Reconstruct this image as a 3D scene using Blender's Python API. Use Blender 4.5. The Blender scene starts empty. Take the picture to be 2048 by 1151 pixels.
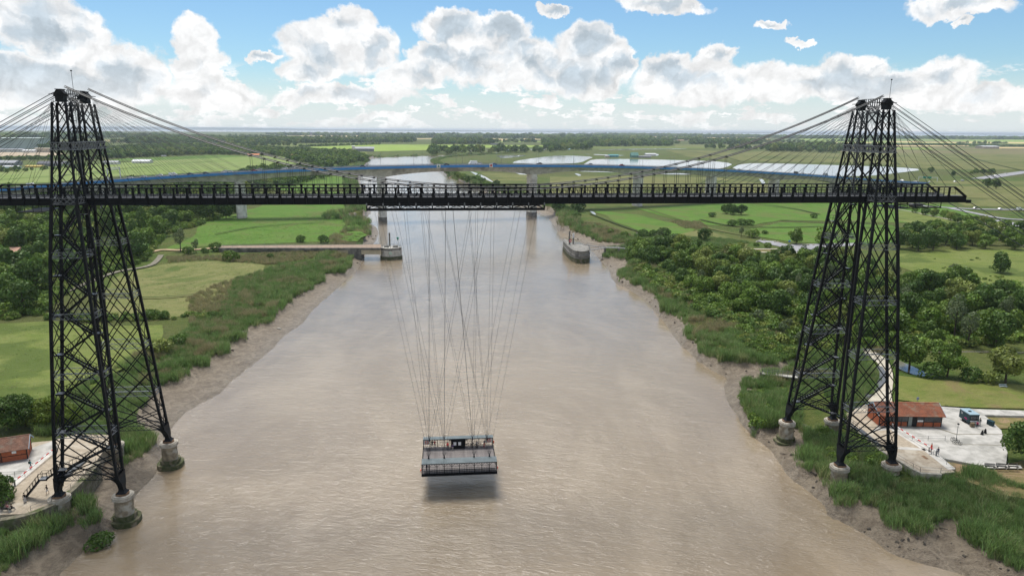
import bpy, math, random
import numpy as np
from mathutils import Vector, Matrix, noise
random.seed(7); RNG = np.random.default_rng(7)
sc = bpy.context.scene
R = math.radians
# ------------------------------------------------------------------ camera
F, PITCH, YAW, ROLL = 1430.9, .2175, .096, -.0064
CAM = np.array([-9.10, -128.93, 66.81])
def cam_axes():
    cp, sp, cy, sy, cr, sr = math.cos(PITCH), math.sin(PITCH), math.cos(YAW), math.sin(YAW), math.cos(ROLL), math.sin(ROLL)
    f = np.array([sy*cp, cy*cp, -sp]); rt = np.array([cy, -sy, 0]); dn = np.cross(f, rt)
    return cr*rt+sr*dn, -sr*rt+cr*dn, f
AX, AY, AZ = cam_axes()
cd = bpy.data.cameras.new('camera'); cam = bpy.data.objects.new('camera', cd); sc.collection.objects.link(cam)
cd.sensor_width = 36; cd.lens = F/2048*36; cd.clip_start = .5; cd.clip_end = 90000
cam.matrix_world = Matrix(((AX[0], -AY[0], -AZ[0], CAM[0]), (AX[1], -AY[1], -AZ[1], CAM[1]), (AX[2], -AY[2], -AZ[2], CAM[2]), (0, 0, 0, 1)))
sc.camera = cam
def ray(u, v): return AX*((u-1024)/F)+AY*((v-575.5)/F)+AZ
def at_z(u, v, z):
    d = ray(u, v); return CAM+d*(z-CAM[2])/d[2]
def at_y(u, v, y):
    d = ray(u, v); return CAM+d*(y-CAM[1])/d[1]
def px(P):
    c = np.array(P)-CAM; return 1024+F*c@AX/(c@AZ), 575.5+F*c@AY/(c@AZ)
# ------------------------------------------------------------------ light
SUN_AZ, SUN_EL = R(-20), R(68)          # azimuth from +Y, clockwise towards +X
EXPOSURE = 0.5
sc.view_settings.view_transform = 'Standard'; sc.view_settings.look = 'None'; sc.view_settings.gamma = 1
sc.view_settings.use_curve_mapping = False; sc.view_settings.exposure = EXPOSURE
sl = bpy.data.lights.new('sun', 'SUN'); sl.energy = 3.1; sl.angle = R(24.0); sl.color = (1, .955, .89)
so = bpy.data.objects.new('sun', sl); sc.collection.objects.link(so)
sd = Vector((math.sin(SUN_AZ)*math.cos(SUN_EL), math.cos(SUN_AZ)*math.cos(SUN_EL), math.sin(SUN_EL)))
so.rotation_euler = sd.to_track_quat('Z', 'Y').to_euler(); so.location = (0, 0, 200)
world = bpy.data.worlds.new('World'); sc.world = world; world.use_nodes = True
class NT:
    def __init__(s, tree): s.t = tree; s.n = tree.nodes; s.l = tree.links
    def node(s, typ, **kw):
        n = s.n.new(typ)
        for k, v in kw.items(): setattr(n, k, v)
        return n
    def put(s, sock, v):
        if isinstance(v, bpy.types.NodeSocket): s.l.new(v, sock)
        elif v is not None:
            if sock.type == 'RGBA' and len(v) == 3: v = tuple(v)+(1,)
            sock.default_value = v
    def m(s, op, a, b=None, c=None, clamp=False):
        n = s.n.new('ShaderNodeMath'); n.operation = op; n.use_clamp = clamp
        for i, v in enumerate((a, b, c)):
            if v is not None: s.put(n.inputs[i], v)
        return n.outputs[0]
    def v(s, op, a, b=None, scale=None):
        n = s.n.new('ShaderNodeVectorMath'); n.operation = op; s.put(n.inputs[0], a)
        if b is not None: s.put(n.inputs[1], b)
        if scale is not None: s.put(n.inputs['Scale'], scale)
        return n.outputs['Value'] if op in ('LENGTH', 'DOT_PRODUCT', 'DISTANCE') else n.outputs[0]
    def noise(s, vec, scale, detail=4, rough=.55, dist=0, dims='3D', col=False):
        n = s.n.new('ShaderNodeTexNoise'); n.noise_dimensions = dims
        if vec is not None: s.l.new(vec, n.inputs['Vector'])
        n.inputs['Scale'].default_value = scale; n.inputs['Detail'].default_value = detail
        n.inputs['Roughness'].default_value = rough; n.inputs['Distortion'].default_value = dist
        return n.outputs['Color' if col else 'Fac']
    def mix(s, fac, a, b):
        n = s.n.new('ShaderNodeMix'); n.data_type = 'RGBA'
        s.put(n.inputs[0], fac); s.put(n.inputs[6], a); s.put(n.inputs[7], b); return n.outputs[2]
    def ramp(s, x, a, b, lo=0., hi=1.):
        n = s.n.new('ShaderNodeMapRange'); n.interpolation_type = 'SMOOTHSTEP'
        s.put(n.inputs[0], x); n.inputs[1].default_value = a; n.inputs[2].default_value = b
        n.inputs[3].default_value = lo; n.inputs[4].default_value = hi; return n.outputs[0]
def build_sky():
    t = NT(world.node_tree); world.node_tree.nodes.clear()
    sky = t.node('ShaderNodeTexSky', sky_type='NISHITA'); sky.sun_disc = False
    sky.sun_elevation = SUN_EL; sky.sun_rotation = SUN_AZ; sky.air_density = 1.0; sky.dust_density = .3; sky.ozone_density = 3.5; sky.altitude = 50
    tc = t.node('ShaderNodeTexCoord'); sep = t.node('ShaderNodeSeparateXYZ'); t.l.new(tc.outputs['Generated'], sep.inputs[0])
    x, y, z = sep.outputs
    az = t.m('MULTIPLY', t.m('ARCTAN2', x, y), 57.2958); el = t.m('MULTIPLY', t.m('ARCSINE', z), 57.2958)
    cmb = t.node('ShaderNodeCombineXYZ'); t.put(cmb.inputs[0], az); t.put(cmb.inputs[1], el); P = cmb.outputs[0]
    # billowing displacement of the outline, in degrees
    dn = t.v('SUBTRACT', t.noise(P, .22, 7, .62, col=True), (.5, .5, .5))
    dn2 = t.v('SUBTRACT', t.noise(P, .9, 5, .6, col=True), (.5, .5, .5))
    Pd = t.v('ADD', t.v('ADD', P, t.v('MULTIPLY', dn, (4.2, 3.0, 0))), t.v('MULTIPLY', dn2, (1.5, 1.2, 0)))
    def azel(u, v):
        d = ray(u, v); d = d/np.linalg.norm(d); return math.degrees(math.atan2(d[0], d[1])), math.degrees(math.asin(d[2]))
    def field(Pv):
        acc = None
        for (u, v, ru, rv) in CLOUDS:
            a, e = azel(u, v); k = 1/(F*math.pi/180)
            r = t.v('LENGTH', t.v('MULTIPLY', t.v('SUBTRACT', Pv, (a, e, 0)), (1/(ru*k), 1/(rv*k), 0)))
            d = t.m('SUBTRACT', 1., r)
            acc = d if acc is None else t.m('SMOOTH_MAX', acc, d, .14)
        return acc
    CLOUDS = [(85, 45, 75, 70), (150, 60, 60, 62), (20, 165, 130, 50), (150, 170, 120, 50), (255, 145, 90, 55), (385, 70, 48, 40), (405, 130, 50, 60), (430, 190, 90, 40),
              (525, 115, 26, 11), (640, 105, 90, 55), (700, 55, 55, 45), (735, 100, 70, 50), (620, 140, 70, 25), (690, 185, 160, 22), (905, 55, 85, 38), (1000, 60, 65, 40), (960, 120, 130, 55),
              (1060, 130, 100, 60), (1180, 95, 70, 50), (1160, 150, 110, 50), (1245, 130, 40, 35), (860, 110, 50, 28), (830, 150, 70, 30), (1425, 115, 40, 30), (1340, 145, 60, 35), (1400, 170, 140, 45), (1560, 165, 130, 40),
              (1700, 145, 80, 40), (1780, 180, 120, 45), (1880, 160, 75, 45), (1990, 200, 90, 30), (1325, 8, 100, 22), (1110, 12, 40, 12), (1920, 12, 95, 20), (1548, 50, 34, 9), (1603, 80, 24, 9), (1925, 42, 20, 8)]
    f0 = field(Pd)
    # banks of cloud low over the whole horizon, and loose cumulus over the rest of the sky
    bank = t.m('MULTIPLY', t.ramp(el, 6.8, 2.2), t.ramp(t.noise(t.v('MULTIPLY', P, (.55, 1.5, 1)), .5, 7, .65), .42, .60))
    outside = t.ramp(t.m('ABSOLUTE', t.m('SUBTRACT', az, 5.5)), 36, 50)
    above = t.ramp(el, 11, 17)
    away = t.m('MAXIMUM', outside, above)
    dome = t.v('MULTIPLY', tc.outputs['Generated'], (1, 1, 2.0))
    loose = t.m('MULTIPLY', t.m('SUBTRACT', t.noise(dome, 2.6, 7, .6), .455), 3.2)
    loose = t.m('ADD', t.m('MULTIPLY', away, t.m('ADD', loose, 1.)), -1.)
    dens = t.m('MAXIMUM', t.m('MAXIMUM', f0, loose), t.m('SUBTRACT', t.m('MULTIPLY', bank, .55), .2))
    alpha = t.ramp(dens, .03, .24)
    # thick hearts of the clouds are grey-blue, thin edges glow: they stand in front of the sun
    sh = t.noise(t.v('ADD', Pd, (31.3, 7.7, 2.)), .30, 4, .55)
    lowf = t.noise(t.v('ADD', P, (11.3, -4.7, 5.)), .15, 3, .5)
    core = t.ramp(t.m('ADD', t.m('MULTIPLY', dens, .9), t.m('MULTIPLY', t.m('SUBTRACT', t.m('ADD', sh, lowf), 1.), 2.6)), .30, .95)
    core = t.m('MULTIPLY', core, t.ramp(el, .8, 4.5, .30, .85))
    core = t.m('MULTIPLY', core, t.ramp(dens, .14, .42))
    ccol = t.mix(core, (7.1, 7.1, 7.1), (3.5, 4.2, 4.8))
    # relief of the billows: towards the light brighter, away from it darker
    r1 = t.m('SUBTRACT', t.noise(Pd, .55, 4, .5), t.noise(t.v('ADD', Pd, (-.3, .6, 0)), .55, 4, .5))
    r2 = t.m('SUBTRACT', t.noise(P, 2.2, 5, .6), t.noise(t.v('ADD', P, (-.08, .15, 0)), 2.2, 5, .6))
    fine = t.m('ADD', .97, t.m('ADD', t.m('MULTIPLY', r1, .85), t.m('MULTIPLY', r2, .12)))
    ccol = t.v('SCALE', ccol, scale=fine)
    lowhaze = t.ramp(el, 5.0, .2)
    skyb = t.v('MULTIPLY', sky.outputs[0], (.66, .80, .86)); skycol = t.mix(t.m('MULTIPLY', lowhaze, .85), skyb, (5.6, 6.0, 6.2))
    col = t.mix(t.m('MULTIPLY', alpha, t.ramp(el, -.5, 1.6, .45, .97)), skycol, ccol)
    bg = t.node('ShaderNodeBackground'); bg.inputs['Strength'].default_value = .1
    t.l.new(col, bg.inputs['Color'])
    out = t.node('ShaderNodeOutputWorld'); t.l.new(bg.outputs[0], out.inputs['Surface'])
    sc.cycles.sample_clamp_direct = 6; sc.cycles.sample_clamp_indirect = 4
    world.cycles.sampling_method = 'MANUAL'; world.cycles.sample_map_resolution = 512
build_sky()
# ------------------------------------------------------------------ helpers
COL = sc.collection
def link(o, parent=None):
    COL.objects.link(o)
    if parent is not None: o.parent = parent
    return o
def tag(o, label=None, cat=None, group=None, kind=None):
    if label: o['label'] = label
    if cat: o['category'] = cat
    if group: o['group'] = group
    if kind: o['kind'] = kind
    return o
def empty(name, loc=(0, 0, 0), rz=0, label=None, cat=None, group=None):
    o = bpy.data.objects.new(name, None); o.location = loc; o.rotation_euler = (0, 0, rz); o.empty_display_size = .5; link(o)
    return tag(o, label, cat, group)
def mobj(name, me, parent=None, **kw):
    o = bpy.data.objects.new(name, me); link(o, parent); return tag(o, **kw)
class MB:
    def __init__(s): s.v = []; s.f = []; s.mi = []; s.mats = []; s.cur = 0
    def mat(s, m):
        if m not in s.mats: s.mats.append(m)
        s.cur = s.mats.index(m); return s
    def add(s, vs, fs):
        b = len(s.v); s.v.extend([tuple(map(float, q)) for q in vs])
        for f in fs: s.f.append(tuple(b+i for i in f)); s.mi.append(s.cur)
        return s
    def box(s, x0, x1, y0, y1, z0, z1):
        return s.add([(x0, y0, z0), (x1, y0, z0), (x1, y1, z0), (x0, y1, z0), (x0, y0, z1), (x1, y0, z1), (x1, y1, z1), (x0, y1, z1)],
                     [(0, 3, 2, 1), (4, 5, 6, 7), (0, 1, 5, 4), (1, 2, 6, 5), (2, 3, 7, 6), (3, 0, 4, 7)])
    def bar(s, p, q, w, h=None, up=(0, 0, 1)):
        h = h or w; p = Vector(p); q = Vector(q); d = (q-p).normalized(); u = Vector(up)
        if abs(d.dot(u)) > .97: u = Vector((0, 1, 0)) if abs(d.y) < .9 else Vector((1, 0, 0))
        a = d.cross(u).normalized(); b = a.cross(d); a = a*w/2; b = b*h/2
        return s.add([p-a-b, p+a-b, p+a+b, p-a+b, q-a-b, q+a-b, q+a+b, q-a+b], [(0, 3, 2, 1), (4, 5, 6, 7), (0, 1, 5, 4), (1, 2, 6, 5), (2, 3, 7, 6), (3, 0, 4, 7)])
    def tube(s, p, q, r, n=6, r2=None):
        p = Vector(p); q = Vector(q); d = (q-p).normalized(); u = Vector((0, 0, 1)) if abs(d.z) < .9 else Vector((1, 0, 0))
        a = d.cross(u).normalized(); b = a.cross(d); r2 = r if r2 is None else r2
        vs = [p+(a*math.cos(2*math.pi*i/n)+b*math.sin(2*math.pi*i/n))*r for i in range(n)]+[q+(a*math.cos(2*math.pi*i/n)+b*math.sin(2*math.pi*i/n))*r2 for i in range(n)]
        return s.add(vs, [(i, (i+1) % n, n+(i+1) % n, n+i) for i in range(n)]+[tuple(range(n-1, -1, -1)), tuple(range(n, 2*n))])
    def prism(s, pts, z0, z1, cap=True):
        n = len(pts); ar = sum(pts[i][0]*pts[(i+1) % n][1]-pts[(i+1) % n][0]*pts[i][1] for i in range(n))
        if ar < 0: pts = pts[::-1]
        z0f = z0 if callable(z0) else (lambda x, y: z0); z1f = z1 if callable(z1) else (lambda x, y: z1)
        vs = [(x, y, z0f(x, y)) for x, y in pts]+[(x, y, z1f(x, y)) for x, y in pts]
        fs = [(i, (i+1) % n, n+(i+1) % n, n+i) for i in range(n)]
        if cap: fs += [tuple(range(n, 2*n)), tuple(range(n-1, -1, -1))]
        return s.add(vs, fs)
    def profile(s, pts, a, b, plane='xz'):
        """extrude a closed outline given in x,z (or y,z) between a and b on the other axis"""
        n = len(pts)
        if plane == 'xz': vs = [(p, a, q) for p, q in pts]+[(p, b, q) for p, q in pts]
        else: vs = [(a, p, q) for p, q in pts]+[(b, p, q) for p, q in pts]
        return s.add(vs, [(i, (i+1) % n, n+(i+1) % n, n+i) for i in range(n)]+[tuple(range(n-1, -1, -1)), tuple(range(n, 2*n))])
    def mesh(s, name, mat=None, smooth=False):
        me = bpy.data.meshes.new(name); me.from_pydata(s.v, [], s.f)
        ms = s.mats if s.mats else [mat]
        for m in ms: me.materials.append(m)
        if s.mats: me.polygons.foreach_set('material_index', s.mi)
        if smooth: me.polygons.foreach_set('use_smooth', [True]*len(s.f))
        me.update(); 
        return me
    def build(s, name, mat=None, parent=None, smooth=False, recalc=False, **kw):
        me = s.mesh(name, mat, smooth)
        if recalc:
            import bmesh
            bm = bmesh.new(); bm.from_mesh(me); bmesh.ops.recalc_face_normals(bm, faces=bm.faces); bm.to_mesh(me); bm.free()
        return mobj(name, me, parent, **kw)
def sheet(name, pts, z, mat, **kw):
    """flat polygon, triangulated; pts are x,y"""
    from mathutils.geometry import tessellate_polygon
    vs = [Vector((p[0], p[1], 0)) for p in pts]; tr = tessellate_polygon([vs])
    n = [(a, b, c) if (vs[b]-vs[a]).cross(vs[c]-vs[a]).z > 0 else (a, c, b) for a, b, c in tr]
    me = bpy.data.meshes.new(name); me.from_pydata([(v.x, v.y, z) for v in vs], [], n); me.materials.append(mat); me.update()
    kw.setdefault('kind', 'structure'); return mobj(name, me, None, **kw)
LAND = 4.2
def PX(lst, z=LAND): return [tuple(at_z(u, v, z)[:2]) for u, v in lst]
def strip(line, w):
    """ribbon outline around a polyline of x,y; w is one width or one per point"""
    L = []; Rr = []; n = len(line); ws = w if isinstance(w, (list, tuple)) else [w]*n
    for i in range(n):
        a = Vector(line[max(i-1, 0)]); b = Vector(line[min(i+1, n-1)]); d = (b-a).normalized(); nn = Vector((-d.y, d.x))*ws[i]/2
        p = Vector(line[i]); L.append(tuple(p+nn)); Rr.append(tuple(p-nn))
    return L+Rr[::-1]
# ------------------------------------------------------------------ materials
def principled(name, rough=.8, spec=.3, metal=0, ior=None):
    m = bpy.data.materials.new(name); m.use_nodes = True; t = NT(m.node_tree); b = m.node_tree.nodes['Principled BSDF']
    b.inputs['Roughness'].default_value = rough; b.inputs['Specular IOR Level'].default_value = spec; b.inputs['Metallic'].default_value = metal
    if ior: b.inputs['IOR'].default_value = ior
    return m, t, b
def pos(t):
    g = t.node('ShaderNodeNewGeometry'); return g.outputs['Position']
def bump(t, b, h, dist, strength=1.):
    n = t.node('ShaderNodeBump'); n.inputs['Distance'].default_value = dist; n.inputs['Strength'].default_value = strength
    t.put(n.inputs['Height'], h); t.l.new(n.outputs[0], b.inputs['Normal']); return n
def mat_noise(name, c1, c2, scale=1., rough=.8, spec=.3, detail=5, lo=.35, hi=.65, bmp=0, bscale=None, metal=0, c3=None, s3=.1, obj=False, rnd=0):
    m, t, b = principled(name, rough, spec, metal)
    P = t.node('ShaderNodeTexCoord').outputs['Object'] if obj else pos(t)
    f = t.ramp(t.noise(P, scale, detail, .6), lo, hi); c = t.mix(f, c1, c2)
    if c3: c = t.mix(t.ramp(t.noise(P, s3, 3), .5, .68), c, c3)
    if rnd:
        oi = t.node('ShaderNodeObjectInfo'); hsv = t.node('ShaderNodeHueSaturation'); t.l.new(c, hsv.inputs['Color'])
        t.l.new(t.m('ADD', 1-rnd/2, t.m('MULTIPLY', oi.outputs['Random'], rnd)), hsv.inputs['Value']); c = hsv.outputs[0]
    t.l.new(c, b.inputs['Base Color'])
    if bmp: bump(t, b, t.noise(P, bscale or scale*4, 4), bmp)
    return m
STEEL = mat_noise('black_painted_steel', (.003, .004, .005), (.008, .009, .011), 1.5, .5, .16)
STEEL2 = mat_noise('grey_and_skylit_steel', (.10, .11, .12), (.20, .21, .22), 2.5, .4, .5)  # bridge frames carry sky shine in this pale colour; elsewhere plain grey steel
CABLE = mat_noise('dark_steel_cable', (.03, .034, .038), (.06, .065, .07), 2, .5, .4)
STONE = mat_noise('weathered_limestone', (.33, .28, .20), (.17, .14, .10), .9, .9, .15, bmp=.05, bscale=3, c3=(.42, .40, .34), s3=.5)
CAPST = mat_noise('pale_cap_stone', (.44, .41, .35), (.30, .27, .22), 1.2, .9, .15)
ALGAE = mat_noise('algae_covered_stone', (.10, .10, .055), (.045, .06, .02), 1.2, .8, .2, bmp=.05, c3=(.2, .17, .12), s3=.7)
RUSTTOP = mat_noise('brown_bearing_stone', (.24, .15, .09), (.16, .10, .065), 2, .9, .1)
CONC = mat_noise('weathered_concrete', (.54, .52, .47), (.38, .37, .33), .35, .85, .2, bmp=.02, c3=(.27, .26, .235), s3=.12)
CONCD = mat_noise('dark_stained_concrete', (.20, .19, .17), (.09, .09, .08), .6, .85, .2, c3=(.28, .26, .23), s3=.3)
CONCP = mat_noise('pale_new_concrete', (.58, .56, .51), (.45, .43, .39), .5, .85, .2)
BLUE = mat_noise('blue_parapet_paint', (.03, .22, .55), (.03, .19, .48), .3, .4, .5)
GREYB = mat_noise('blue_grey_railing', (.06, .10, .15), (.09, .13, .18), .5, .5, .4)
ASPH = mat_noise('asphalt', (.055, .055, .058), (.08, .08, .08), .8, .85, .2)
ASPHP = mat_noise('pale_road', (.30, .30, .31), (.24, .24, .25), .3, .85, .2)
WHITE = mat_noise('white_paint', (.72, .72, .71), (.62, .62, .61), 2, .5, .4)
RED = mat_noise('red_paint', (.55, .03, .025), (.42, .025, .02), 2, .5, .4)
ORANGE = mat_noise('orange_lifebuoy', (.75, .12, .03), (.65, .1, .03), 2, .5, .4)
ZINC = mat_noise('grey_green_zinc_roof', (.125, .155, .16), (.09, .115, .12), .8, .4, .5)
WOODD = mat_noise('grey_deck_planks', (.20, .18, .17), (.13, .115, .11), 1.6, .7, .3, obj=True, rnd=.35)
BRICK = mat_noise('orange_red_brick', (.42, .13, .06), (.32, .095, .05), 3, .85, .2)
TILE = mat_noise('terracotta_tiles', (.36, .13, .07), (.25, .10, .06), .9, .8, .25, c3=(.30, .19, .13), s3=.6, obj=False, rnd=.5)
GLASSD = mat_noise('dark_window_glass', (.02, .025, .03), (.05, .055, .06), .8, .12, .6)
TEAL = mat_noise('dark_teal_paint', (.012, .04, .052), (.016, .05, .06), 2, .5, .3)
# ------------------------------------------------------------------ terrain
WL = [(90, 1300), (115, 1151), (142, 1128), (193, 1080), (222, 1062), (254, 1050), (269, 993), (306, 958), (318, 937), (337, 895), (347, 848), (385, 815), (442, 788), (465, 761), (507, 729), (545, 699), (563, 676), (584, 661), (604, 649), (622, 625), (643, 605), (663, 587), (693, 560), (710, 546), (725, 523), (733, 505), (745, 492), (752, 480), (758, 465), (750, 450), (728, 443), (705, 441), (712, 436), (742, 430), (742, 420), (722, 366), (718, 357), (724, 350), (736, 321), (735, 315.4), (845, 311.2), (900, 309.7), (960, 307.2), (1034, 305.4)]
WR = [(1036, 306.9), (965, 310.4), (913, 313.4), (877, 316.9), (861, 321.4), (857, 324), (884, 343), (893, 352.6), (921, 360), (936, 370), (1000, 392), (1088, 430), (1100, 440), (1112, 457), (1140, 474), (1165, 486), (1182, 500), (1200, 520), (1218, 539), (1224, 562), (1260, 580), (1292, 601), (1313, 624), (1336, 654), (1351, 678), (1381, 707), (1406, 727), (1422, 740), (1456, 757), (1445, 768), (1453, 801), (1472, 826), (1500, 868), (1531, 890), (1556, 921), (1578, 951), (1613, 979), (1646, 1004), (1663, 1032), (1696, 1049), (1744, 1076), (1780, 1107), (1841, 1126), (1924, 1148), (2100, 1200), (2300, 1290)]
LL = [(-60, 1300), (-30, 1180), (10, 1147), (39, 1118), (74, 1099), (106, 1073), (138, 1054), (180, 1054), (205, 1038), (180, 1022), (182, 1002), (145, 990), (150, 972), (172, 945), (205, 938), (252, 932), (295, 906), (313, 878), (262, 862), (278, 822), (300, 795), (324, 767), (362, 761), (380, 746), (386, 735), (409, 734), (424, 714), (459, 709), (460, 688), (489, 676), (494, 656), (545, 645), (548, 627), (578, 611), (584, 594), (622, 581), (626, 571), (645, 563), (649, 549), (687, 546), (704, 535), (704, 521), (712, 508), (724, 492), (724, 476), (739, 471), (743, 454), (731, 444), (689, 440), (703, 432), (733, 432), (731, 421), (714, 366.5), (711, 357), (720, 350), (733, 320.6), (733, 314.6), (845, 310.6), (900, 309.2), (960, 306.6), (1036, 304.6)]
LR = [(1040, 307.4), (965, 310.8), (913, 313.8), (879, 317.2), (864, 321.4), (860, 324), (888, 343), (897, 352.6), (925, 360), (941, 370), (1010, 392), (1108, 424), (1113, 436), (1118, 456), (1168, 468), (1203, 485), (1262, 488), (1262, 497), (1215, 500), (1206, 514), (1248, 518), (1268, 528), (1245, 538), (1237, 544), (1240, 560), (1268, 568), (1304, 589), (1313, 610), (1322, 622), (1348, 633), (1366, 654), (1372, 681), (1392, 684), (1410, 710), (1443, 722), (1513, 725), (1558, 729), (1600, 712), (1606, 730), (1560, 748), (1525, 752), (1528, 767), (1482, 763), (1482, 796), (1495, 821), (1510, 862), (1550, 845), (1562, 850), (1596, 856), (1614, 896), (1590, 927), (1600, 941), (1647, 943), (1650, 971), (1669, 979), (1672, 1007), (1696, 1015), (1718, 1010), (1749, 1018), (1760, 1035), (1785, 1054), (1843, 1071), (1893, 1040), (1918, 1043), (1924, 1071), (1962, 1107), (2023, 1132), (2100, 1155), (2300, 1230)]
def chaikin(p, n=1):
    for _ in range(n):
        q = [p[0]]
        for a, b in zip(p[:-1], p[1:]): q += [(a[0]*.75+b[0]*.25, a[1]*.75+b[1]*.25), (a[0]*.25+b[0]*.75, a[1]*.25+b[1]*.75)]
        p = q+[p[-1]]
    return p
wl = chaikin(PX(WL, 0)); wr = chaikin(PX(WR, 0)); ll = PX(LL, 1.9); lr = PX(LR, 1.9)
for q in (ll, lr):
    for i in range(len(q)):
        if q[i][1] < 300: q[i] = (q[i][0]+random.uniform(-.6, .6), q[i][1]+random.uniform(-.6, .6))
water_poly = [(-75, -700), (-70, -300)]+wl+wr+[(75, -300), (90, -700)]
wet_poly = [(-105, -700), (-95, -300)]+ll+lr+[(95, -300), (110, -700)]
def sdf(X, Y, poly):
    """signed distance, negative inside"""
    x = X.ravel(); y = Y.ravel(); d = np.full(x.shape, 1e18); ins = np.zeros(x.shape, bool); n = len(poly)
    for i in range(n):
        ax, ay = poly[i]; bx, by = poly[(i+1) % n]; ex, ey = bx-ax, by-ay; L = ex*ex+ey*ey
        if L < 1e-9: continue
        h = np.clip(((x-ax)*ex+(y-ay)*ey)/L, 0, 1); dd = (x-ax-h*ex)**2+(y-ay-h*ey)**2; np.minimum(d, dd, out=d)
        c = (ay > y) != (by > y)
        if ey != 0: ins ^= c & (x < ax+(y-ay)*ex/ey)
    d = np.sqrt(d); d[ins] *= -1; return d.reshape(X.shape)
def fbm2(X, Y, sc_, oct_=4, seed=0):
    """cheap smooth value noise"""
    out = np.zeros(X.shape); amp = 1.; tot = 0
    for o in range(oct_):
        r = np.random.default_rng(seed+o*17); T = r.random((256, 256)); x = X/sc_*2**o+seed*3.7; y = Y/sc_*2**o
        xi = np.floor(x).astype(int); yi = np.floor(y).astype(int); fx = x-xi; fy = y-yi; fx = fx*fx*(3-2*fx); fy = fy*fy*(3-2*fy)
        g = lambda i, j: T[i % 256, j % 256]
        out += amp*((g(xi, yi)*(1-fx)+g(xi+1, yi)*fx)*(1-fy)+(g(xi, yi+1)*(1-fx)+g(xi+1, yi+1)*fx)*fy); tot += amp; amp *= .5
    return out/tot
PONDS = {
 'a': [(1022, 326), (1033, 321.4), (1060, 317), (1100, 312), (1119, 311), (1150, 311.2), (1189, 313.6), (1174, 319), (1164, 324.5), (1140, 327), (1080, 328)],
 'b': [(1174, 324), (1183, 319), (1221, 317.5), (1300, 318.6), (1400, 321.4), (1427, 322), (1468, 327), (1452, 334.7), (1427, 339), (1405, 346), (1385, 349), (1324, 348.4), (1272, 346), (1205, 344), (1149, 342.5), (1160, 333)],
 'c': [(1464, 334.7), (1480, 328.4), (1508, 326), (1600, 328), (1700, 331), (1790, 334), (1852, 338.7), (1792, 346), (1740, 352), (1640, 352), (1540, 347), (1480, 341)],
 'd': [(993, 311.2), (1020, 310.4), (1059, 310.2), (1040, 313.2), (1003, 317), (998, 314)],
 'e': [(1400, 296.5), (1450, 295), (1516, 292.6), (1524, 288.3), (1588, 287.2), (1583, 292.4), (1521, 296.2)],
 'f': [(1150, 300.2), (1180, 299.2), (1290, 297.2), (1378, 296.9), (1370, 298), (1240, 299.2)],
 'g': [(1167, 308), (1200, 308.4), (1254, 310.8), (1235, 311.4), (1190, 309.6)],
 'h': [(1290, 307), (1318, 307.2), (1316, 312), (1294, 312)],
 'i': [(1495, 440.5), (1498, 436), (1506, 433), (1526, 427.5), (1525, 431), (1507, 437), (1502, 441)],
 'j': [(1541, 438.5), (1552, 434), (1560, 430), (1562, 425), (1574, 428), (1566, 432.5), (1556, 435), (1552, 439)],
 'k': [(1872, 316.5), (1877, 315.5), (1884, 322), (1889, 330.5), (1882, 331)],
 'l': [(1809, 329), (1812, 325.7), (1816, 326), (1813, 330.6)],
 'm': [(1025, 342.5), (1034, 343), (1062, 351.5), (1060, 353.5), (1040, 349)],
 'n': [(1149, 347), (1155, 346.5), (1164, 350.5), (1157, 351.5)],
 'o': [(940, 342.5), (952, 345), (975, 355), (1006, 369), (1002, 371), (970, 358), (950, 349)],
 'p': [(1790, 716), (1800, 720), (1850, 742), (1862, 752), (1835, 750), (1800, 738), (1786, 726)],
 'q': [(1860, 700.5), (1970, 700), (2060, 702), (2060, 705), (1975, 703.5), (1862, 703.5)],
 'r': [(1302, 360), (1312, 358), (1314, 364), (1305, 366)],
 's': [(1517, 356.5), (1524, 357), (1532, 366), (1524, 367)],
 't': [(1180, 422), (1188, 423), (1193, 429), (1187, 429)],
 'u': [(1271, 463), (1276, 464.5), (1280, 469), (1273, 467)],
 'v': [(1480, 309.2), (1490, 308), (1493, 309), (1446, 313.8), (1444, 312.8)],
 'w': [(1668, 302), (1652, 309), (1618, 319), (1612, 322.5), (1630, 317.5), (1660, 309)],
}
def grade(lo, hi, a, b, st, g):
    c = list(np.arange(a, b+.01, st)); s = st; x = c[-1]
    while x < hi: s *= g; x += s; c.append(x)
    s = st; x = a; pre = []
    while x > lo: s *= g; x -= s; pre.append(x)
    return np.array(pre[::-1]+c)
def terrain_z(X, Y):
    dw = sdf(X, Y, water_poly); dl = sdf(X, Y, wet_poly)
    z = LAND-2.2*np.clip(1-dl/18, 0, 1)*(Y < 340)+(fbm2(X, Y, 9, 3, 3)-.5)*.14*np.clip(dl/8, 0, 1)*np.clip((450-Y)/200, 0, 1)
    mud = (dl < 0)
    t = np.clip(dw, 0, None)/(np.clip(dw, 0, None)+np.clip(-dl, 1e-3, None))
    rough = (fbm2(X, Y, 3.2, 4, 9)-.5)*.85*np.clip(dw/4, 0, 1)+(fbm2(X*1.0, Y*1.0, 11, 3, 5)-.5)*.6*np.clip(dw/7, 0, 1)*np.clip(-dl/3, 0, 1)
    zm = .02+1.25*t**1.15+rough*(Y < 700)
    edge = np.clip(1+dl/1.3, 0, 1)      # eroded scarp at the foot of the reeds
    zm = zm+(1.95-zm)*edge**1.5
    z = np.where(mud, zm, z)
    z = np.where(dw < 0, np.maximum(dw*.28, -3)-.02, z)
    z = np.minimum(z, np.where(dl > 0, z, np.inf))
    return z, dw, dl
gx = grade(-15000, 24000, -135, 150, 1.15, 1.035); gy = grade(-900, 26000, -62, 330, 1.15, 1.035)
GX, GY = np.meshgrid(gx, gy)
GZ, DW, DL = terrain_z(GX, GY)
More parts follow.
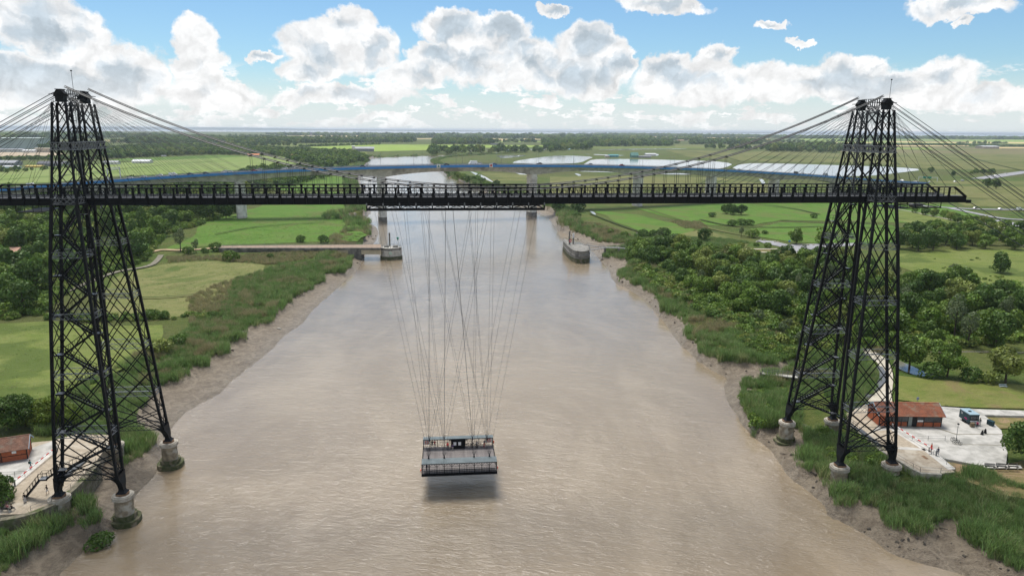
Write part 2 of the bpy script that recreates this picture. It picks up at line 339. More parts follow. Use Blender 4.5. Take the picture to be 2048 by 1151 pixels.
for k, p in PONDS.items():
    q = PX(p); bx = [a[0] for a in q]; by = [a[1] for a in q]; mg = 40
    ix = np.where((gx > min(bx)-mg) & (gx < max(bx)+mg))[0]; iy = np.where((gy > min(by)-mg) & (gy < max(by)+mg))[0]
    if len(ix) and len(iy):
        s_ = np.ix_(iy, ix); d = sdf(GX[s_], GY[s_], q); GZ[s_] = np.where(d < 0, np.minimum(GZ[s_], LAND-.6), GZ[s_])
# slip of the quay aprons stands clear of the ground
GZ = np.where(GY > 12000, np.minimum(GZ, 4.2-(GY-12000)*.01), GZ)
ny, nx = GX.shape
idx = np.arange(nx*ny).reshape(ny, nx)
quads = np.stack([idx[:-1, :-1], idx[:-1, 1:], idx[1:, 1:], idx[1:, :-1]], -1).reshape(-1, 4)
def np_mesh(name, V, Q, mats, smooth=False, attrs=None, matidx=None):
    me = bpy.data.meshes.new(name); k = Q.shape[1]
    me.vertices.add(len(V)); me.vertices.foreach_set('co', np.ascontiguousarray(V, dtype=np.float32).ravel())
    me.loops.add(Q.size); me.loops.foreach_set('vertex_index', np.ascontiguousarray(Q, dtype=np.int32).ravel())
    me.polygons.add(len(Q)); me.polygons.foreach_set('loop_start', np.arange(0, Q.size, k, dtype=np.int32))
    if smooth: me.polygons.foreach_set('use_smooth', np.ones(len(Q), bool))
    for m in mats: me.materials.append(m)
    if matidx is not None: me.polygons.foreach_set('material_index', np.asarray(matidx, dtype=np.int32))
    me.update(calc_edges=True)
    if attrs:
        for a, (dom, val) in attrs.items():
            at = me.attributes.new(a, 'FLOAT', dom); at.data.foreach_set('value', np.asarray(val, dtype=np.float32))
    return me
def ground_material():
    m, t, b = principled('meadow_and_mud', .85, .2); P = pos(t)
    a = t.node('ShaderNodeAttribute', attribute_name='mud').outputs['Fac']; wet = t.node('ShaderNodeAttribute', attribute_name='wet').outputs['Fac']
    big = t.noise(P, .006, 4, .55); mid = t.noise(P, .045, 5, .62, dist=.6); fin = t.noise(t.v('MULTIPLY', P, (1, 2.2, 1)), .5, 6, .7)
    g1 = t.mix(t.ramp(mid, .38, .62), (.070, .120, .018), (.115, .130, .034))
    g1 = t.mix(t.ramp(big, .42, .62), g1, (.100, .108, .034))
    g1 = t.mix(t.ramp(t.noise(P, .02, 6, .7), .55, .68), g1, (.040, .072, .014))
    g1 = t.mix(t.m('MULTIPLY', t.ramp(fin, .35, .7), .55), g1, (.036, .062, .012))
    g1 = t.mix(t.m('MULTIPLY', t.ramp(t.noise(P, 1.3, 5, .7), .52, .72), .5), g1, (.17, .16, .065))
    mm = t.mix(t.ramp(t.noise(P, .30, 7, .7, dist=1.6), .40, .60), (.235, .192, .138), (.150, .117, .080))
    mm = t.mix(t.m('MULTIPLY', t.ramp(t.noise(P, 1.1, 5, .7), .5, .7), .6), mm, (.085, .064, .042))
    edge = t.ramp(t.m('ADD', a, t.m('MULTIPLY', t.m('SUBTRACT', t.noise(P, .9, 4), .5), .5)), .42, .58)
    t.l.new(t.mix(edge, g1, mm), b.inputs['Base Color'])
    t.l.new(t.m('SUBTRACT', .9, t.m('MULTIPLY', edge, t.m('ADD', .28, t.m('MULTIPLY', wet, .34)))), b.inputs['Roughness'])
    t.l.new(t.m('ADD', .15, t.m('MULTIPLY', edge, .35)), b.inputs['Specular IOR Level'])
    hb = t.m('ADD', t.m('MULTIPLY', t.noise(P, .7, 6, .65), 1.), t.m('MULTIPLY', t.noise(P, 2.8, 4, .6), .3)); bump(t, b, hb, .8, 1.)
    return m
GROUND = ground_material()
mudattr = np.clip(.5-(DL-2.6)/2.2, 0, 1); wetattr = np.clip(1-DW/6, 0, 1)
gme = np_mesh('ground', np.stack([GX.ravel(), GY.ravel(), GZ.ravel()], -1), quads, [GROUND], True, {'mud': ('POINT', mudattr.ravel()), 'wet': ('POINT', wetattr.ravel())})
mobj('ground', gme, kind='structure')
from bisect import bisect_right
def gz(x, y):
    i = min(max(bisect_right(gx, x)-1, 0), nx-2); j = min(max(bisect_right(gy, y)-1, 0), ny-2)
    fx = (x-gx[i])/(gx[i+1]-gx[i]); fy = (y-gy[j])/(gy[j+1]-gy[j])
    return float((GZ[j, i]*(1-fx)+GZ[j, i+1]*fx)*(1-fy)+(GZ[j+1, i]*(1-fx)+GZ[j+1, i+1]*fx)*fy)
def grid_val(A, x, y):
    i = np.clip(np.searchsorted(gx, x)-1, 0, nx-2); j = np.clip(np.searchsorted(gy, y)-1, 0, ny-2)
    fx = (x-gx[i])/(gx[i+1]-gx[i]); fy = (y-gy[j])/(gy[j+1]-gy[j])
    return (A[j, i]*(1-fx)+A[j, i+1]*fx)*(1-fy)+(A[j+1, i]*(1-fx)+A[j+1, i+1]*fx)*fy
def water_material(name, c1, c2, ripple, rough=.10, still=False):
    m, t, b = principled(name, rough, .5, ior=1.33 if still else 1.45); P = pos(t)
    c = t.mix(t.ramp(t.noise(t.v('MULTIPLY', P, (1, .5, 1)), .03, 5, .6, dist=1.5), .35, .68), c1, c2); t.l.new(c, b.inputs['Base Color'])
    b.inputs['Coat Weight'].default_value = .8; b.inputs['Coat Roughness'].default_value = .16; b.inputs['Coat IOR'].default_value = 1.33
    rot = t.node('ShaderNodeMapping', vector_type='TEXTURE'); rot.inputs['Rotation'].default_value = (0, 0, R(-14)); t.l.new(P, rot.inputs[0]); Q = rot.outputs[0]
    patch = t.ramp(t.noise(t.v('MULTIPLY', P, (1, .45, 1)), .026, 6, .68, dist=1.6), .36, .66, .55, 1.3)
    h1 = t.noise(t.v('MULTIPLY', Q, (.42, 1.25, 1)), .62, 4, .6, dist=1.1)
    h2 = t.noise(t.v('MULTIPLY', Q, (.55, 1.4, 1)), 1.9, 3, .55, dist=.6)
    h3 = t.noise(t.v('MULTIPLY', Q, (.5, 1, 1)), .16, 3, .5)
    h = t.m('ADD', t.m('ADD', t.m('MULTIPLY', h1, 1.), t.m('MULTIPLY', h2, .38)), t.m('MULTIPLY', h3, 1.6))
    bump(t, b, t.m('MULTIPLY', t.m('SUBTRACT', h, 1.49), patch), ripple, 1.)
    return m
RIVER = water_material('silty_river_water', (.205, .155, .096), (.27, .212, .14), .36, .19)
POND = water_material('pond_water', (.16, .15, .11), (.20, .19, .14), .02, .05)
sheet('river', [(-9000, -900), (9000, -900), (9000, 9000), (-9000, 9000)], 0, RIVER)
sheet('sea', [(-15000, 12900), (24000, 12900), (24000, 30000), (-15000, 30000)], 3.2, POND)
for k, p in PONDS.items(): 
    if k not in 'pq': sheet('pond', chaikin(PX(p), 1), LAND-.05, POND)
    else: sheet('pond', chaikin(PX(p), 1), LAND-.12, POND)
# ================================================================== fields, paths, roads, quays' ground
def field_mat(name, c1, c2, c3=None, scale=.08, stripes=None):
    m, t, b = principled(name, .9, .12); P = pos(t)
    f = t.ramp(t.noise(P, scale, 6, .65, dist=.5), .36, .64); c1 = tuple(q*1.2 for q in c1); c2 = tuple(q*1.2 for q in c2); c = t.mix(f, c1, c2)
    c = t.mix(t.m('MULTIPLY', t.ramp(t.noise(P, .028, 7, .72, dist=.8), .50, .66), .55), c, tuple(q*.62 for q in c1))
    sw = t.noise(t.v('MULTIPLY', P, (.6, 1.5, 1)), .11, 7, .74, dist=2.2); c = t.mix(t.m('MULTIPLY', t.ramp(sw, .48, .60), .6), c, tuple(min(1, q*w) for q, w in zip(c1, (1.45, 1.22, 1.7)))); c = t.mix(t.m('MULTIPLY', t.ramp(sw, .44, .36), .5), c, tuple(q*w for q, w in zip(c1, (.60, .78, .55))))
    if c3: c = t.mix(t.ramp(t.noise(P, scale*.4, 5, .6, dist=1.), .5, .62), c, c3)
    c = t.mix(t.m('MULTIPLY', t.ramp(t.noise(P, 1.1, 5, .7), .45, .75), .35), c, tuple(q*.55 for q in c1))
    if stripes:
        w = t.node('ShaderNodeTexWave', wave_type='BANDS', bands_direction='X'); mp = t.node('ShaderNodeMapping', vector_type='TEXTURE'); mp.inputs['Rotation'].default_value = (0, 0, R(stripes[0])); t.l.new(P, mp.inputs[0]); t.l.new(mp.outputs[0], w.inputs['Vector'])
        w.inputs['Scale'].default_value = stripes[1]; w.inputs['Distortion'].default_value = .6; c = t.mix(t.m('MULTIPLY', w.outputs['Fac'], .35), c, c2)
    t.l.new(c, b.inputs['Base Color']); bump(t, b, t.noise(P, 1.2, 5, .65), .3); return m
BRIGHT = field_mat('bright_green_pasture', (0.061, 0.129, 0.016), (0.083, 0.142, 0.024), (0.108, 0.142, 0.036))
YELLOWG = field_mat('yellow_green_meadow', (0.102, 0.135, 0.028), (0.126, 0.149, 0.042), (0.082, 0.115, 0.025))
HAY = field_mat('rough_olive_meadow', (.115, .130, .040), (.150, .150, .056), (.080, .115, .026), .06)
OLIVE = field_mat('olive_marsh', (0.108, 0.120, 0.036), (0.132, 0.132, 0.048), (0.084, 0.108, 0.028), .02)
BROWNG = field_mat('brown_marsh', (0.140, 0.128, 0.055), (0.115, 0.119, 0.043), (0.162, 0.140, 0.064), .015)
WHEAT = field_mat('ripe_wheat', (.46, .36, .17), (.40, .32, .15), None, .02)
LAWN = field_mat('worn_lawn', (0.104, 0.129, 0.028), (0.140, 0.140, 0.044), (0.176, 0.140, 0.064), .12)
SUNNY = field_mat('sunlit_green_field', (0.170, 0.256, 0.040), (0.204, 0.264, 0.056), None, .01)
STRIPE = field_mat('mown_airfield_grass', (0.124, 0.184, 0.040), (0.165, 0.199, 0.068), None, .01, (6, .012))
DRY = field_mat('dry_bare_grass', (0.200, 0.156, 0.076), (0.148, 0.132, 0.052), (0.104, 0.116, 0.032), .15)
PALE = mat_noise('pale_gravel_path', (.50, .46, .38), (.42, .38, .30), .8, .95, .1)
DIRT = mat_noise('dirt_track', (.40, .30, .19), (.30, .23, .14), .6, .95, .1)
TRACK = mat_noise('grey_track', (.22, .20, .16), (.17, .16, .12), .6, .95, .1)
EARTH = mat_noise('pale_earthworks', (.46, .38, .28), (.36, .29, .2), .05, .95, .1)
_fz = [LAND+.09]
def fld(name, pts, mat, dz=None, jag=0, **kw):
    q = PX(pts)
    if jag:
        out = []
        for a, b in zip(q, q[1:]+q[:1]):
            out.append(a); n = max(1, int(math.dist(a, b)/jag/6))
            for i in range(1, n): t_ = i/n; out.append((a[0]+(b[0]-a[0])*t_+random.uniform(-jag, jag), a[1]+(b[1]-a[1])*t_+random.uniform(-jag, jag)))
        q = out
    _fz[0] += .004; return sheet(name, q, _fz[0], mat, **kw)
fld('field', [(0, 647), (100, 642), (220, 652), (325, 650), (318, 690), (270, 725), (180, 780), (60, 800), (-200, 850), (-300, 650)], YELLOWG, jag=1.5)
fld('field', [(205, 585), (240, 550), (330, 528), (430, 522), (530, 530), (520, 560), (450, 590), (400, 625), (310, 642), (215, 640)], HAY, jag=1.5)
fld('field', [(330, 500), (390, 470), (400, 440), (480, 425), (560, 400), (690, 380), (700, 417), (690, 437), (720, 452), (735, 470), (716, 482), (560, 486), (420, 492)], BRIGHT, jag=1.5)
fld('field', [(500, 372), (590, 350), (700, 352), (706, 372), (600, 385)], BRIGHT)
fld('field', [(-300, 372), (-300, 352), (110, 333), (240, 326), (420, 313), (545, 312), (640, 321), (540, 333), (420, 345), (235, 352), (100, 365)], STRIPE)
fld('field', [(215, 322), (230, 318), (440, 310), (500, 313), (330, 320)], BRIGHT)
fld('field', [(205, 280.5), (270, 278), (335, 277.5), (336, 282.5), (250, 283.5)], WHEAT)
fld('field', [(380, 291), (470, 286.5), (700, 283.8), (735, 288), (640, 292), (450, 294)], YELLOWG)
fld('field', [(610, 294), (760, 289), (900, 289.5), (1085, 291), (1090, 294), (930, 296), (860, 300), (740, 303)], SUNNY)
fld('field', [(640, 306), (733, 302), (735, 312), (700, 314)], YELLOWG)
fld('field', [(480, 273.5), (860, 271.5), (1000, 274.5), (990, 277.5), (870, 276.5), (500, 277)], OLIVE)
fld('field', [(560, 271.2), (860, 271), (1040, 272.3), (1030, 273.8), (700, 273.5)], WHEAT)
fld('field', [(874, 277.2), (1000, 277.5), (1040, 280), (985, 284.5), (930, 280.5), (876, 280)], WHEAT)
fld('field', [(1045, 277.3), (1090, 277.5), (1088, 279), (1048, 279)], WHEAT)
fld('field', [(1160, 271.8), (1290, 271.2), (1380, 273), (1380, 275), (1230, 274)], WHEAT)
fld('field', [(1165, 293.2), (1345, 292.5), (1560, 294.5), (1560, 297), (1165, 297.6)], YELLOWG)
fld('field', [(1350, 289), (1530, 290.5), (1500, 293), (1350, 294)], HAY)
fld('field', [(1400, 275.5), (1540, 277.5), (1540, 281), (1400, 277.5)], WHEAT)
fld('field', [(1600, 277.5), (1690, 277), (2300, 281), (2300, 290), (1860, 286.5), (1600, 283.5)], SUNNY)
fld('field', [(1780, 282), (2100, 285), (2100, 287.5), (1780, 284.5)], WHEAT)
fld('field', [(1330, 300), (1560, 303), (1700, 308), (1700, 326), (1490, 322), (1440, 318), (1380, 314)], OLIVE)
fld('field', [(1680, 291), (2060, 297), (2400, 300), (2400, 316), (2060, 309), (1680, 304)], BROWNG)
fld('field', [(1680, 304), (2060, 309), (2400, 316), (2400, 370), (2060, 340), (1860, 338), (1700, 326)], OLIVE)
fld('field', [(1860, 362), (2100, 362), (2100, 415), (1930, 412), (1850, 380)], OLIVE)
fld('field', [(1100, 352), (1280, 352), (1440, 356), (1560, 372), (1560, 400), (1100, 400)], OLIVE)
fld('field', [(960, 345), (1060, 350), (1070, 385), (1000, 372)], OLIVE)
fld('field', [(1270, 416), (1420, 408), (1700, 405), (1900, 410), (1960, 430), (1900, 448), (1640, 442), (1560, 441), (1500, 452), (1400, 450), (1340, 436)], BRIGHT, jag=1.5)
fld('field', [(1500, 458), (1560, 445), (1790, 450), (1790, 485), (1690, 490), (1580, 484), (1520, 474)], BRIGHT, jag=1.5)
fld('field', [(1190, 422), (1280, 430), (1390, 458), (1380, 476), (1300, 470), (1240, 448)], BRIGHT, jag=2)
fld('field', [(1400, 460), (1500, 484), (1490, 496), (1330, 488), (1310, 478)], OLIVE, jag=2)
fld('field', [(1440, 496), (1600, 500), (1590, 506), (1440, 503)], DRY, jag=1)
fld('field', [(1800, 422), (1960, 446), (1985, 457), (1990, 470), (1850, 452), (1790, 440)], YELLOWG, jag=1)
fld('field', [(1795, 508), (1900, 500), (2100, 497), (2200, 600), (2060, 604), (1930, 580), (1850, 552), (1800, 535)], YELLOWG, jag=2)
fld('lawn', [(1795, 752), (1900, 762), (2100, 772), (2200, 830), (2050, 818), (1960, 816), (1882, 812), (1795, 800)], LAWN, jag=.8)
fld('dry_grass', [(1885, 905), (1925, 924), (2012, 930), (2150, 905), (2250, 1000), (2120, 1010), (2000, 990), (1900, 950)], DRY, jag=.8)
fld('dry_grass', [(1955, 828), (2100, 832), (2100, 850), (1995, 858)], DRY, jag=.6)
def road(name, line, w, mat, z=.25, n=2, **kw):
    _fz[0] += .004; return sheet(name, strip(chaikin(PX(line), n), w), _fz[0]+.2, mat, **kw)
road('path', [(60, 612), (83, 604), (139, 581.5), (195, 558), (236, 543), (300, 534), (316, 521), (322, 511)], 2.6, TRACK)
road('path', [(300, 505), (325, 499.5), (361, 502), (420, 498), (445, 494)], 4, DIRT)
road('path', [(1290, 497), (1400, 499), (1444, 500), (1520, 499), (1575, 499)], 2.0, PALE)
road('path', [(1400, 506), (1482, 505), (1560, 506), (1604, 507)], 2.2, PALE)
road('path', [(1286, 415), (1330, 430), (1390, 450), (1450, 465), (1512, 476)], 2.0, OLIVE)
road('path', [(1786, 417), (1842, 428), (1900, 440), (1926, 446)], 1.6, PALE)
road('path', [(1970, 446.5), (1990, 451), (2000, 457)], 6, PALE)
road('path', [(1690, 528), (1740, 540), (1778, 554), (1800, 562)], 3, TRACK)
fld('car_park', [(1514, 481), (1547, 482.5), (1576, 489.5), (1640, 488), (1720, 486), (1720, 491), (1629, 496), (1617, 503), (1602, 508), (1576, 501), (1561, 494), (1525, 486)], ASPHP)
road('road', [(1960, 358), (2000, 351.5), (2060, 343), (2200, 325)], 22, ASPHP)
road('road', [(1820, 410), (1880, 415), (1960, 419.5), (2060, 420), (2200, 418)], 7, ASPHP)
road('road', [(1900, 417), (1935, 424), (2000, 438), (2060, 441), (2200, 442)], 6, ASPHP)
road('road', [(1990, 441), (2030, 449), (2070, 462), (2200, 500)], 9, ASPHP)
fld('earthworks', [(-200, 305), (0, 304.5), (100, 305), (130, 308), (105, 311.5), (0, 312.5), (-200, 314)], EARTH)
fld('path', [(1715, 698), (1732, 697), (1752, 706), (1773, 720), (1785, 740), (1786, 765), (1783, 790), (1784, 806), (1730, 806), (1742, 790), (1760, 770), (1768, 744), (1752, 724), (1730, 708)], PALE)
road('stream', [(1758, 735), (1768, 752), (1758, 775), (1738, 790), (1722, 800), (1705, 812)], 1.6, mat_noise('slate_ditch', (.07, .08, .09), (.14, .14, .14), 2.5, .5, .4))
QUAY = mat_noise('quay_paving', (.47, .455, .42), (.34, .33, .30), .45, .9, .15, c3=(.27, .265, .24), s3=.3)
COBB = mat_noise('beige_cobbles', (.40, .34, .26), (.31, .26, .195), 1.8, .9, .15, c3=(.46, .41, .33), s3=.3, bmp=.04, bscale=6)
ZQ = 4.9
def slab(name, pts, z, mat, drop=3, **kw):
    mb = MB(); q = PX(pts, z); mb.prism(q, z-drop, z); kw.setdefault('kind', 'structure'); return mb.build(name, mat, **kw)
slab('quay', [(1745, 862), (1756, 849), (1785, 806), (1882, 812), (1950, 817), (2100, 822), (2300, 828), (2300, 842), (2100, 832), (1968, 829), (1988, 846), (2003, 860), (2007, 880), (2015, 904), (2012, 928), (1956, 929), (1920, 922), (1889, 916), (1868, 907), (1820, 876), (1790, 857)], ZQ, QUAY)
slab('quay', [(1692, 826), (1735, 806), (1785, 806.5), (1762, 846), (1788, 860), (1818, 880), (1866, 909), (1910, 943), (1881, 946), (1839, 943.5), (1824, 936), (1789, 914), (1762, 898), (1718, 861), (1699, 846)], ZQ-.02, COBB)
fld('quay_border', [(1760, 852), (1765, 850), (1872, 912), (1911, 944), (1895, 945), (1846, 906)], CONCP).location.z = ZQ-_fz[0]+.004
fld('quay_border', [(1785, 901), (1812, 899.5), (1848, 903), (1852, 907), (1800, 904)], CONCP).location.z = ZQ-_fz[0]+.004
# left quay
slab('quay', [(-60, 925), (-60, 905), (0, 903), (58, 897), (64, 884), (106, 880), (150, 868), (205, 868), (236, 872), (232, 886), (206, 902), (190, 925), (172, 949), (140, 980), (100, 1008), (64, 1023), (40, 1027), (-60, 1030)], 4.7, COBB)
fld('quay_border', [(-40, 925), (0, 923.5), (55, 919), (63, 900), (108, 885), (108, 897), (84, 925), (30, 965), (-40, 975)], QUAY).location.z = 4.705-_fz[0]
fld('quay_border', [(24, 974), (30, 967), (104, 906), (112, 907), (50, 960), (30, 979)], CONCP).location.z = 4.712-_fz[0]

rr = random.Random(5)
for k in range(46):
    v = 270.8+24*rr.random()**1.5; u = rr.uniform(-60, 2048) if v < 284 else rr.choice([rr.uniform(-60, 400), rr.uniform(1560, 2100)]); L_ = rr.uniform(60, 300); th = .5+(v-270)*.09; v2 = v+(u-1024)*.005
    if 830 < u+L_ and u < 1110 and v > 288: continue
    fld('field', [(u, v2), (u+L_, v2+.3), (u+L_*1.02, v2+th), (u-L_*.04, v2+th)], rr.choice([WHEAT, SUNNY, OLIVE, BRIGHT, YELLOWG, HAY, BROWNG, HAY]))

DITCH = mat_noise('ditch_vegetation', (.035, .055, .014), (.06, .08, .025), .3, .95, .1)
for l_, w_ in (([(1400, 440), (1450, 452), (1500, 455), (1560, 456), (1660, 454), (1790, 458)], 2.5), ([(1180, 428), (1240, 452), (1290, 468), (1340, 476)], 2), ([(1560, 441), (1640, 446), (1750, 449), (1790, 452)], 2), ([(1500, 408), (1580, 416), (1640, 430)], 2.2), ([(1120, 372), (1260, 380), (1420, 376)], 3),
               ([(1700, 318), (1860, 324), (2060, 330)], 5), ([(1900, 395), (1980, 398), (2060, 402)], 3), ([(1350, 300), (1420, 308), (1480, 322)], 4), ([(0, 360), (120, 352), (240, 344)], 3), ([(120, 352), (300, 332), (440, 322)], 3), ([(205, 590), (300, 600), (400, 590)], 1.2),
               ([(1700, 297), (1760, 310), (1800, 330)], 5), ([(1900, 300), (1960, 322), (2060, 345)], 5), ([(430, 470), (520, 452), (650, 446)], 1.6), ([(820, 290), (900, 296)], 5)):
    road('ditch', l_, w_, DITCH)
# ================================================================== transporter bridge
S = 69.95
def hw(z): return float(np.interp(z, [5.4, 16, 26, 36, 46, 54.6, 63.5, 71], [5.19, 4.5, 3.92, 3.3, 2.65, 1.95, 1.4, 1.0]))
def yc(z): return 10.6-(z-5.4)*(6.7/67.4)
_HD = ([5.5, 8.5, 16, 26, 36, 46, 55, 63.5, 71], [.4, 1.15, 1.4, 1.6, 1.75, 1.7, 1.45, 1.05, .72])
def hd(z): return float(np.interp(z, *_HD))
WALKD = mat_noise('pale_walkway_plates', (.34, .34, .35), (.24, .24, .25), 1.2, .6, .3)
bridge = empty('transporter_bridge', (0, 0, 0), 0, 'black steel lattice bridge with two tall pylons and a thin deck slung across the river', 'transporter bridge')
LEV = [8.5, 16, 26, 36, 46, 54.6, 63.5, 70.6]
NODES = [8.5, 12.2, 16, 21, 26, 31, 36, 41, 46, 50.3, 54.6, 59, 63.5, 67, 70.6]
def lattice(mb, p, q, up, h, n, w=.12, t=.06):
    """two chords and a zigzag between p and q; h is the height, up its direction"""
    p = Vector(p); q = Vector(q); u = Vector(up)*h
    mb.bar(p, q, w*1.6, w*.6); mb.bar(p+u, q+u, w*1.6, w*.6)
    for i in range(n):
        a = p.lerp(q, i/n); b = p.lerp(q, (i+1)/n); mb.bar(a, b+u, t); mb.bar(a+u, b, t)
def make_half(sx, sy):
    X0 = sx*S
    def P(z, ex, ey): return (X0+ex*hw(z), sy*yc(z)+ey*hd(z), z)
    mb = MB()
    for ex in (-1, 1):
        for ey in (-1, 1):
            zs = [8.3]+LEV[1:]
            for a, b in zip(zs[:-1], zs[1:]): mb.bar(P(a, ex, ey), P(b, ex, ey), .42 if a < 54 else .30, .42 if a < 54 else .30, up=(0, 1, 0))
    half = mb.build('half_pylon', STEEL, bridge)
    # crossing braces of the two wide faces, one object each
    for ey in (-1, 1):
        for i in range(len(NODES)-1):
            if i == 9: continue
            for ex in (-1, 1):
                a = P(NODES[i], ex, ey); b = P(NODES[i+2 if i < 9 else i+1], -ex, ey); w = .17 if NODES[i] < 50 else .11
                off = .10*ex
                MB().bar((a[0], a[1]+off, a[2]), (b[0], b[1]+off, b[2]), w, .09, up=(0, 1, 0)).build('diagonal_brace', STEEL, half)
        MB().bar(P(12.2, -1, ey), P(8.5, 1, ey), .16).bar(P(12.2, 1, ey), P(8.5, -1, ey), .16).build('diagonal_brace', STEEL, half)
    side = MB()
    for ex in (-1, 1):
        for a, b in zip(NODES[:-1], NODES[1:]): side.bar(P(a, ex, -1), P(b, ex, 1), .10); side.bar(P(a, ex, 1), P(b, ex, -1), .10)
    side.build('side_lacing', STEEL, half, kind='stuff')
    for z in LEV[:-2]:
        mb = MB()
        for ey in (-1, 1): lattice(mb, P(z, -1, ey), P(z, 1, ey), (0, 0, 1), .95, max(4, int(hw(z)*2/.9)), .10, .05)
        for ex in (-1, 1): lattice(mb, P(z, ex, -1), P(z, ex, 1), (0, 0, 1), .95, 3, .10, .05)
        mb.build('horizontal_frame', STEEL2 if z > 9 else STEEL, half)  # upper frames get the paler steel, sky reflection painted into its colour
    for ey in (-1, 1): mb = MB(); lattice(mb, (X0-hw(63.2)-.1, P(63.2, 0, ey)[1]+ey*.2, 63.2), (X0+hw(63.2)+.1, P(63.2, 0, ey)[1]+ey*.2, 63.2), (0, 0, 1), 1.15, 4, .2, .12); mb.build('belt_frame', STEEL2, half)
    # feet: the pairs of chords gather into a flared shoe on the stone
    for ex in (-1, 1):
        cx, cy = X0+ex*5.19, sy*10.6; mb = MB(); x8, y8, _ = P(8.5, ex, 0)
        rings = [(9.1, x8, sy*yc(9.1), .26, hd(9)+.2), (8.3, x8, sy*yc(8.3), .32, 1.25), (7.3, cx-ex*.05, sy*10.4, .42, .8), (6.3, cx, sy*10.55, .40, .5), (5.95, cx, cy, .5, .55), (5.62, cx, cy, .85, .85)]
        for (z0, xa, ya, a0, b0), (z1, xb, yb, a1, b1) in zip(rings[:-1], rings[1:]):
            v = [(xa-a0, ya-b0, z0), (xa+a0, ya-b0, z0), (xa+a0, ya+b0, z0), (xa-a0, ya+b0, z0), (xb-a1, yb-b1, z1), (xb+a1, yb-b1, z1), (xb+a1, yb+b1, z1), (xb-a1, yb+b1, z1)]
            mb.add(v, [(0, 4, 5, 1), (1, 5, 6, 2), (2, 6, 7, 3), (3, 7, 4, 0)])
        for q in range(4): mb.bar((cx+(-1)**q*.55, cy+(-1)**(q//2)*.55, 5.6), (cx+(-1)**q*.2, cy+(-1)**(q//2)*.2, 6.6), .16)
        for ey in (-1, 1):      # curved gusset on the inner side
            yy = sy*10.35+ey*.75; pts = []
            for k in range(7):
                a = k/6*math.pi/2; pts.append((cx-ex*(.4+2.0*(1-math.cos(a))), 6.6+1.9*math.sin(a)))
            pts = pts+[(cx-ex*.1, 8.55)]
            mb.profile(pts, yy-.05, yy+.05)
        mb.build('foot_shoe', STEEL, half)
    # head: plated box, saddle roof and rope clamps
    mb = MB(); y0 = sy*4.0; mb.box(X0-.62, X0+.62, y0-.62, y0+.62, 70.7, 71.7)
    for e in (-1, 1): mb.box(X0+e*.6-.15, X0+e*.6+.15, y0-.8, y0+.8, 71.5, 71.75)
    mb.profile([(X0-.8, 71.7), (X0+.8, 71.7), (X0+.9, 71.9), (X0+.35, 72.6), (X0-.35, 72.6), (X0-.9, 71.9)], y0-.55, y0+.55)
    for k in range(4): mb.bar((X0-1.5, y0-.6+k*.4, 71.9), (X0+1.5, y0-.6+k*.4, 71.9), .10); mb.bar((X0-.5, y0-.6+k*.4, 72.65), (X0+.5, y0-.6+k*.4, 72.65), .12)
    mb.build('pylon_head', STEEL, half)
    return half
halves = {(sx, sy): make_half(sx, sy) for sx in (-1, 1) for sy in (-1, 1)}
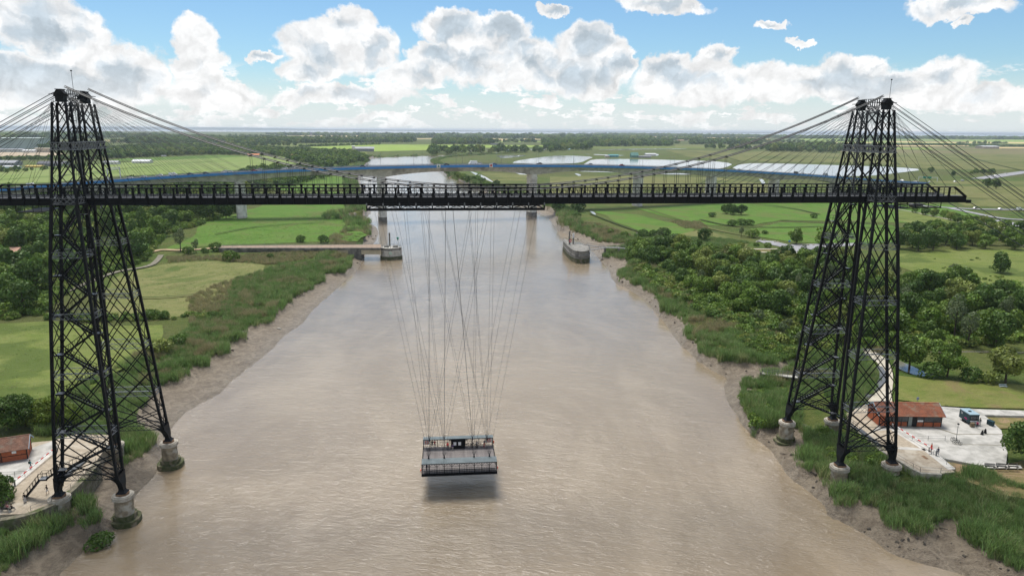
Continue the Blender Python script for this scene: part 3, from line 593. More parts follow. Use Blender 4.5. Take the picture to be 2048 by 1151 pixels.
for sx in (-1, 1):
    X0 = sx*S; half = halves[(sx, -1)]
    for ex in (-1, 1):
        for za, zb in ((56.2, 63.2), (63.7, 70.7)):
            for s in (-1, 1):
                xa = X0+ex*hw(za); xb = X0+ex*hw(zb)
                MB().bar((xa+.1*s, s*(yc(za)+hd(za)), za), (xb+.1*s, -s*(yc(zb)-hd(zb)), zb), .26, .12, up=(1, 0, 0)).build('portal_brace', STEEL, half)
        mb = MB(); zb = 63.2; yo = yc(zb)+hd(zb)+.1
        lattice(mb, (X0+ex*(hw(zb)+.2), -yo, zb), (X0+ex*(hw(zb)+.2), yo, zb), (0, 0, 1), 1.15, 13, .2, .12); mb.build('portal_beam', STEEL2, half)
        mb = MB(); zb = 70.2; yo = yc(zb)-hd(zb); lattice(mb, (X0+ex*1.0, -yo, zb), (X0+ex*1.0, yo, zb), (0, 0, 1), .9, 6, .14, .06); mb.build('portal_beam', STEEL, half)
        mb = MB()               # knee braces that carry the deck between the halves
        for s in (-1, 1):
            for k in range(5):
                a0 = k/5*math.pi/2; a1 = (k+1)/5*math.pi/2; x = X0+ex*hw(52)
                f = lambda a: (x, s*(yc(49)-hd(49)-2.2*(1-math.cos(a))), 49.5+4.4*math.sin(a))
                mb.bar(f(a0), f(a1), .2)
            mb.bar((x, s*5.6, 54.2), (x, 0, 54.2), .3)
        mb.build('knee_brace', STEEL, half)
    mb = MB(); mb.box(X0-.6, X0+.6, -3.1, 3.1, 71.3, 71.4)
    for e in (-.6, .6):
        for k in range(9): mb.bar((X0+e, -2.8+k*.7, 71.4), (X0+e, -2.8+k*.7, 72.7), .07)
        for h in (72.1, 72.7): mb.bar((X0+e, -2.9, h), (X0+e, 2.9, h), .06)
    mb.build('summit_walkway', STEEL, half)
    mb = MB(); ym = -4 if sx > 0 else 1.2; mb.tube((X0+.4*sx, ym, 72.4), (X0+.4*sx, ym, 75.9), .035, 5); mb.box(X0+.4*sx-.1, X0+.4*sx+.1, ym-.1, ym+.1, 75.8, 76.0); mb.build('mast', STEEL, half)
    mb = MB()                   # ladder up the inside of the head frame
    yl = 2.6*(1 if sx > 0 else -1); xl = X0-sx*.9
    for e in (-.3, .3): mb.bar((xl+e, yl, 55.5), (xl+e, yl*.9, 71), .07)
    for k in range(38): mb.bar((xl-.3, yl, 55.8+k*.4), (xl+.3, yl, 55.8+k*.4), .05)
    for k in range(9): mb.box(xl-.45, xl+.45, yl-.4, yl-.34, 56.5+k*1.6, 56.6+k*1.6); mb.box(xl-.45, xl-.4, yl-.4, yl+.05, 56.5+k*1.6, 56.6+k*1.6); mb.box(xl+.4, xl+.45, yl-.4, yl+.05, 56.5+k*1.6, 56.6+k*1.6)
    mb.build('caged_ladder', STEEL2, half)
# stairs: zigzag flights inside the near half of the left pylon and the far half of the right one
def flight(p, q, half, W=.9):
    p = Vector(p); q = Vector(q); mb = MB(); n = max(3, int(abs(q.z-p.z)/.24))
    d = (q-p); h = Vector((d.x, d.y, 0)).normalized(); a = Vector((-h.y, h.x, 0))*W/2
    for s in (-1, 1):
        mb.bar(p+a*s, q+a*s, .09, .30)
        for k in range(6):
            b = p.lerp(q, (k+.5)/6)+a*s; mb.bar(b, b+Vector((0, 0, 1.05)), .05)
        mb.bar(p+a*s+Vector((0, 0, 1.05)), q+a*s+Vector((0, 0, 1.05)), .06)
    mb.mat(STEEL)
    mb.mats = [STEEL, STEEL2]; mb.cur = 1
    for k in range(n):
        c = p.lerp(q, (k+.5)/n); mb.bar(c-a, c+a, .26, .04)
    mb.build('stair_flight', None, half)
def landing(c, half, lx=1.3, ly=1.2):
    x, y, z = c; mb = MB(); mb.mat(STEEL2).box(x-lx/2, x+lx/2, y-ly/2, y+ly/2, z-.06, z+.02); mb.mat(STEEL)
    mb.box(x-lx/2, x+lx/2, y-ly/2-.05, y-ly/2, z-.2, z+.03)
    for ex in (-1, 1):
        for ey in (-1, 1): mb.bar((x+ex*lx/2, y+ey*ly/2, z), (x+ex*lx/2, y+ey*ly/2, z+1.05), .05)
    for h in (.55, 1.05): mb.bar((x-lx/2, y-ly/2, z+h), (x+lx/2, y-ly/2, z+h), .05); mb.bar((x-lx/2, y+ly/2, z+h), (x+lx/2, y+ly/2, z+h), .05)
    mb.build('stair_landing', None, half)
for sx, sy in ((-1, -1), (1, 1)):
    half = halves[(sx, sy)]; X0 = sx*S; zs = [10.2+3.28*i for i in range(14)]; prev = None
    for i, z in enumerate(zs):
        side_ = -1 if i % 2 == 0 else 1
        x = X0+side_*(hw(z)*.82); y = sy*yc(z)+.35*side_; c = (x, y, z)
        landing(c, half)
        if prev:
            px_, py_, pz_ = prev; flight((px_-(-1 if x < px_ else 1)*-.6, (py_+y)/2, pz_), (x-(1 if x > px_ else -1)*.6, (py_+y)/2, z), half)
        prev = c
c = (-S-hw(10.2)*.82, -10, 10.2)
flight((-S-5.6-1.4, -9.6, 8.3), (c[0]-.6, c[1], 10.2), halves[(-1, -1)], 1.1); landing((-S-7.6, -9.6, 8.3), halves[(-1, -1)], 1.4, 1.3)
flight((-S-11.2, -9.7, 4.75), (-S-8.2, -9.6, 8.3), halves[(-1, -1)], 1.1)
c = (S-hw(10.2)*.82, 10, 10.2); flight((S+3.6, 9.4, 7.4), (c[0]+.6, 9.8, 10.2), halves[(1, 1)], 1.0); landing((S+4.2, 9.4, 7.4), halves[(1, 1)], 1.6, 1.3); flight((S+8, 5.4, 5.0), (S+4.6, 8.9, 7.4), halves[(1, 1)], 1.0)
# ---- deck
POSTS = [-86.4+2.16*i for i in range(81)]
for sy in (-1, 1):
    Y = sy*3.9; mb = MB()
    mb.box(-87.75, 87.75, Y-.06, Y+.06, 54.2, 55.2); mb.box(-87.75, 87.75, Y-.28, Y+.28, 54.12, 54.2); mb.box(-87.75, 87.75, Y-.28, Y+.28, 55.2, 55.28)
    mb.box(-85.2, 85.2, Y-.16, Y+.16, 56.86, 57.04)
    for e in (-1, 1): mb.bar((e*85.2, Y, 56.92), (e*87.6, Y, 55.2), .3, .34)
    girder = mb.build('truss_girder', STEEL, bridge)
    for k, x in enumerate(POSTS[1:-1]):
        if k == 0:
            big = k % 2 == 0; q = MB(); q.box(-.15, .15, -.13, .13, 55.28, 56.86); q.profile([(-.34, 55.28), (.34, 55.28), (.15, 55.75), (-.15, 55.75)], -.05, .05); q.profile([(-.28, 56.86), (.28, 56.86), (.13, 56.5), (-.13, 56.5)], -.05, .05)
            q.box(-.07, .07, -.22, .22, 54.2, 55.28); pm = q.mesh('post', STEEL)
        o = mobj('post', pm, girder); o.location = (x, Y, 0)
    mb = MB()
    for a, b in zip(POSTS[1:-2], POSTS[2:-1]):
        xm = (a+b)/2; mb.bar((xm, Y, 55.3), (xm, Y, 56.86), .08)
        if abs(xm) < 46 or int(a*10) % 3 == 0:
            for p, q in ((a, xm), (xm, b)): mb.bar((p, Y, 55.3), (q, Y, 56.85), .035); mb.bar((p, Y, 56.85), (q, Y, 55.3), .035)
    mb.build('web_lacing', STEEL, girder, kind='stuff')
    mb = MB(); yi = Y-sy*.85
    for k in range(163): mb.bar((-87+k*1.07, yi-sy*.35, 55.3), (-87+k*1.07, yi-sy*.35, 56.4), .04)
    for h in (55.85, 56.4): mb.bar((-87.5, yi-sy*.35, h), (87.5, yi-sy*.35, h), .05)
    mb.build('walkway_railing', STEEL, bridge)
    MB().box(-87.6, 87.6, min(yi-.32, yi+.32), max(yi-.32, yi+.32), 55.30, 55.36).build('walkway', WALKD, bridge)
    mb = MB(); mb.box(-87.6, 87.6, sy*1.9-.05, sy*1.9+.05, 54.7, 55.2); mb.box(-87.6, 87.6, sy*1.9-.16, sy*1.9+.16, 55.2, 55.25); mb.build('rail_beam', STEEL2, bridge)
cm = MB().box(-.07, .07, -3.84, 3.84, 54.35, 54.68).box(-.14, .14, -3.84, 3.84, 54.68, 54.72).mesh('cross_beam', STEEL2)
for x in POSTS: o = mobj('cross_beam', cm, bridge); o.location = (x, 0, 0)
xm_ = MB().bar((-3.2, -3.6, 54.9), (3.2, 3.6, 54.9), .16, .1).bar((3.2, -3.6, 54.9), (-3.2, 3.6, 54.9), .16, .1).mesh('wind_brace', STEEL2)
for k in range(27): o = mobj('wind_brace', xm_, bridge); o.location = (-84.2+6.48*k, 0, 0)
# ---- ropes
def rope_curve(name, polylines, r, parent, mat=CABLE, **kw):
    mb = MB()
    for pl in polylines:
        P = [Vector(p) for p in pl]; n = 5; rings = []
        for i, p in enumerate(P):
            d = (P[min(i+1, len(P)-1)]-P[max(i-1, 0)]).normalized(); u = Vector((0, 1, 0)); a = d.cross(u).normalized(); b = a.cross(d); base = len(mb.v)
            mb.v += [tuple(p+(a*math.cos(2*math.pi*k/n)+b*math.sin(2*math.pi*k/n))*r) for k in range(n)]; rings.append(base)
        for i, j in zip(rings[:-1], rings[1:]):
            for k in range(n): mb.f.append((i+k, i+(k+1) % n, j+(k+1) % n, j+k)); mb.mi.append(0)
        for bs in (rings[0], rings[-1]): mb.f.append(tuple(bs+k for k in range(n))); mb.mi.append(0)
    return mb.build(name, mat, parent, **kw)
def zc(x): return 56.5+.00345*x*x
for sy in (-1, 1):
    Y = sy*3.9
    for k in range(3):
        oy = (k-1)*.26; oz = .22 if k == 1 else 0
        rope_curve('suspension_cable', [[(x, Y+oy, zc(x)+oz) for x in np.linspace(-69.2, 69.2, 61)]], .07, bridge)
    mb = MB()
    for k in range(9): pass
    for x in POSTS:
        if abs(x) < 41.5 and zc(x) > 57.1:
            rope_curve('hanger', [[(x+d, Y, 56.9), (x+d, Y, zc(x))] for d in (-.16, .16)], .028, bridge)
            mb.box(x-.18, x+.18, Y-.3, Y+.3, zc(x)-.10, zc(x)+.12)
    mb.build('cable_clamps', STEEL, bridge, kind='stuff')
    for sx in (-1, 1):
        for k in range(9):
            xe = sx*(S-6.3-3.05*k); 
            for d in (-.22, .22): rope_curve('stay_cable', [[(sx*(S-1.3), Y+d, 71.5-.25*(8-k)/2), (xe+d, Y+d, 56.95)]], .021, bridge)
        for k in range(5):
            xe = sx*(S+3.4+3.4*k)
            for d in (-.2, .2): rope_curve('stay_cable', [[(sx*(S+1.3), Y+d, 71.3-.2*k), (xe+d, Y+d, 56.95 if k < 4 else 56.7)]], .022, bridge)
        for k in range(4):
            za, slope = 72.2-.42*k, (.585 if sx > 0 else .545); xe = sx*(S+1.3+(za-4)/slope)
            rope_curve('backstay', [[(sx*(S+.9), Y+(k % 2-.5)*.5, za), (xe, Y+(k % 2-.5)*.5, 4.0)]], .055, bridge)
        rope_curve('backstay', [[(sx*87.7, Y, 54.6), (sx*186, Y, 4.0)]], .07, bridge)
        MB().box(min(sx*87.9, sx*88.7), max(sx*87.9, sx*88.7), Y-.2, Y+.2, 54.0, 54.6).build('rope_socket', STEEL, bridge)
# platforms slung under the deck ends
for sx, xa, xb in ((-1, -75.5, -79.5), (1, 74.0, 78.0)):
    mb = MB(); x0, x1 = min(xa, xb), max(xa, xb); mb.box(x0, x1, -3.4, 3.4, 52.9, 53.0)
    for x in np.linspace(x0, x1, 4):
        for y in (-3.4, 3.4): mb.bar((x, y, 53), (x, y, 54.2), .06)
    for y in (-3.4, 3.4): mb.bar((x0, y, 53.6), (x1, y, 53.6), .05)
    mb.build('service_platform', STEEL, bridge)
# stone piers under the eight feet
def oval(a, b, n=20, e=2.6): return [(a*abs(math.cos(t))**(2/e)*math.copysign(1, math.cos(t)), b*abs(math.sin(t))**(2/e)*math.copysign(1, math.sin(t))) for t in [2*math.pi*i/n+.01 for i in range(n)]]
PIERLAB = {(-1, -1, -1): 'round stone pier at the edge of the left quay under a pylon foot', (-1, -1, 1): 'tall round stone pier in the brown water, nearest of the left pylon',
           (-1, 1, -1): 'stone pier half hidden by the left pylon at the end of the quay', (-1, 1, 1): 'round stone pier in the water below the far foot of the left pylon',
           (1, -1, -1): 'stone pier in the reeds below the near riverward foot of the right pylon', (1, -1, 1): 'low stone pier beside the right quay ramp under the near landward foot',
           (1, 1, -1): 'round stone pier on the mud, ringed by a low footing, behind the right reeds', (1, 1, 1): 'low stone pier in the grass behind the right pylon, under its far landward foot'}
for sx in (-1, 1):
    for sy in (-1, 1):
        for ex in (-1, 1):
            x, y = sx*S+ex*5.19, sy*10.6; e = empty('stone_pier', (x, y, 0), 0, PIERLAB[(sx, sy, ex)], 'pier', 'stone piers carrying the pylon feet')
            river = (ex == -sx)
            for nm, a, z0, z1, m in (('shaft', 1.45, .8, 4.55, STONE), ('cap_stone', 1.7, 4.55, 5.15, CAPST), ('bearing_slab', 1.1, 5.3, 5.6, RUSTTOP)):
                if nm == 'shaft':
                    for ci in range(5):
                        zz = .8+ci*.75; r_ = a*(1.03-.012*ci)+random.uniform(-.02, .02); MB().prism(oval(r_, r_, 24, 2.4), zz+.03, zz+.75).build('stone_course', STONE, e)
                    MB().prism(oval(a*.96, a*.96, 16, 2.4), .6, 4.55).build('core', ALGAE, e); continue
                mb = MB(); mb.prism(oval(a, a*(1.0 if nm != 'bearing_slab' else .95), 24 if nm != 'bearing_slab' else 8, 2.4), z0, z1)
                if nm == 'cap_stone': mb.prism(oval(1.5, 1.5, 24, 2.4), 5.15, 5.3)
                if nm == 'shaft': mb.prism(oval(1.52, 1.52, 24, 2.4), 2.6, 2.75)
                mb.build(nm, m, e)
            if river:
                MB().prism(oval(1.85, 1.85, 24, 2.4), .9, 1.7).build('footing', ALGAE, e); MB().prism(oval(2.45, 2.45, 24, 2.4), -2, .9).build('footing', ALGAE, e)
            else: MB().prism(oval(1.5, 1.5, 24, 2.4), -1, .8).build('footing', STONE, e)
# ================================================================== trolley frame and gondola
GX0 = -6.85
tr = empty('trolley_frame', (GX0, 0, 53), 0, 'long black steel trolley frame hanging under the bridge deck above the gondola', 'trolley')
for sy in (-1, 1):
    mb = MB(); Y = sy*3.9; mb.box(-15.5, 15.5, Y-.2, Y+.2, .0, .14); mb.box(-15.5, 15.5, Y-.12, Y+.12, .14, .42); mb.box(-15.5, 15.5, Y-.12, Y+.12, .9, 1.1)
    for k in range(12):
        x = -15.4+k*2.8; mb.bar((x, Y, .1), (x, Y, .95), .22)
        if k < 11: mb.bar((x, Y, .3), (x+1.4, Y, .86), .12); mb.bar((x+1.4, Y, .86), (x+2.8, Y, .3), .12)
    mb.build('side_girder', STEEL, tr)
mb = MB()
for k in range(12): mb.bar((-15.4+k*2.8, -3.8, .15), (-15.4+k*2.8, 3.8, .15), .14)
for k in range(11): mb.bar((-15.4+k*2.8, -3.8, .15), (-12.6+k*2.8, 3.8, .15), .06); mb.bar((-15.4+k*2.8, 3.8, .15), (-12.6+k*2.8, -3.8, .15), .06)
mb.build('cross_bracing', STEEL, tr)
for k in range(12):
    MB().box(-15.5+k*2.8, -15.3+k*2.8, -4.25, -4.15, .9, 1.35).build('roller_bracket', STEEL2, tr)
for k in range(12):
    for sy in (-1, 1): MB().tube((-15.4+k*2.8, sy*1.9-.08, 2.42), (-15.4+k*2.8, sy*1.9+.08, 2.42), .2, 10).build('wheel', STEEL, tr)
gon = empty('gondola', (GX0, 0, 4.1), 0, 'open ferry platform with two grey ribbed shelter roofs hanging by wires low over the river', 'gondola')
mb = MB(); mb.box(-7, 7, -5.8, 5.8, .0, .22)
for k in range(8): mb.box(-7+k*2-.06 if k else -7, -7+k*2+.06 if k else -6.9, -5.7, 5.7, -.3, 0)
for y in (-5.8, 5.7): mb.box(-7.05, 7.05, y, y+.1, -.25, .28)
mb.build('floor_frame', STEEL, gon)
pk = MB().box(-6.95, 6.95, -.135, .135, 0, .05).mesh('floor_plank', WOODD)
for k in range(39): o = mobj('floor_plank', pk, gon); o.location = (0, -5.6+k*.292, .225+random.uniform(0, .012))
def shelter(y0, y1, zf, zb, sgn):
    mb = MB(); mb.bar((-7, y0, zf-.08), (7, y0, zf-.08), .12); mb.bar((-7, y1, zb-.08), (7, y1, zb-.08), .12); roof = mb.build('roof', STEEL, gon)
    rp = MB().add([(-.225, y0-.08, zf), (.225, y0-.08, zf), (.225, y1+.08, zb), (-.225, y1+.08, zb), (-.225, y0-.08, zf+.03), (.225, y0-.08, zf+.03), (.225, y1+.08, zb+.03), (-.225, y1+.08, zb+.03)], [(0, 3, 2, 1), (4, 5, 6, 7), (0, 1, 5, 4), (1, 2, 6, 5), (2, 3, 7, 6), (3, 0, 4, 7)])
    rp.bar((.215, y0-.08, zf+.06), (.215, y1+.08, zb+.06), .05, .07); rm = rp.mesh('roof_panel', ZINC)
    for k in range(31): o = mobj('roof_panel', rm, roof); o.location = (-6.75+k*.45, 0, 0)
shelter(-5.9, -4.0, 2.32, 2.42, -1); shelter(4.6, 5.9, 2.42, 2.36, 1)
for sy, ys in ((-1, (-5.75, -4.1)), (1, (5.75, 4.75))):
    for y in ys:
        for k in range(11):
            if y == -4.1 and 0 < k < 10: continue
            if y == 4.75 and k not in (0, 4, 6, 10): continue
            MB().bar((-6.95+k*1.39, y, .2), (-6.95+k*1.39, y, 2.32), .10).build('post', STEEL, gon)
    y = sy*5.75; mb = MB()
    for h in (.55, .95, 1.25): mb.bar((-6.95, y, h), (6.95, y, h), .05)
    for k in range(10):
        x = -6.95+k*1.39
        if sy < 0:
            mb.bar((x, y, 1.6), (x+.695, y, 2.2), .05); mb.bar((x+.695, y, 2.2), (x+1.39, y, 1.6), .05); mb.bar((x, y, 1.6), (x+1.39, y, 1.6), .04)
            for j in (.46, .92): mb.bar((x+j, y, .25), (x+j, y, 1.25), .03)
        elif k not in (4, 5): mb.bar((x, y, 1.6), (x+1.39, y, 1.6), .04)
    mb.build('side_railing', STEEL, gon)
for sx in (-1, 1):
    mb = MB()
    for h in (.6, 1.2): mb.bar((sx*6.98, -5.7, h), (sx*6.98, 5.7, h), .05)
    for k in range(8): mb.bar((sx*6.98, -5.7+k*1.63, .2), (sx*6.98, -5.7+k*1.63, 1.2), .05)
    mb.build('gate', STEEL, gon)
mb = MB(); mb.box(-1.35, 1.35, 4.55, 5.6, .24, 2.3); mb.box(-1.0, -.2, 4.50, 4.55, .3, 2.2); cab = mb.build('pilot_cabin', STEEL, gon)
for x in (-.95, .0): MB().box(x, x+.55, 4.44, 4.49, 1.05, 1.75).build('notice', WHITE, cab)
for x in (-1.9, 1.4): MB().box(x, x+.5, 4.9, 4.95, 1.8, 2.2).build('notice', CAPST, cab)
for x in (-6.3, 6.2):
    MB().box(x-.6, x+.6, 5.60, 5.64, .9, 1.85).build('lifebuoy_board', WHITE, gon)
mb = MB(); mb.box(-6.6, 6.6, -5.5, -5.1, .62, .7); [mb.box(x-.05, x+.05, -5.5, -5.1, .25, .62) for x in (-6, -3, 0, 3, 6)]; mb.build('bench', WOODD, gon)
wires = []
for sy in (-1, 1):
    for g in (-5.7, -2.8, 2.8, 5.7):
        y = sy*3.9
        for d in (-8.4, -3.4, .9, 8.4):
            rope_curve('suspension_wire', [[(g, y, 2.55), (max(-15, min(15, g+d)), y, 48.95)]], .021, gon)
        mb = MB(); mb.tube((g, y-.14, 2.55), (g, y+.14, 2.55), .16, 8); mb.bar((g, y, 2.5), (g, y, .25), .07); mb.bar((g, y, 2.6), (g-.35, y, 3.6), .05); mb.bar((g, y, 2.6), (g+.35, y, 3.6), .05); mb.build('hanger_rod', STEEL, gon)
def torus(name, R0, r, loc, rot, label, group=None):
    me = bpy.data.meshes.new(name); V = []; Q = []; n, k = 16, 8
    for i in range(n):
        a = 2*math.pi*i/n
        for j in range(k):
            b = 2*math.pi*j/k; V.append(((R0+r*math.cos(b))*math.cos(a), r*math.sin(b), (R0+r*math.cos(b))*math.sin(a)))
    for i in range(n):
        for j in range(k): Q.append((i*k+j, i*k+(j+1) % k, ((i+1) % n)*k+(j+1) % k, ((i+1) % n)*k+j))
    me.from_pydata(V, [], Q); me.materials.append(ORANGE); me.materials.append(WHITE); me.polygons.foreach_set('use_smooth', [True]*len(Q))
    me.polygons.foreach_set('material_index', [1 if (q//k) % 4 == 0 else 0 for q in range(len(Q))]); me.update()
    o = mobj(name, me, label=label, cat='lifebuoy', group=group); o.location = loc; o.rotation_euler = rot; return o
g_ = 'lifebuoys hung on the gondola'
torus('lifebuoy', .3, .09, (GX0-6.3, 5.5, 5.5), (0, 0, 0), 'orange and white lifebuoy on the board at the far left corner of the gondola', g_)
torus('lifebuoy', .3, .09, (GX0+6.2, 5.5, 5.5), (0, 0, 0), 'orange and white lifebuoy on the board at the far right corner of the gondola', g_)
torus('lifebuoy', .3, .09, (GX0-7.15, -5.5, 5.0), (0, 0, math.pi/2), 'orange lifebuoy on the left end of the near shelter of the gondola', g_)
torus('lifebuoy', .3, .09, (GX0+7.15, -5.5, 5.0), (0, 0, math.pi/2), 'orange lifebuoy on the right end of the near shelter of the gondola', g_)
torus('lifebuoy', .3, .09, (GX0+7.15, 5.2, 5.3), (0, 0, math.pi/2), 'orange lifebuoy on the right end of the far shelter of the gondola', g_)
# small winch carriage parked under the right end of the deck
cr = empty('service_carriage', (81, 0, 53.2), 0, 'small dark carriage with machinery hanging under the right end of the deck', 'carriage')
mb = MB(); mb.box(-2.6, 2.6, -3.2, -3.0, -.2, .0); mb.box(-2.6, 2.6, 3.0, 3.2, -.2, 0); 
for x in (-2.5, 0, 2.5):
    for y in (-3.1, 3.1): mb.bar((x, y, -.1), (x, y, .95), .1)
    mb.bar((x, -3.1, -.1), (x, 3.1, -.1), .12)
mb.bar((-2.5, -3.1, 0), (0, -3.1, .9), .08); mb.bar((2.5, -3.1, 0), (0, -3.1, .9), .08); mb.build('frame', STEEL, cr)
mb = MB(); mb.tube((-2.3, -2.6, .25), (-2.3, -1.2, .25), .35, 10); mb.box(-1.7, -.7, -2.7, -1.4, 0, .55); mb.build('winch', STEEL2, cr)
# ================================================================== road viaduct behind
def Yv(x): return 411+.23*x+.0005*x*x
def x_at(u):
    lo, hi = -600., 900.
    for _ in range(50):
        m_ = (lo+hi)/2
        if px((m_, Yv(m_), 40))[0] < u: lo = m_
        else: hi = m_
    return lo
_pr = [(0, 374.5), (100, 370.3), (161, 367), (229, 362.8), (300, 357.9), (412, 350.5), (525, 341.8), (637, 336.3), (758, 333.0), (860, 331.0), (980, 330.2), (1090, 330.4), (1200, 332.2), (1400, 339.4), (1560, 348), (1700, 355), (1780, 359.3), (1903, 365.7)]
_vx = [x_at(u) for u, v in _pr]; _vz = [at_y(u, v, Yv(x))[2] for (u, v), x in zip(_pr, _vx)]
_co = np.polyfit(_vx, _vz, 4)
XA, XB = x_at(-60), x_at(1925)
def Zv(x): return float(np.polyval(_co, min(max(x, XA), XB)))
def nrm(x):
    d = Vector((1, .23+.001*x)).normalized(); return Vector((-d.y, d.x)), d
def vp(x, off, z):
    n, d = nrm(x); return (x+n.x*off, Yv(x)+n.y*off, z)
PIERX = [x_at(u) for u in (472, 764, 1073, 1290, 1439, 1567, 1690)]
sp = PIERX[1]-PIERX[0]; PIERX = [PIERX[0]-1.8*sp, PIERX[0]-.92*sp]+PIERX+[PIERX[-1]+75]
def depth(x):
    d = min(abs(x-p) for p in PIERX); big = 1. if -80 < x < 190 else .72
    return 3.3+3.4*big*max(0, 1-d/42)**1.8
PIERC = mat_noise('pale_pier_concrete', (.72, .70, .64), (.56, .54, .48), .25, .85, .2, c3=(.42, .40, .36), s3=.2)
via = empty('road_viaduct', (0, 0, 0), 0, 'long concrete road viaduct with a bright blue parapet crossing the river behind the steel bridge', 'viaduct')
def loft(name, sect, xs, mat, parent, **kw):
    mb = MB(); prev = None; vs = []; fs = []
    for i, x in enumerate(xs):
        pts = [vp(x, o, z) for o, z in sect(x)]; k = len(pts); vs += pts
        if i:
            for j in range(k): fs.append(((i-1)*k+j, (i-1)*k+(j+1) % k, i*k+(j+1) % k, i*k+j))
    fs += [tuple(range(k-1, -1, -1)), tuple((len(xs)-1)*k+j for j in range(k))]
    mb.add(vs, fs); return mb.build(name, mat, parent, recalc=True, **kw)
xs = list(np.linspace(XA, XB, 220)); W = 17.
loft('box_girder', lambda x: [(2.6, Zv(x)-1.2), (.4, Zv(x)-1.0), (.4, Zv(x)+.18), (W-.4, Zv(x)+.18), (W-.4, Zv(x)-1.0), (W-2.6, Zv(x)-1.2), (W-4, Zv(x)-1.0-depth(x)), (4, Zv(x)-1.0-depth(x))], xs, CONC, via)
loft('carriageway', lambda x: [(.5, Zv(x)+.19), (W-.5, Zv(x)+.19), (W-.5, Zv(x)+.29), (.5, Zv(x)+.29)], xs, ASPH, via)
for o in (0, W-.25): loft('parapet', lambda x: [(o, Zv(x)-1.3), (o+.25, Zv(x)-1.3), (o+.25, Zv(x)+.42), (o, Zv(x)+.42)], xs, BLUE, via)
loft('median_barrier', lambda x: [(W/2-.2, Zv(x)+.29), (W/2+.2, Zv(x)+.29), (W/2+.1, Zv(x)+.7), (W/2-.1, Zv(x)+.7)], xs, CONCP, via)
for o in (.1, W-.1):
    loft('railing', lambda x: [(o-.04, Zv(x)+1.07), (o+.04, Zv(x)+1.07), (o+.04, Zv(x)+1.15), (o-.04, Zv(x)+1.15)], xs, GREYB, via)
    loft('railing', lambda x: [(o-.04, Zv(x)+.75), (o+.04, Zv(x)+.75), (o+.04, Zv(x)+.85), (o-.04, Zv(x)+.85)], xs, GREYB, via)
    mb = MB()
    for x in np.arange(XA+1, XB-1, 3.): mb.bar(vp(x, o, Zv(x)+.4), vp(x, o, Zv(x)+1.15), .06)
    mb.build('railing_posts', GREYB, via, kind='stuff')
for i, x in enumerate(PIERX):
    n, d = nrm(x); top = Zv(x)-1.0-depth(x)+.5; mb = MB(); wd = 2.9 if 2 <= i <= 4 else 2.5; base = gz(*vp(x, W/2, 0)[:2]); base = min(base, 4)-2
    def ring(hx, hy): return [tuple(Vector(vp(x, W/2, 0)[:2])+d*sx_*hx+n*sy_*hy) for sx_, sy_ in ((-1, -.7), (-.6, -1), (.6, -1), (1, -.7), (1, .7), (.6, 1), (-.6, 1), (-1, .7))]
    mb.prism(ring(wd, 5.2), base, top-3.0); mb.prism(ring(wd+.35, 5.5), top-3.0, top-2.2); mb.prism(ring(wd, 5.0), top-2.2, top)
    p = mb.build('pier', PIERC, via)
    if base < -1: MB().prism(ring(wd+.12, 5.3), base, 3.2).build('waterline_stain', CONCD, p)
    else:
        MB().prism(ring(wd+.12, 5.3), base, 5.6).build('base', CONCP, p)
# navigation boards on the parapet
for u, mat_, lab in ((877, 'tri', 'white square navigation board with a green triangle on the viaduct parapet'), (982, 'sq', 'white square navigation board with a red square on the viaduct parapet')):
    x = x_at(u); e = empty('navigation_board', vp(x, -.35, Zv(x)), math.atan(.23+.001*x), lab, 'sign', 'navigation boards on the viaduct')
    MB().box(-1.35, 1.35, -.05, .05, -1.3, 1.4).build('board', WHITE, e)
    if mat_ == 'tri': MB().profile([(-.85, -.8), (.85, -.8), (0, .95)], -.09, -.052).build('triangle', mat_noise('green_sign', (.01, .22, .17), (.01, .18, .15), 2, .5), e)
    else: MB().box(-.75, .75, -.09, -.052, -.7, .8).build('square', RED, e)
# lamps
lm = MB(); lm.tube((0, 0, 0), (0, 0, 9), .11, 6, .07); lm.bar((0, 0, 9), (0, 1.6, 9.15), .09); lm.box(-.12, .12, 1.2, 2.0, 9.08, 9.22); lamp_me = lm.mesh('street_lamp', STEEL2)
k = 0
for x in np.arange(x_at(650), x_at(1720), 31):
    for far in (0, 1):
        xx = x+far*9; o = mobj('street_lamp', lamp_me, label='slender grey street lamp standing on the viaduct above the blue parapet', cat='street lamp', group='street lamps along the viaduct')
        o.location = vp(xx, W+.1 if far else -.0+.35, Zv(xx)+.28); o.rotation_euler = (0, 0, math.atan(.23)+(math.pi if far else 0))
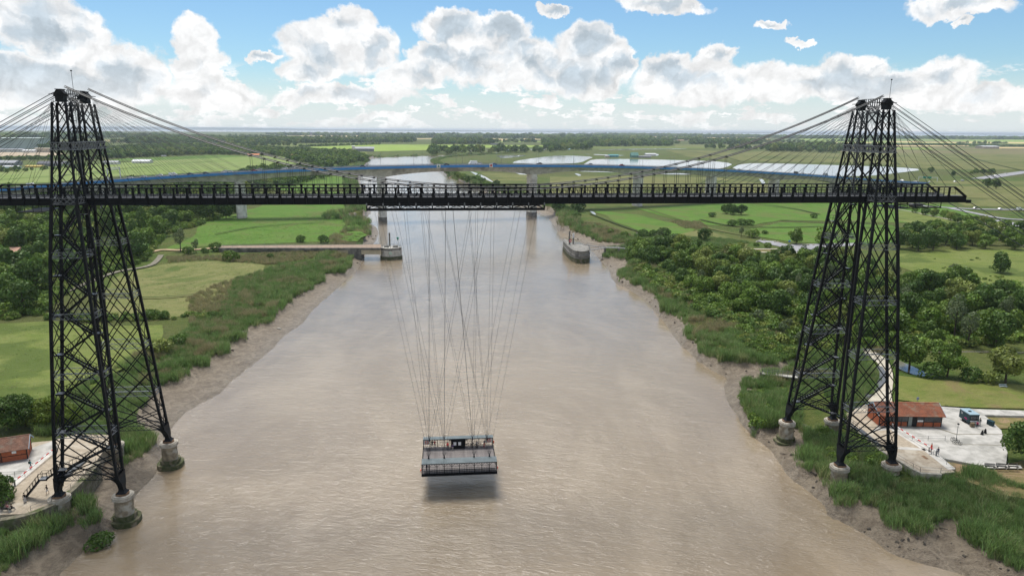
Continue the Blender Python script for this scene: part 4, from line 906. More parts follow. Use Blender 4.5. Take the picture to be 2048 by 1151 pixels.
# vehicles -------------------------------------------------------------
_paint = {}
def paint(c):
    if c not in _paint:
        cols = {'white': (.86, .86, .85), 'silver': (.42, .43, .44), 'black': (.02, .02, .022), 'dark blue': (.02, .04, .10), 'red': (.42, .02, .02), 'grey': (.12, .125, .13), 'blue': (.03, .12, .4), 'yellow': (.6, .4, .03)}
        m, t, b = principled(c.replace(' ', '_')+'_car_paint', .25, .5); b.inputs['Base Color'].default_value = (*cols[c], 1); b.inputs['Coat Weight'].default_value = .5; _paint[c] = m
    return _paint[c]
TYRE = mat_noise('black_tyre', (.012, .012, .012), (.02, .02, .02), 5, .9, .1)
PROF = {'car': (4.3, 1.75, [(-2.15, .35), (-2.15, .8), (-2.0, .95), (-1.5, 1.0), (1.15, .92), (2.0, .78), (2.15, .6), (2.15, .32)], [(-1.75, .98), (-1.25, 1.42), (.15, 1.45), (.95, .95)]),
        'van': (5.2, 1.95, [(-2.6, .35), (-2.6, 2.15), (-2.45, 2.25), (.9, 2.25), (1.25, 2.1), (1.8, 1.25), (2.5, 1.05), (2.6, .8), (2.6, .35)], [(.6, 1.35), (.6, 1.95), (1.3, 1.95), (1.72, 1.35)]),
        'campervan': (6.4, 2.2, [(-3.2, .4), (-3.2, 2.6), (-3.0, 2.75), (1.3, 2.75), (2.0, 2.4), (2.3, 1.4), (3.1, 1.1), (3.2, .4)], [(1.4, 1.45), (1.5, 2.1), (1.95, 2.1), (2.2, 1.45)])}
_vm = {}
def vehicle(kind, color, loc, rz, label, group, parts=True):
    key = (kind, color)
    if key not in _vm:
        L, Wd, body, cab_ = PROF[kind]; mb = MB(); mb.profile(body, -Wd/2, Wd/2); bm_ = mb.mesh('body', paint(color))
        mb = MB()
        if kind == 'car':
            mb.profile(cab_, -Wd/2+.14, Wd/2-.14); mb2 = MB().profile([(cab_[1][0]-.04, 1.40), (cab_[1][0]+.05, 1.47), (cab_[2][0], 1.49), (cab_[2][0]+.1, 1.42)], -Wd/2+.12, Wd/2-.12); rm_ = mb2.mesh('roof', paint(color))
        else: mb.profile([(p+.03, q) for p, q in cab_], -Wd/2-.01, Wd/2+.01); rm_ = None
        wm = MB().tube((0, -.11, 0), (0, .11, 0), .33, 10).mesh('wheel', TYRE); _vm[key] = (bm_, mb.mesh('windows', GLASSD), rm_, wm, L, Wd)
    bm_, win, rm_, wm, L, Wd = _vm[key]
    e = empty({'car': 'car', 'van': 'van', 'campervan': 'campervan'}[kind], loc, rz, label, kind, group)
    mobj('body', bm_, e); mobj('windows', win, e)
    if rm_: mobj('roof', rm_, e)
    for sx_ in (-1, 1):
        for sy_ in (-1, 1): w_ = mobj('wheel', wm, e); w_.location = (sx_*L*.31, sy_*(Wd/2-.1), .33)
    return e
VG = 'vehicles driving along the viaduct'
VEH = [(52, 'van', 'white', 0, 'white van on the viaduct at the far left of the photo'), (135, 'car', 'black', 0, 'dark car on the viaduct seen through the left pylon'), (213, 'car', 'silver', 0, 'silver car on the viaduct beside the white gantry'),
       (254, 'car', 'white', 0, 'small white car on the viaduct just right of the left pylon'), (282, 'car', 'white', 0, 'second white car right of the left pylon on the viaduct'), (304, 'car', 'white', 1, 'white hatchback ahead of the white delivery van on the viaduct'),
       (342, 'van', 'white', 0, 'white delivery van in the line of cars on the left of the viaduct'), (377, 'car', 'dark blue', 0, 'dark blue car between white van and black car on the viaduct'), (409, 'car', 'black', 0, 'black car on the left slope of the viaduct'),
       (440, 'car', 'white', 1, 'white car leading a white estate on the viaduct above the wood'), (457, 'car', 'white', 0, 'white estate car on the viaduct above the first pier'), (507, 'car', 'red', 0, 'dark red car on the viaduct with a white car beside it'),
       (512, 'car', 'silver', 1, 'silver car beside the dark red car on the viaduct'), (566, 'car', 'white', 1, 'white car on the viaduct in front of the orange roofed house'), (581, 'car', 'silver', 1, 'silver car crossing under the far suspension cable on the viaduct'),
       (726, 'car', 'dark blue', 0, 'dark blue car on the viaduct above the left river bank'), (895, 'car', 'black', 0, 'black car on the viaduct right of the green triangle board'), (955, 'campervan', 'white', 1, 'white campervan on the middle of the viaduct left of the red board'),
       (968, 'car', 'white', 1, 'white car just behind the campervan on the viaduct'), (991, 'car', 'blue', 0, 'blue car on the viaduct just right of the red board'), (1092, 'car', 'black', 1, 'black car on the viaduct in front of the first pond'), (1196, 'car', 'silver', 1, 'silver car on the viaduct in front of the middle pond'),
       (1248, 'car', 'red', 0, 'bright red car on the viaduct in front of the middle pond'), (1260, 'car', 'white', 1, 'white car near the red car on the viaduct'), (1500, 'car', 'silver', 1, 'silver car on the viaduct before the right pond'), (1600, 'van', 'black', 0, 'dark lorry cab on the viaduct left of the right pylon'),
       (1660, 'campervan', 'silver', 0, 'silver box lorry on the viaduct beside the right pylon'), (1818, 'car', 'white', 0, 'white car on the viaduct just right of the right pylon'), (1832, 'van', 'white', 1, 'white van in the queue near the green road signs'), (1846, 'car', 'silver', 0, 'silver car in the queue left of the sign gantry'),
       (1858, 'car', 'white', 1, 'white car under the left end of the sign gantry'), (1872, 'car', 'dark blue', 0, 'dark blue car below the green road signs'), (1886, 'car', 'white', 0, 'white car right of the green road signs')]
for u, kd, c, far, lab in VEH:
    x = x_at(u); off = 3.0 if not far else 12.5; n, d = nrm(x); z = Zv(x)+.30; z2 = Zv(x+3)-Zv(x-3)
    e = vehicle(kd, c, vp(x, off, z), math.atan2(d.y, d.x)+(math.pi if far else 0), lab, VG)
    e.rotation_euler.y = (-1 if not far else 1)*math.atan(z2/6)
e = empty('flatbed_trailer', vp(x_at(1622), 3, Zv(x_at(1622))+.3), math.atan(.5), 'long pale flatbed trailer behind the dark lorry cab on the viaduct', 'trailer', VG)
MB().box(-6, 6, -1.2, 1.2, .9, 1.2).box(-6, -5.8, -1.2, 1.2, 1.2, 2.2).build('bed', WHITE, e); mb = MB(); [mb.tube((x_, y_-.15, .45), (x_, y_+.15, .45), .45, 10) for x_ in (-5, -3.8, 4.5) for y_ in (-1, 1)]; mb.build('axles', TYRE, e)
def gantry(xp, o0, o1, H, lab, signs):
    e = empty('sign_gantry', (0, 0, 0), 0, lab, 'gantry'); z0 = Zv(xp)-.8
    for o in (o0, o1): MB().bar(vp(xp, o, z0), vp(xp, o, z0+H), .5).build('post', WHITE, e)
    mb = MB(); mb.bar(vp(xp, o0, z0+H), vp(xp, o1, z0+H), .4); mb.bar(vp(xp, o0, z0+H-1.2), vp(xp, o1, z0+H-1.2), .3)
    for k_ in range(8): mb.bar(vp(xp, o0+(o1-o0)*k_/8, z0+H-1.2), vp(xp, o0+(o1-o0)*(k_+.5)/8, z0+H), .15)
    mb.build('beam', WHITE, e)
    GS = mat_noise('green_road_sign', (.02, .28, .20), (.02, .25, .18), 2, .5)
    n, d = nrm(xp)
    for a, b in signs:
        q = MB(); pa = Vector(vp(xp, a, 0)); pb = Vector(vp(xp, b, 0)); dd = Vector((d.x, d.y, 0))*-.4
        q.add([pa+dd+Vector((0, 0, z0+H-2)), pb+dd+Vector((0, 0, z0+H-2)), pb+dd+Vector((0, 0, z0+H+.5)), pa+dd+Vector((0, 0, z0+H+.5)), pa+dd*1.3+Vector((0, 0, z0+H-2)), pb+dd*1.3+Vector((0, 0, z0+H-2)), pb+dd*1.3+Vector((0, 0, z0+H+.5)), pa+dd*1.3+Vector((0, 0, z0+H+.5))],
              [(0, 3, 2, 1), (4, 5, 6, 7), (0, 1, 5, 4), (1, 2, 6, 5), (2, 3, 7, 6), (3, 0, 4, 7)]); q.build('sign', GS, e)
gantry(x_at(1880), -1, 21, 8, 'white gantry with green road signs over the right end of the viaduct', ((6, 11), (12, 16)))
gantry(x_at(215), -1, 18, 9, 'tall white gantry over the left end of the viaduct seen beside the left pylon', ())
# ================================================================== vegetation
def leaf_mat(name, c1, c2, c3=None, rnd=.5, tr=.25):
    m = bpy.data.materials.new(name); m.use_nodes = True; t = NT(m.node_tree); t.n.clear()
    oi = t.node('ShaderNodeObjectInfo'); P = pos(t); tc = t.node('ShaderNodeTexCoord')
    a = t.node('ShaderNodeAttribute', attribute_name='leafrnd').outputs['Fac']
    pn = t.ramp(t.noise(P, .045, 5, .65, dist=.8), .36, .64); c = t.mix(t.m('ADD', t.m('MULTIPLY', oi.outputs['Random'], .5), t.m('MULTIPLY', pn, .5)), tuple(q*.88 for q in c1), tuple(q*1.15 for q in c2))
    if c3: c = t.mix(t.ramp(t.m('FRACT', t.m('MULTIPLY', oi.outputs['Random'], 7.31)), .62, .9), c, c3)
    hsv = t.node('ShaderNodeHueSaturation'); t.l.new(c, hsv.inputs['Color'])
    t.l.new(t.m('ADD', 1-rnd/2, t.m('MULTIPLY', a, rnd)), hsv.inputs['Value'])
    t.l.new(t.m('ADD', .485, t.m('MULTIPLY', t.m('FRACT', t.m('MULTIPLY', a, 5.7)), .03)), hsv.inputs['Hue'])
    d = t.node('ShaderNodeBsdfDiffuse'); tl = t.node('ShaderNodeBsdfTranslucent'); g = t.node('ShaderNodeBsdfGlossy'); g.inputs['Roughness'].default_value = .45
    t.l.new(hsv.outputs[0], d.inputs[0]); t.l.new(hsv.outputs[0], tl.inputs[0]); g.inputs[0].default_value = (.5, .55, .5, 1)
    ms = t.node('ShaderNodeMixShader'); ms.inputs[0].default_value = tr; t.l.new(d.outputs[0], ms.inputs[1]); t.l.new(tl.outputs[0], ms.inputs[2])
    m2 = t.node('ShaderNodeMixShader'); m2.inputs[0].default_value = .035; t.l.new(ms.outputs[0], m2.inputs[1]); t.l.new(g.outputs[0], m2.inputs[2])
    o = t.node('ShaderNodeOutputMaterial'); t.l.new(m2.outputs[0], o.inputs[0]); return m
LEAF = leaf_mat('broadleaf_foliage', (.085, .155, .018), (.140, .215, .034), (.190, .230, .050), .9)
LEAFD = leaf_mat('dark_foliage', (.055, .108, .018), (.088, .148, .028), None, .8)
LEAFB = leaf_mat('bright_foliage', (.125, .185, .020), (.150, .200, .030), None, .7)
LEAFW = leaf_mat('grey_willow_foliage', (.095, .135, .055), (.12, .15, .07), None, .6)
REEDG = leaf_mat('green_reeds', (.150, .255, .068), (.195, .285, .095), (.29, .32, .14), .9, .35)
REEDT = leaf_mat('tan_reeds', (.40, .34, .19), (.30, .28, .14), (.22, .25, .10), .7, .35)
BARK = mat_noise('grey_brown_bark', (.10, .08, .06), (.06, .05, .04), 2, .9, .1)
def quads_mesh(name, C, N, size, mat, rng, aspect=1.0, attr=None):
    n = len(C); N = N/np.linalg.norm(N, axis=1, keepdims=True); r = rng.normal(size=(n, 3)); A = np.cross(N, r); A /= np.linalg.norm(A, axis=1, keepdims=True)+1e-9; B = np.cross(N, A)
    s = (size*(.6+.8*rng.random(n)))[:, None]/2; A = A*s*aspect; B = B*s
    V = np.stack([C-A, C-B*.9, C+A, C+B*1.1], 1).reshape(-1, 3); Q = np.arange(4*n).reshape(n, 4)
    return np_mesh(name, V, Q, [mat], False, {'leafrnd': ('FACE', rng.random(n) if attr is None else attr)})
def crown_mesh(seed, rx, rz, zc_, nl, nleaf, leaf, mat, lob=.42, squash=1., name='crown', top=0.):
    rng = np.random.default_rng(seed); d = rng.normal(size=(nl, 3)); d /= np.linalg.norm(d, axis=1, keepdims=True); d[:, 2] = d[:, 2]*.9+top
    rr = (.25+.45*rng.random(nl))[:, None]; c = d*rr*np.array([rx, rx, rz]); c[0] = 0; R_ = (lob*(.7+.6*rng.random(nl)))*rx; R_[0] = rx*.62
    w = R_**2/np.sum(R_**2); k = rng.choice(nl, nleaf, p=w); u = rng.normal(size=(nleaf, 3)); u /= np.linalg.norm(u, axis=1, keepdims=True)
    low = u[:, 2] < -.3; u[low, 2] *= np.where(rng.random(low.sum()) < .6, -1, 1)
    bmp_ = .80+.30*rng.random(nleaf)
    Pp = c[k]+u*R_[k][:, None]*bmp_[:, None]*np.array([1, 1, rz/rx*.95 if rz > rx else .9])
    # drop leaves buried deep inside other lobes
    dist = np.linalg.norm((Pp[:, None, :]-c[None])/np.array([1, 1, max(rz/rx, .9)]), axis=2)/R_[None]; keep = dist.min(1) > .66; Pp = Pp[keep]; u = u[keep]; kk = k[keep]
    N = u+rng.normal(size=u.shape)*.45; Pp[:, 2] += zc_
    ok = Pp[:, 2] > .15; lobr = rng.random(nl)[kk]; attr = np.clip(.55*lobr+.45*rng.random(len(kk)), 0, 1)
    return quads_mesh(name, Pp[ok], N[ok], leaf, mat, rng, attr=attr[ok])
def trunk_mesh(seed, H, r, limbs=4, lean=.3):
    rnd = random.Random(seed); mb = MB(); p = Vector((0, 0, -.3)); q = Vector((rnd.uniform(-lean, lean), rnd.uniform(-lean, lean), H*.55)); mb.tube(p, q, r, 7, r*.7)
    for k in range(limbs):
        a = 2*math.pi*k/limbs+rnd.uniform(-.4, .4); s = q*rnd.uniform(.7, 1.); e = s+Vector((math.cos(a)*H*.28, math.sin(a)*H*.28, H*rnd.uniform(.2, .35))); mb.tube(s, e, r*.45, 5, r*.15)
    mb.tube(q, q+Vector((0, 0, H*.3)), r*.6, 5, r*.2); return mb.mesh('trunk', BARK)
TREES = {}
for i in range(5): TREES[('round', i)] = (crown_mesh(10+i, 4.2, 3.9, 3.7, 16, 3000, .55, LEAF, lob=.40, top=.15), trunk_mesh(i, 6, .22))
for i in range(3): TREES[('dark', i)] = (crown_mesh(30+i, 4.2, 4.1, 3.8, 15, 3000, .55, LEAFD, lob=.40, top=.15), trunk_mesh(20+i, 6, .25))
for i in range(2): TREES[('bush', i)] = (crown_mesh(50+i, 2.6, 1.9, 1.5, 9, 1300, .36, LEAFD, lob=.45), trunk_mesh(40+i, 2, .1))
for i in range(2): TREES[('shrub', i)] = (crown_mesh(60+i, 2.4, 1.7, 1.3, 9, 1200, .36, LEAF, lob=.45), trunk_mesh(50+i, 2, .1))
TREES[('bright', 0)] = (crown_mesh(71, 4.2, 3.8, 4.0, 22, 5200, .40, LEAFB, lob=.34), trunk_mesh(60, 6, .25))
TREES[('willow', 0)] = (crown_mesh(81, 3.6, 4.6, 7.2, 16, 1500, .45, LEAFW, lob=.33), trunk_mesh(70, 10, .25, 6))
TREES[('willow', 1)] = (crown_mesh(82, 3.2, 2.8, 4.2, 12, 1100, .42, LEAFW, lob=.34), trunk_mesh(71, 6, .2, 6))
TREES[('poplar', 0)] = (crown_mesh(91, 3.0, 9.0, 9.8, 18, 4200, .5, LEAFD, lob=.55), trunk_mesh(80, 10, .3))
TREES[('park', 0)] = (crown_mesh(95, 5.0, 4.8, 5.2, 22, 6000, .50, LEAF, lob=.36, top=.1), trunk_mesh(90, 7, .3, 5))
TREES[('park', 1)] = (crown_mesh(96, 3.8, 4.2, 5.0, 16, 3600, .44, LEAFW, lob=.36), trunk_mesh(91, 7, .2, 5))
TREES[('neardark', 0)] = (crown_mesh(98, 4.4, 4.3, 3.6, 28, 11000, .34, LEAFD, lob=.32), trunk_mesh(92, 7, .3, 5))
TREES[('nearbright', 0)] = (crown_mesh(99, 4.4, 4.4, 3.6, 28, 11000, .34, LEAFB, lob=.32), trunk_mesh(93, 7, .3, 5))
def put_tree(kind, x, y, s, label, group=None, z=None, name=None, cat=None, sz=None):
    vs = [k for k in TREES if k[0] == kind]; k = random.choice(vs); cr_, tk = TREES[k]; zz = gz(x, y) if z is None else z
    nm = name or {'bush': 'bush', 'shrub': 'bush'}.get(kind, 'tree'); ct = cat or ('bush' if nm == 'bush' else 'tree')
    e = empty(nm, (x, y, zz), random.uniform(0, 6.28), label, ct, group); e.scale = (s, s, sz or s*random.uniform(.92, 1.1))
    mobj('crown', cr_, e); mobj('trunk', tk, e); return e
def in_poly(x, y, poly):
    ins = np.zeros(np.shape(x), bool); n = len(poly)
    for i in range(n):
        ax, ay = poly[i]; bx, by = poly[(i+1) % n]
        if ay == by: continue
        c = (ay > y) != (by > y); ins ^= c & (x < ax+(y-ay)*(bx-ax)/(by-ay))
    return ins
def poisson(poly, dmin, nmax, seed=1, tries=30):
    rng = np.random.default_rng(seed); xs_ = [p[0] for p in poly]; ys_ = [p[1] for p in poly]; A = abs(sum(poly[i][0]*poly[(i+1) % len(poly)][1]-poly[(i+1) % len(poly)][0]*poly[i][1] for i in range(len(poly))))/2
    N = min(60000, int(A/dmin**2*tries)+100); X = rng.uniform(min(xs_), max(xs_), N); Y = rng.uniform(min(ys_), max(ys_), N); ok = in_poly(X, Y, poly); out = []; cell = {}
    for x, y in zip(X[ok], Y[ok]):
        i, j = int(x//dmin), int(y//dmin)
        if any((x-a)**2+(y-b)**2 < dmin**2 for di in (-1, 0, 1) for dj in (-1, 0, 1) for a, b in cell.get((i+di, j+dj), ())): continue
        cell.setdefault((i, j), []).append((x, y)); out.append((x, y))
        if len(out) >= nmax: break
    return out
# the wood on the right bank and the wood on the left bank: every tree on its own
WRP = PX([(1258, 512), (1275, 497), (1340, 494), (1400, 506), (1460, 514), (1500, 524), (1580, 528), (1650, 522), (1720, 545), (1800, 562), (1862, 566), (1905, 556), (1965, 592), (2060, 604), (2110, 640), (2100, 680), (1985, 697), (1850, 688), (1800, 697), (1700, 700), (1630, 694), (1590, 698), (1545, 672), (1478, 636), (1430, 604), (1378, 580), (1335, 550), (1290, 530)])
pts_ = poisson(WRP, 7.6, 230, 3)
for x, y in pts_:
    u, v = px((x, y, 4)); kd = random.choices(['round', 'dark', 'willow'], [.58, .28, .14])[0]
    lab = 'green tree in the dense wood between the right river bank and the right pylon' if u < 1690 else 'green tree in the dense wood to the right of the right pylon'
    if kd == 'dark': lab = lab.replace('green tree', 'dark green tree')
    put_tree(kd, x, y, random.triangular(.6, 1.5, .95)*(.8 if kd == 'willow' else 1), lab if kd != 'willow' else lab.replace('green tree', 'pale grey-green tree'), 'trees of the right bank wood')
bedlater = 1
WLP = PX([(-60, 430), (0, 424), (120, 420), (240, 418), (380, 416), (470, 420), (478, 436), (420, 446), (360, 452), (330, 470), (316, 500), (290, 524), (228, 532), (150, 566), (100, 588), (85, 635), (0, 640), (-60, 640)])
for x, y in poisson(WLP, 11.0, 130, 5):
    kd = random.choices(['round', 'dark'], [.6, .4])[0]; u, v = px((x, y, 4))
    lab = 'tall green tree in the wood behind the left pylon' if u > 95 else 'tall green tree in the wood at the left edge behind the pylon'
    if kd == 'dark': lab = lab.replace('tall green', 'tall dark green')
    put_tree(kd, x, y, random.uniform(1.25, 1.85), lab, 'trees of the left bank wood')
# trees and bushes that stand apart: kind, foot px u, foot px v, height m, label
SOLO = [('poplar', 286, 486, 20, 'tall dark column of a tree at the edge of the left wood'), ('poplar', 268, 492, 15, 'shorter dark column tree left of the tallest one by the left wood'),
        ('willow', 361, 503, 13, 'tall thin grey-green tree standing alone by the dirt track left of the causeway'), ('willow', 392, 505, 7.5, 'small pale tree right of the tall thin tree by the dirt track'), ('bush', 377, 508, 4.5, 'dark ivy covered stump bush between the pale trees by the track'),
        ('bush', 433, 502, 5, 'dark bush at the landward end of the causeway'), ('bush', 410, 506, 3, 'low bush left of the dark bush at the causeway end'), ('shrub', 461, 521, 5.5, 'round green bush in the reeds below the causeway'), ('bush', 601, 484, 4.5, 'bush in the pasture behind the causeway, left one'),
        ('bush', 648, 486, 5, 'bush in the pasture behind the causeway, right one'), ('bush', 540, 516, 2.6, 'small bush in the tan reeds in front of the causeway'), ('shrub', 322, 708, 5, 'green bush in the left bank reeds nearest the left pylon'), ('bush', 360, 690, 4, 'small dark bush in the left bank reeds'),
        ('bush', 302, 640, 4, 'dark hedge bush at the lower edge of the hay meadow beside the pylon leg'), ('bush', 330, 640, 3, 'low hedge bush below the hay meadow'), ('bush', 424, 634, 3, 'bush at the right end of the hedge below the hay meadow'),
        ('bush', 1153, 436, 5, 'round bush in the reeds on the right bank behind the river pier'), ('shrub', 1222, 466, 3.5, 'small bush in the right bank reeds, left one of two'), ('shrub', 1250, 472, 3.8, 'small bush in the right bank reeds, right one of two'), ('shrub', 1261, 492, 4, 'small bush beside the footbridge of the right river pier'),
        ('bush', 1287, 474, 5.5, 'wide dark bush, first of the row above the right wood'), ('bush', 1306, 474, 5, 'dark bush joined to the first of the row above the right wood'), ('bush', 1325, 474, 6.5, 'dark tree-like bush, third of the row above the right wood'), ('bush', 1352, 484, 6, 'rounded bush, fourth of the row above the right wood'),
        ('dark', 1407, 483, 9, 'dark round tree standing alone above the right wood'), ('willow', 1482, 474, 7, 'pale thin tree by the embankment left of the car park'), ('shrub', 1506, 475, 6, 'green bush right of the pale thin tree by the embankment'), ('bush', 1530, 468, 3, 'low bush on the meadow behind the car park'),
        ('round', 1592, 488, 10, 'round bushy tree beside the car park, left of the right pylon'), ('round', 1648, 488, 12, 'large tree behind the right pylon legs beside the car park'), ('shrub', 1535, 496, 3.6, 'small young tree on the bare ground left of the car park'), ('shrub', 1512, 492, 2.2, 'tiny bush on the bare ground left of the car park'),
        ('shrub', 1455, 503, 3.6, 'low wide bush by the straight path, left one'), ('shrub', 1476, 503, 3.6, 'low wide bush by the straight path, right one'), ('bush', 1628, 436, 4, 'small dark bush alone in the bright meadow left of the right pylon'), ('bush', 1425, 434, 4.5, 'small dark bush left of the copse on the right meadow'),
        ('dark', 1452, 428, 9, 'left tree of the copse on the right meadow'), ('dark', 1466, 430, 8, 'middle tree of the copse on the right meadow'), ('dark', 1482, 430, 9.5, 'right tree of the copse on the right meadow'), ('bush', 1464, 452, 5, 'dark bush left of the long thicket on the right meadow'), ('bush', 1482, 450, 5, 'left bush of the long thicket on the right meadow'), ('bush', 1498, 450, 4.6, 'right bush of the long thicket on the right meadow'),
        ('dark', 2001, 546, 10.5, 'round dark tree alone in the yellow meadow at the right edge'), ('park', 1818, 742, 11, 'leafy park tree just right of the right pylon on the lawn'), ('park', 1893, 757, 9, 'slim park tree with a bench beside it on the lawn'), ('park', 2010, 770, 11, 'broad park tree at the right edge behind the lawn bench'),
        ('bush', 1862, 758, 5, 'dark bush between the two park trees on the lawn'), ('bush', 1940, 766, 4.5, 'dark bush between the slim tree and the broad park tree'), ('shrub', 1975, 770, 3.5, 'small pale bush at the foot of the broad park tree'), ('neardark', 2062, 935, 11, 'big dark round tree at the right edge beside the quay benches'),
        ('neardark', 20, 868, 9.5, 'big dark tree behind the brick building on the left quay'), ('nearbright', 96, 862, 8.5, 'bright yellow-green tree between the brick building and the left pylon'), ('neardark', 54, 862, 8.5, 'dark tree between the big dark tree and the bright green tree'), ('nearbright', 140, 858, 6, 'small bright green tree behind the left pylon foot'),
        ('neardark', -14, 1022, 8.5, 'dark tree at the left edge in front of the left quay'), ('bush', 194, 1058, 3.2, 'round green bush on the mud between the two near left piers'), ('dark', 1906, 352, 9, 'dark tree behind the sign gantry'), ('dark', 1862, 346, 10, 'tree clump left of the sign gantry'), ('dark', 1992, 378, 12, 'dark tree between the right end of the viaduct and the road'), ('dark', 1975, 376, 11, 'left tree of the pair right of the viaduct end')]
for kd, u, v, H, lab in SOLO:
    zb = LAND if v < 640 else (3.6 if u > 300 else 3.0); p = at_z(u, v, zb); base = {'poplar': 19, 'willow': 12, 'bush': 3.4, 'shrub': 3.0, 'dark': 8.4, 'round': 8.2, 'park': 10.5, 'neardark': 8.6, 'nearbright': 8.8}[kd]
    put_tree(kd, p[0], p[1], H/base, lab, z=gz(p[0], p[1])-.1)
GR2 = 'bushes along the hedge by the right road'
for i, (u, v) in enumerate([(1886, 436), (1900, 441), (1915, 446), (1934, 449), (1950, 446), (1966, 450), (1980, 455), (1830, 426), (1850, 430), (1868, 433), (2010, 462), (2025, 470)]):
    p = at_z(u, v, LAND); put_tree('round', p[0], p[1], random.uniform(.7, 1.0), 'round green bushy tree in the row below the right end of the bridge deck', GR2)
for x, y in poisson(PX([(1795, 500), (1800, 478), (1850, 466), (1920, 470), (1990, 476), (2060, 478), (2060, 500), (1960, 498), (1870, 504)]), 9.5, 60, 9):
    put_tree(random.choice(['round', 'dark']), x, y, random.uniform(1.1, 1.5), 'tree in the thick belt of trees right of the right pylon', 'tree belt right of the pylon')
# ---- scattered stuff through geometry nodes
def gn_scatter(name, P, scale, protos, label=None, tilt=.12, kind='stuff'):
    coll = bpy.data.collections.new(name+'_kinds')
    for i, me in enumerate(protos): o = bpy.data.objects.new('%s_kind_%02d' % (name, i), me); coll.objects.link(o)
    me = bpy.data.meshes.new(name); n = len(P); me.vertices.add(n); me.vertices.foreach_set('co', np.ascontiguousarray(P, dtype=np.float32).ravel()); me.update()
    rng = np.random.default_rng(len(P)); a = me.attributes.new('sc', 'FLOAT', 'POINT'); a.data.foreach_set('value', np.asarray(scale, dtype=np.float32))
    r = me.attributes.new('rt', 'FLOAT_VECTOR', 'POINT'); rv = np.stack([rng.normal(size=n)*tilt, rng.normal(size=n)*tilt, rng.random(n)*6.283], -1).astype(np.float32); r.data.foreach_set('vector', rv.ravel())
    ix = me.attributes.new('ix', 'INT', 'POINT'); ix.data.foreach_set('value', rng.integers(0, len(protos), n).astype(np.int32))
    o = mobj(name, me, kind=kind)
    g = bpy.data.node_groups.new(name+'_nodes', 'GeometryNodeTree'); g.interface.new_socket('Geometry', in_out='INPUT', socket_type='NodeSocketGeometry'); g.interface.new_socket('Geometry', in_out='OUTPUT', socket_type='NodeSocketGeometry')
    N = g.nodes; L = g.links; gi = N.new('NodeGroupInput'); go = N.new('NodeGroupOutput'); ip = N.new('GeometryNodeInstanceOnPoints'); ci = N.new('GeometryNodeCollectionInfo')
    ci.inputs['Collection'].default_value = coll; ci.inputs['Separate Children'].default_value = True; ci.inputs['Reset Children'].default_value = True
    def at_(nm, ty):
        q = N.new('GeometryNodeInputNamedAttribute'); q.data_type = ty; q.inputs['Name'].default_value = nm; return [s for s in q.outputs if s.enabled and s.name == 'Attribute'][0]
    L.new(gi.outputs[0], ip.inputs['Points']); L.new(ci.outputs[0], ip.inputs['Instance']); ip.inputs['Pick Instance'].default_value = True
    L.new(at_('ix', 'INT'), ip.inputs['Instance Index']); L.new(at_('rt', 'FLOAT_VECTOR'), ip.inputs['Rotation']); L.new(at_('sc', 'FLOAT'), ip.inputs['Scale'])
    L.new(ip.outputs[0], go.inputs[0]); md = o.modifiers.new('scatter', 'NODES'); md.node_group = g; return o
def tuft(seed, n, H, rad, w, mat, droop=.35):
    rng = np.random.default_rng(seed); a = rng.random(n)*6.283; rr = rad*np.sqrt(rng.random(n)); b = np.stack([rr*np.cos(a), rr*np.sin(a), np.full(n, -.3)], -1)
    h = H*(.65+.45*rng.random(n)); d = rng.normal(size=(n, 2))*droop*h[:, None]*.5; d[:, 0] += .12*h
    mid = b+np.stack([d[:, 0]*.35, d[:, 1]*.35, h*.62], -1); tip = b+np.stack([d[:, 0], d[:, 1], h], -1)
    ph = rng.random(n)*3.14; ax = np.stack([np.cos(ph), np.sin(ph), np.zeros(n)], -1)*w/2
    V = np.stack([b-ax*.7, b+ax*.7, mid+ax, mid-ax, tip-ax*.25, tip+ax*.25], 1).reshape(-1, 3); k = np.arange(n)[:, None]*6
    Q = np.concatenate([k+np.array([[0, 1, 2, 3]]), k+np.array([[3, 2, 5, 4]])], 0)
    return np_mesh('tuft', V, Q, [mat], False, {'leafrnd': ('FACE', np.tile(rng.random(n), 2))})
RG = [tuft(i, 56, 2.2, .9, .075, REEDG, .5) for i in range(4)]; RT = [tuft(20+i, 50, 2.1, .85, .07, REEDT, .5) for i in range(3)]
def bank_points(n, ymin, ymax, width, seed):
    rng = np.random.default_rng(seed); X = rng.uniform(-230, 260, n); Y = rng.uniform(ymin, ymax, n); d = grid_val(DL, X, Y); ok = (d > .15) & (d < width*(.55+.8*fbm2(X, Y, 24, 2, 2))*np.where((X > 0) & (Y > 25) & (Y < 240), 1.35, 1.))
    return X[ok], Y[ok], d[ok]
BLOCK = [PX(p, 4.7) for p in ([(1692, 826), (1735, 804), (1785, 804), (1950, 815), (2300, 822), (2300, 842), (2020, 850), (2020, 932), (1956, 930), (1912, 946), (1838, 946), (1788, 917), (1762, 901), (1718, 863), (1697, 846)],
    [(-300, 925), (0, 922), (55, 918), (64, 884), (106, 880), (150, 868), (205, 868), (240, 872), (232, 888), (206, 904), (172, 949), (140, 982), (100, 1010), (64, 1024), (40, 1028), (-300, 1034)],
    [(-80, 870), (140, 860), (140, 880), (60, 926), (-80, 926)], [(-90, 900), (60, 892), (66, 925), (-90, 935)], [(1715, 697), (1755, 704), (1790, 740), (1790, 810), (1725, 810), (1760, 760)], [(1600, 800), (1640, 770), (1690, 820), (1650, 838), (1600, 836)])]
def clear_of(X, Y, extra=()):
    ok = np.ones(len(X), bool)
    for sx in (-1, 1):
        for sy in (-1, 1):
            for ex in (-1, 1): ok &= ((X-(sx*S+ex*5.19))**2+((Y-(sy*10.6-1.6))/1.25)**2) > 2.7**2
    for b in list(BLOCK)+list(extra): ok &= ~in_poly(X, Y, b)
    return ok
X, Y, d = bank_points(260000, -90, 330, 19, 11)
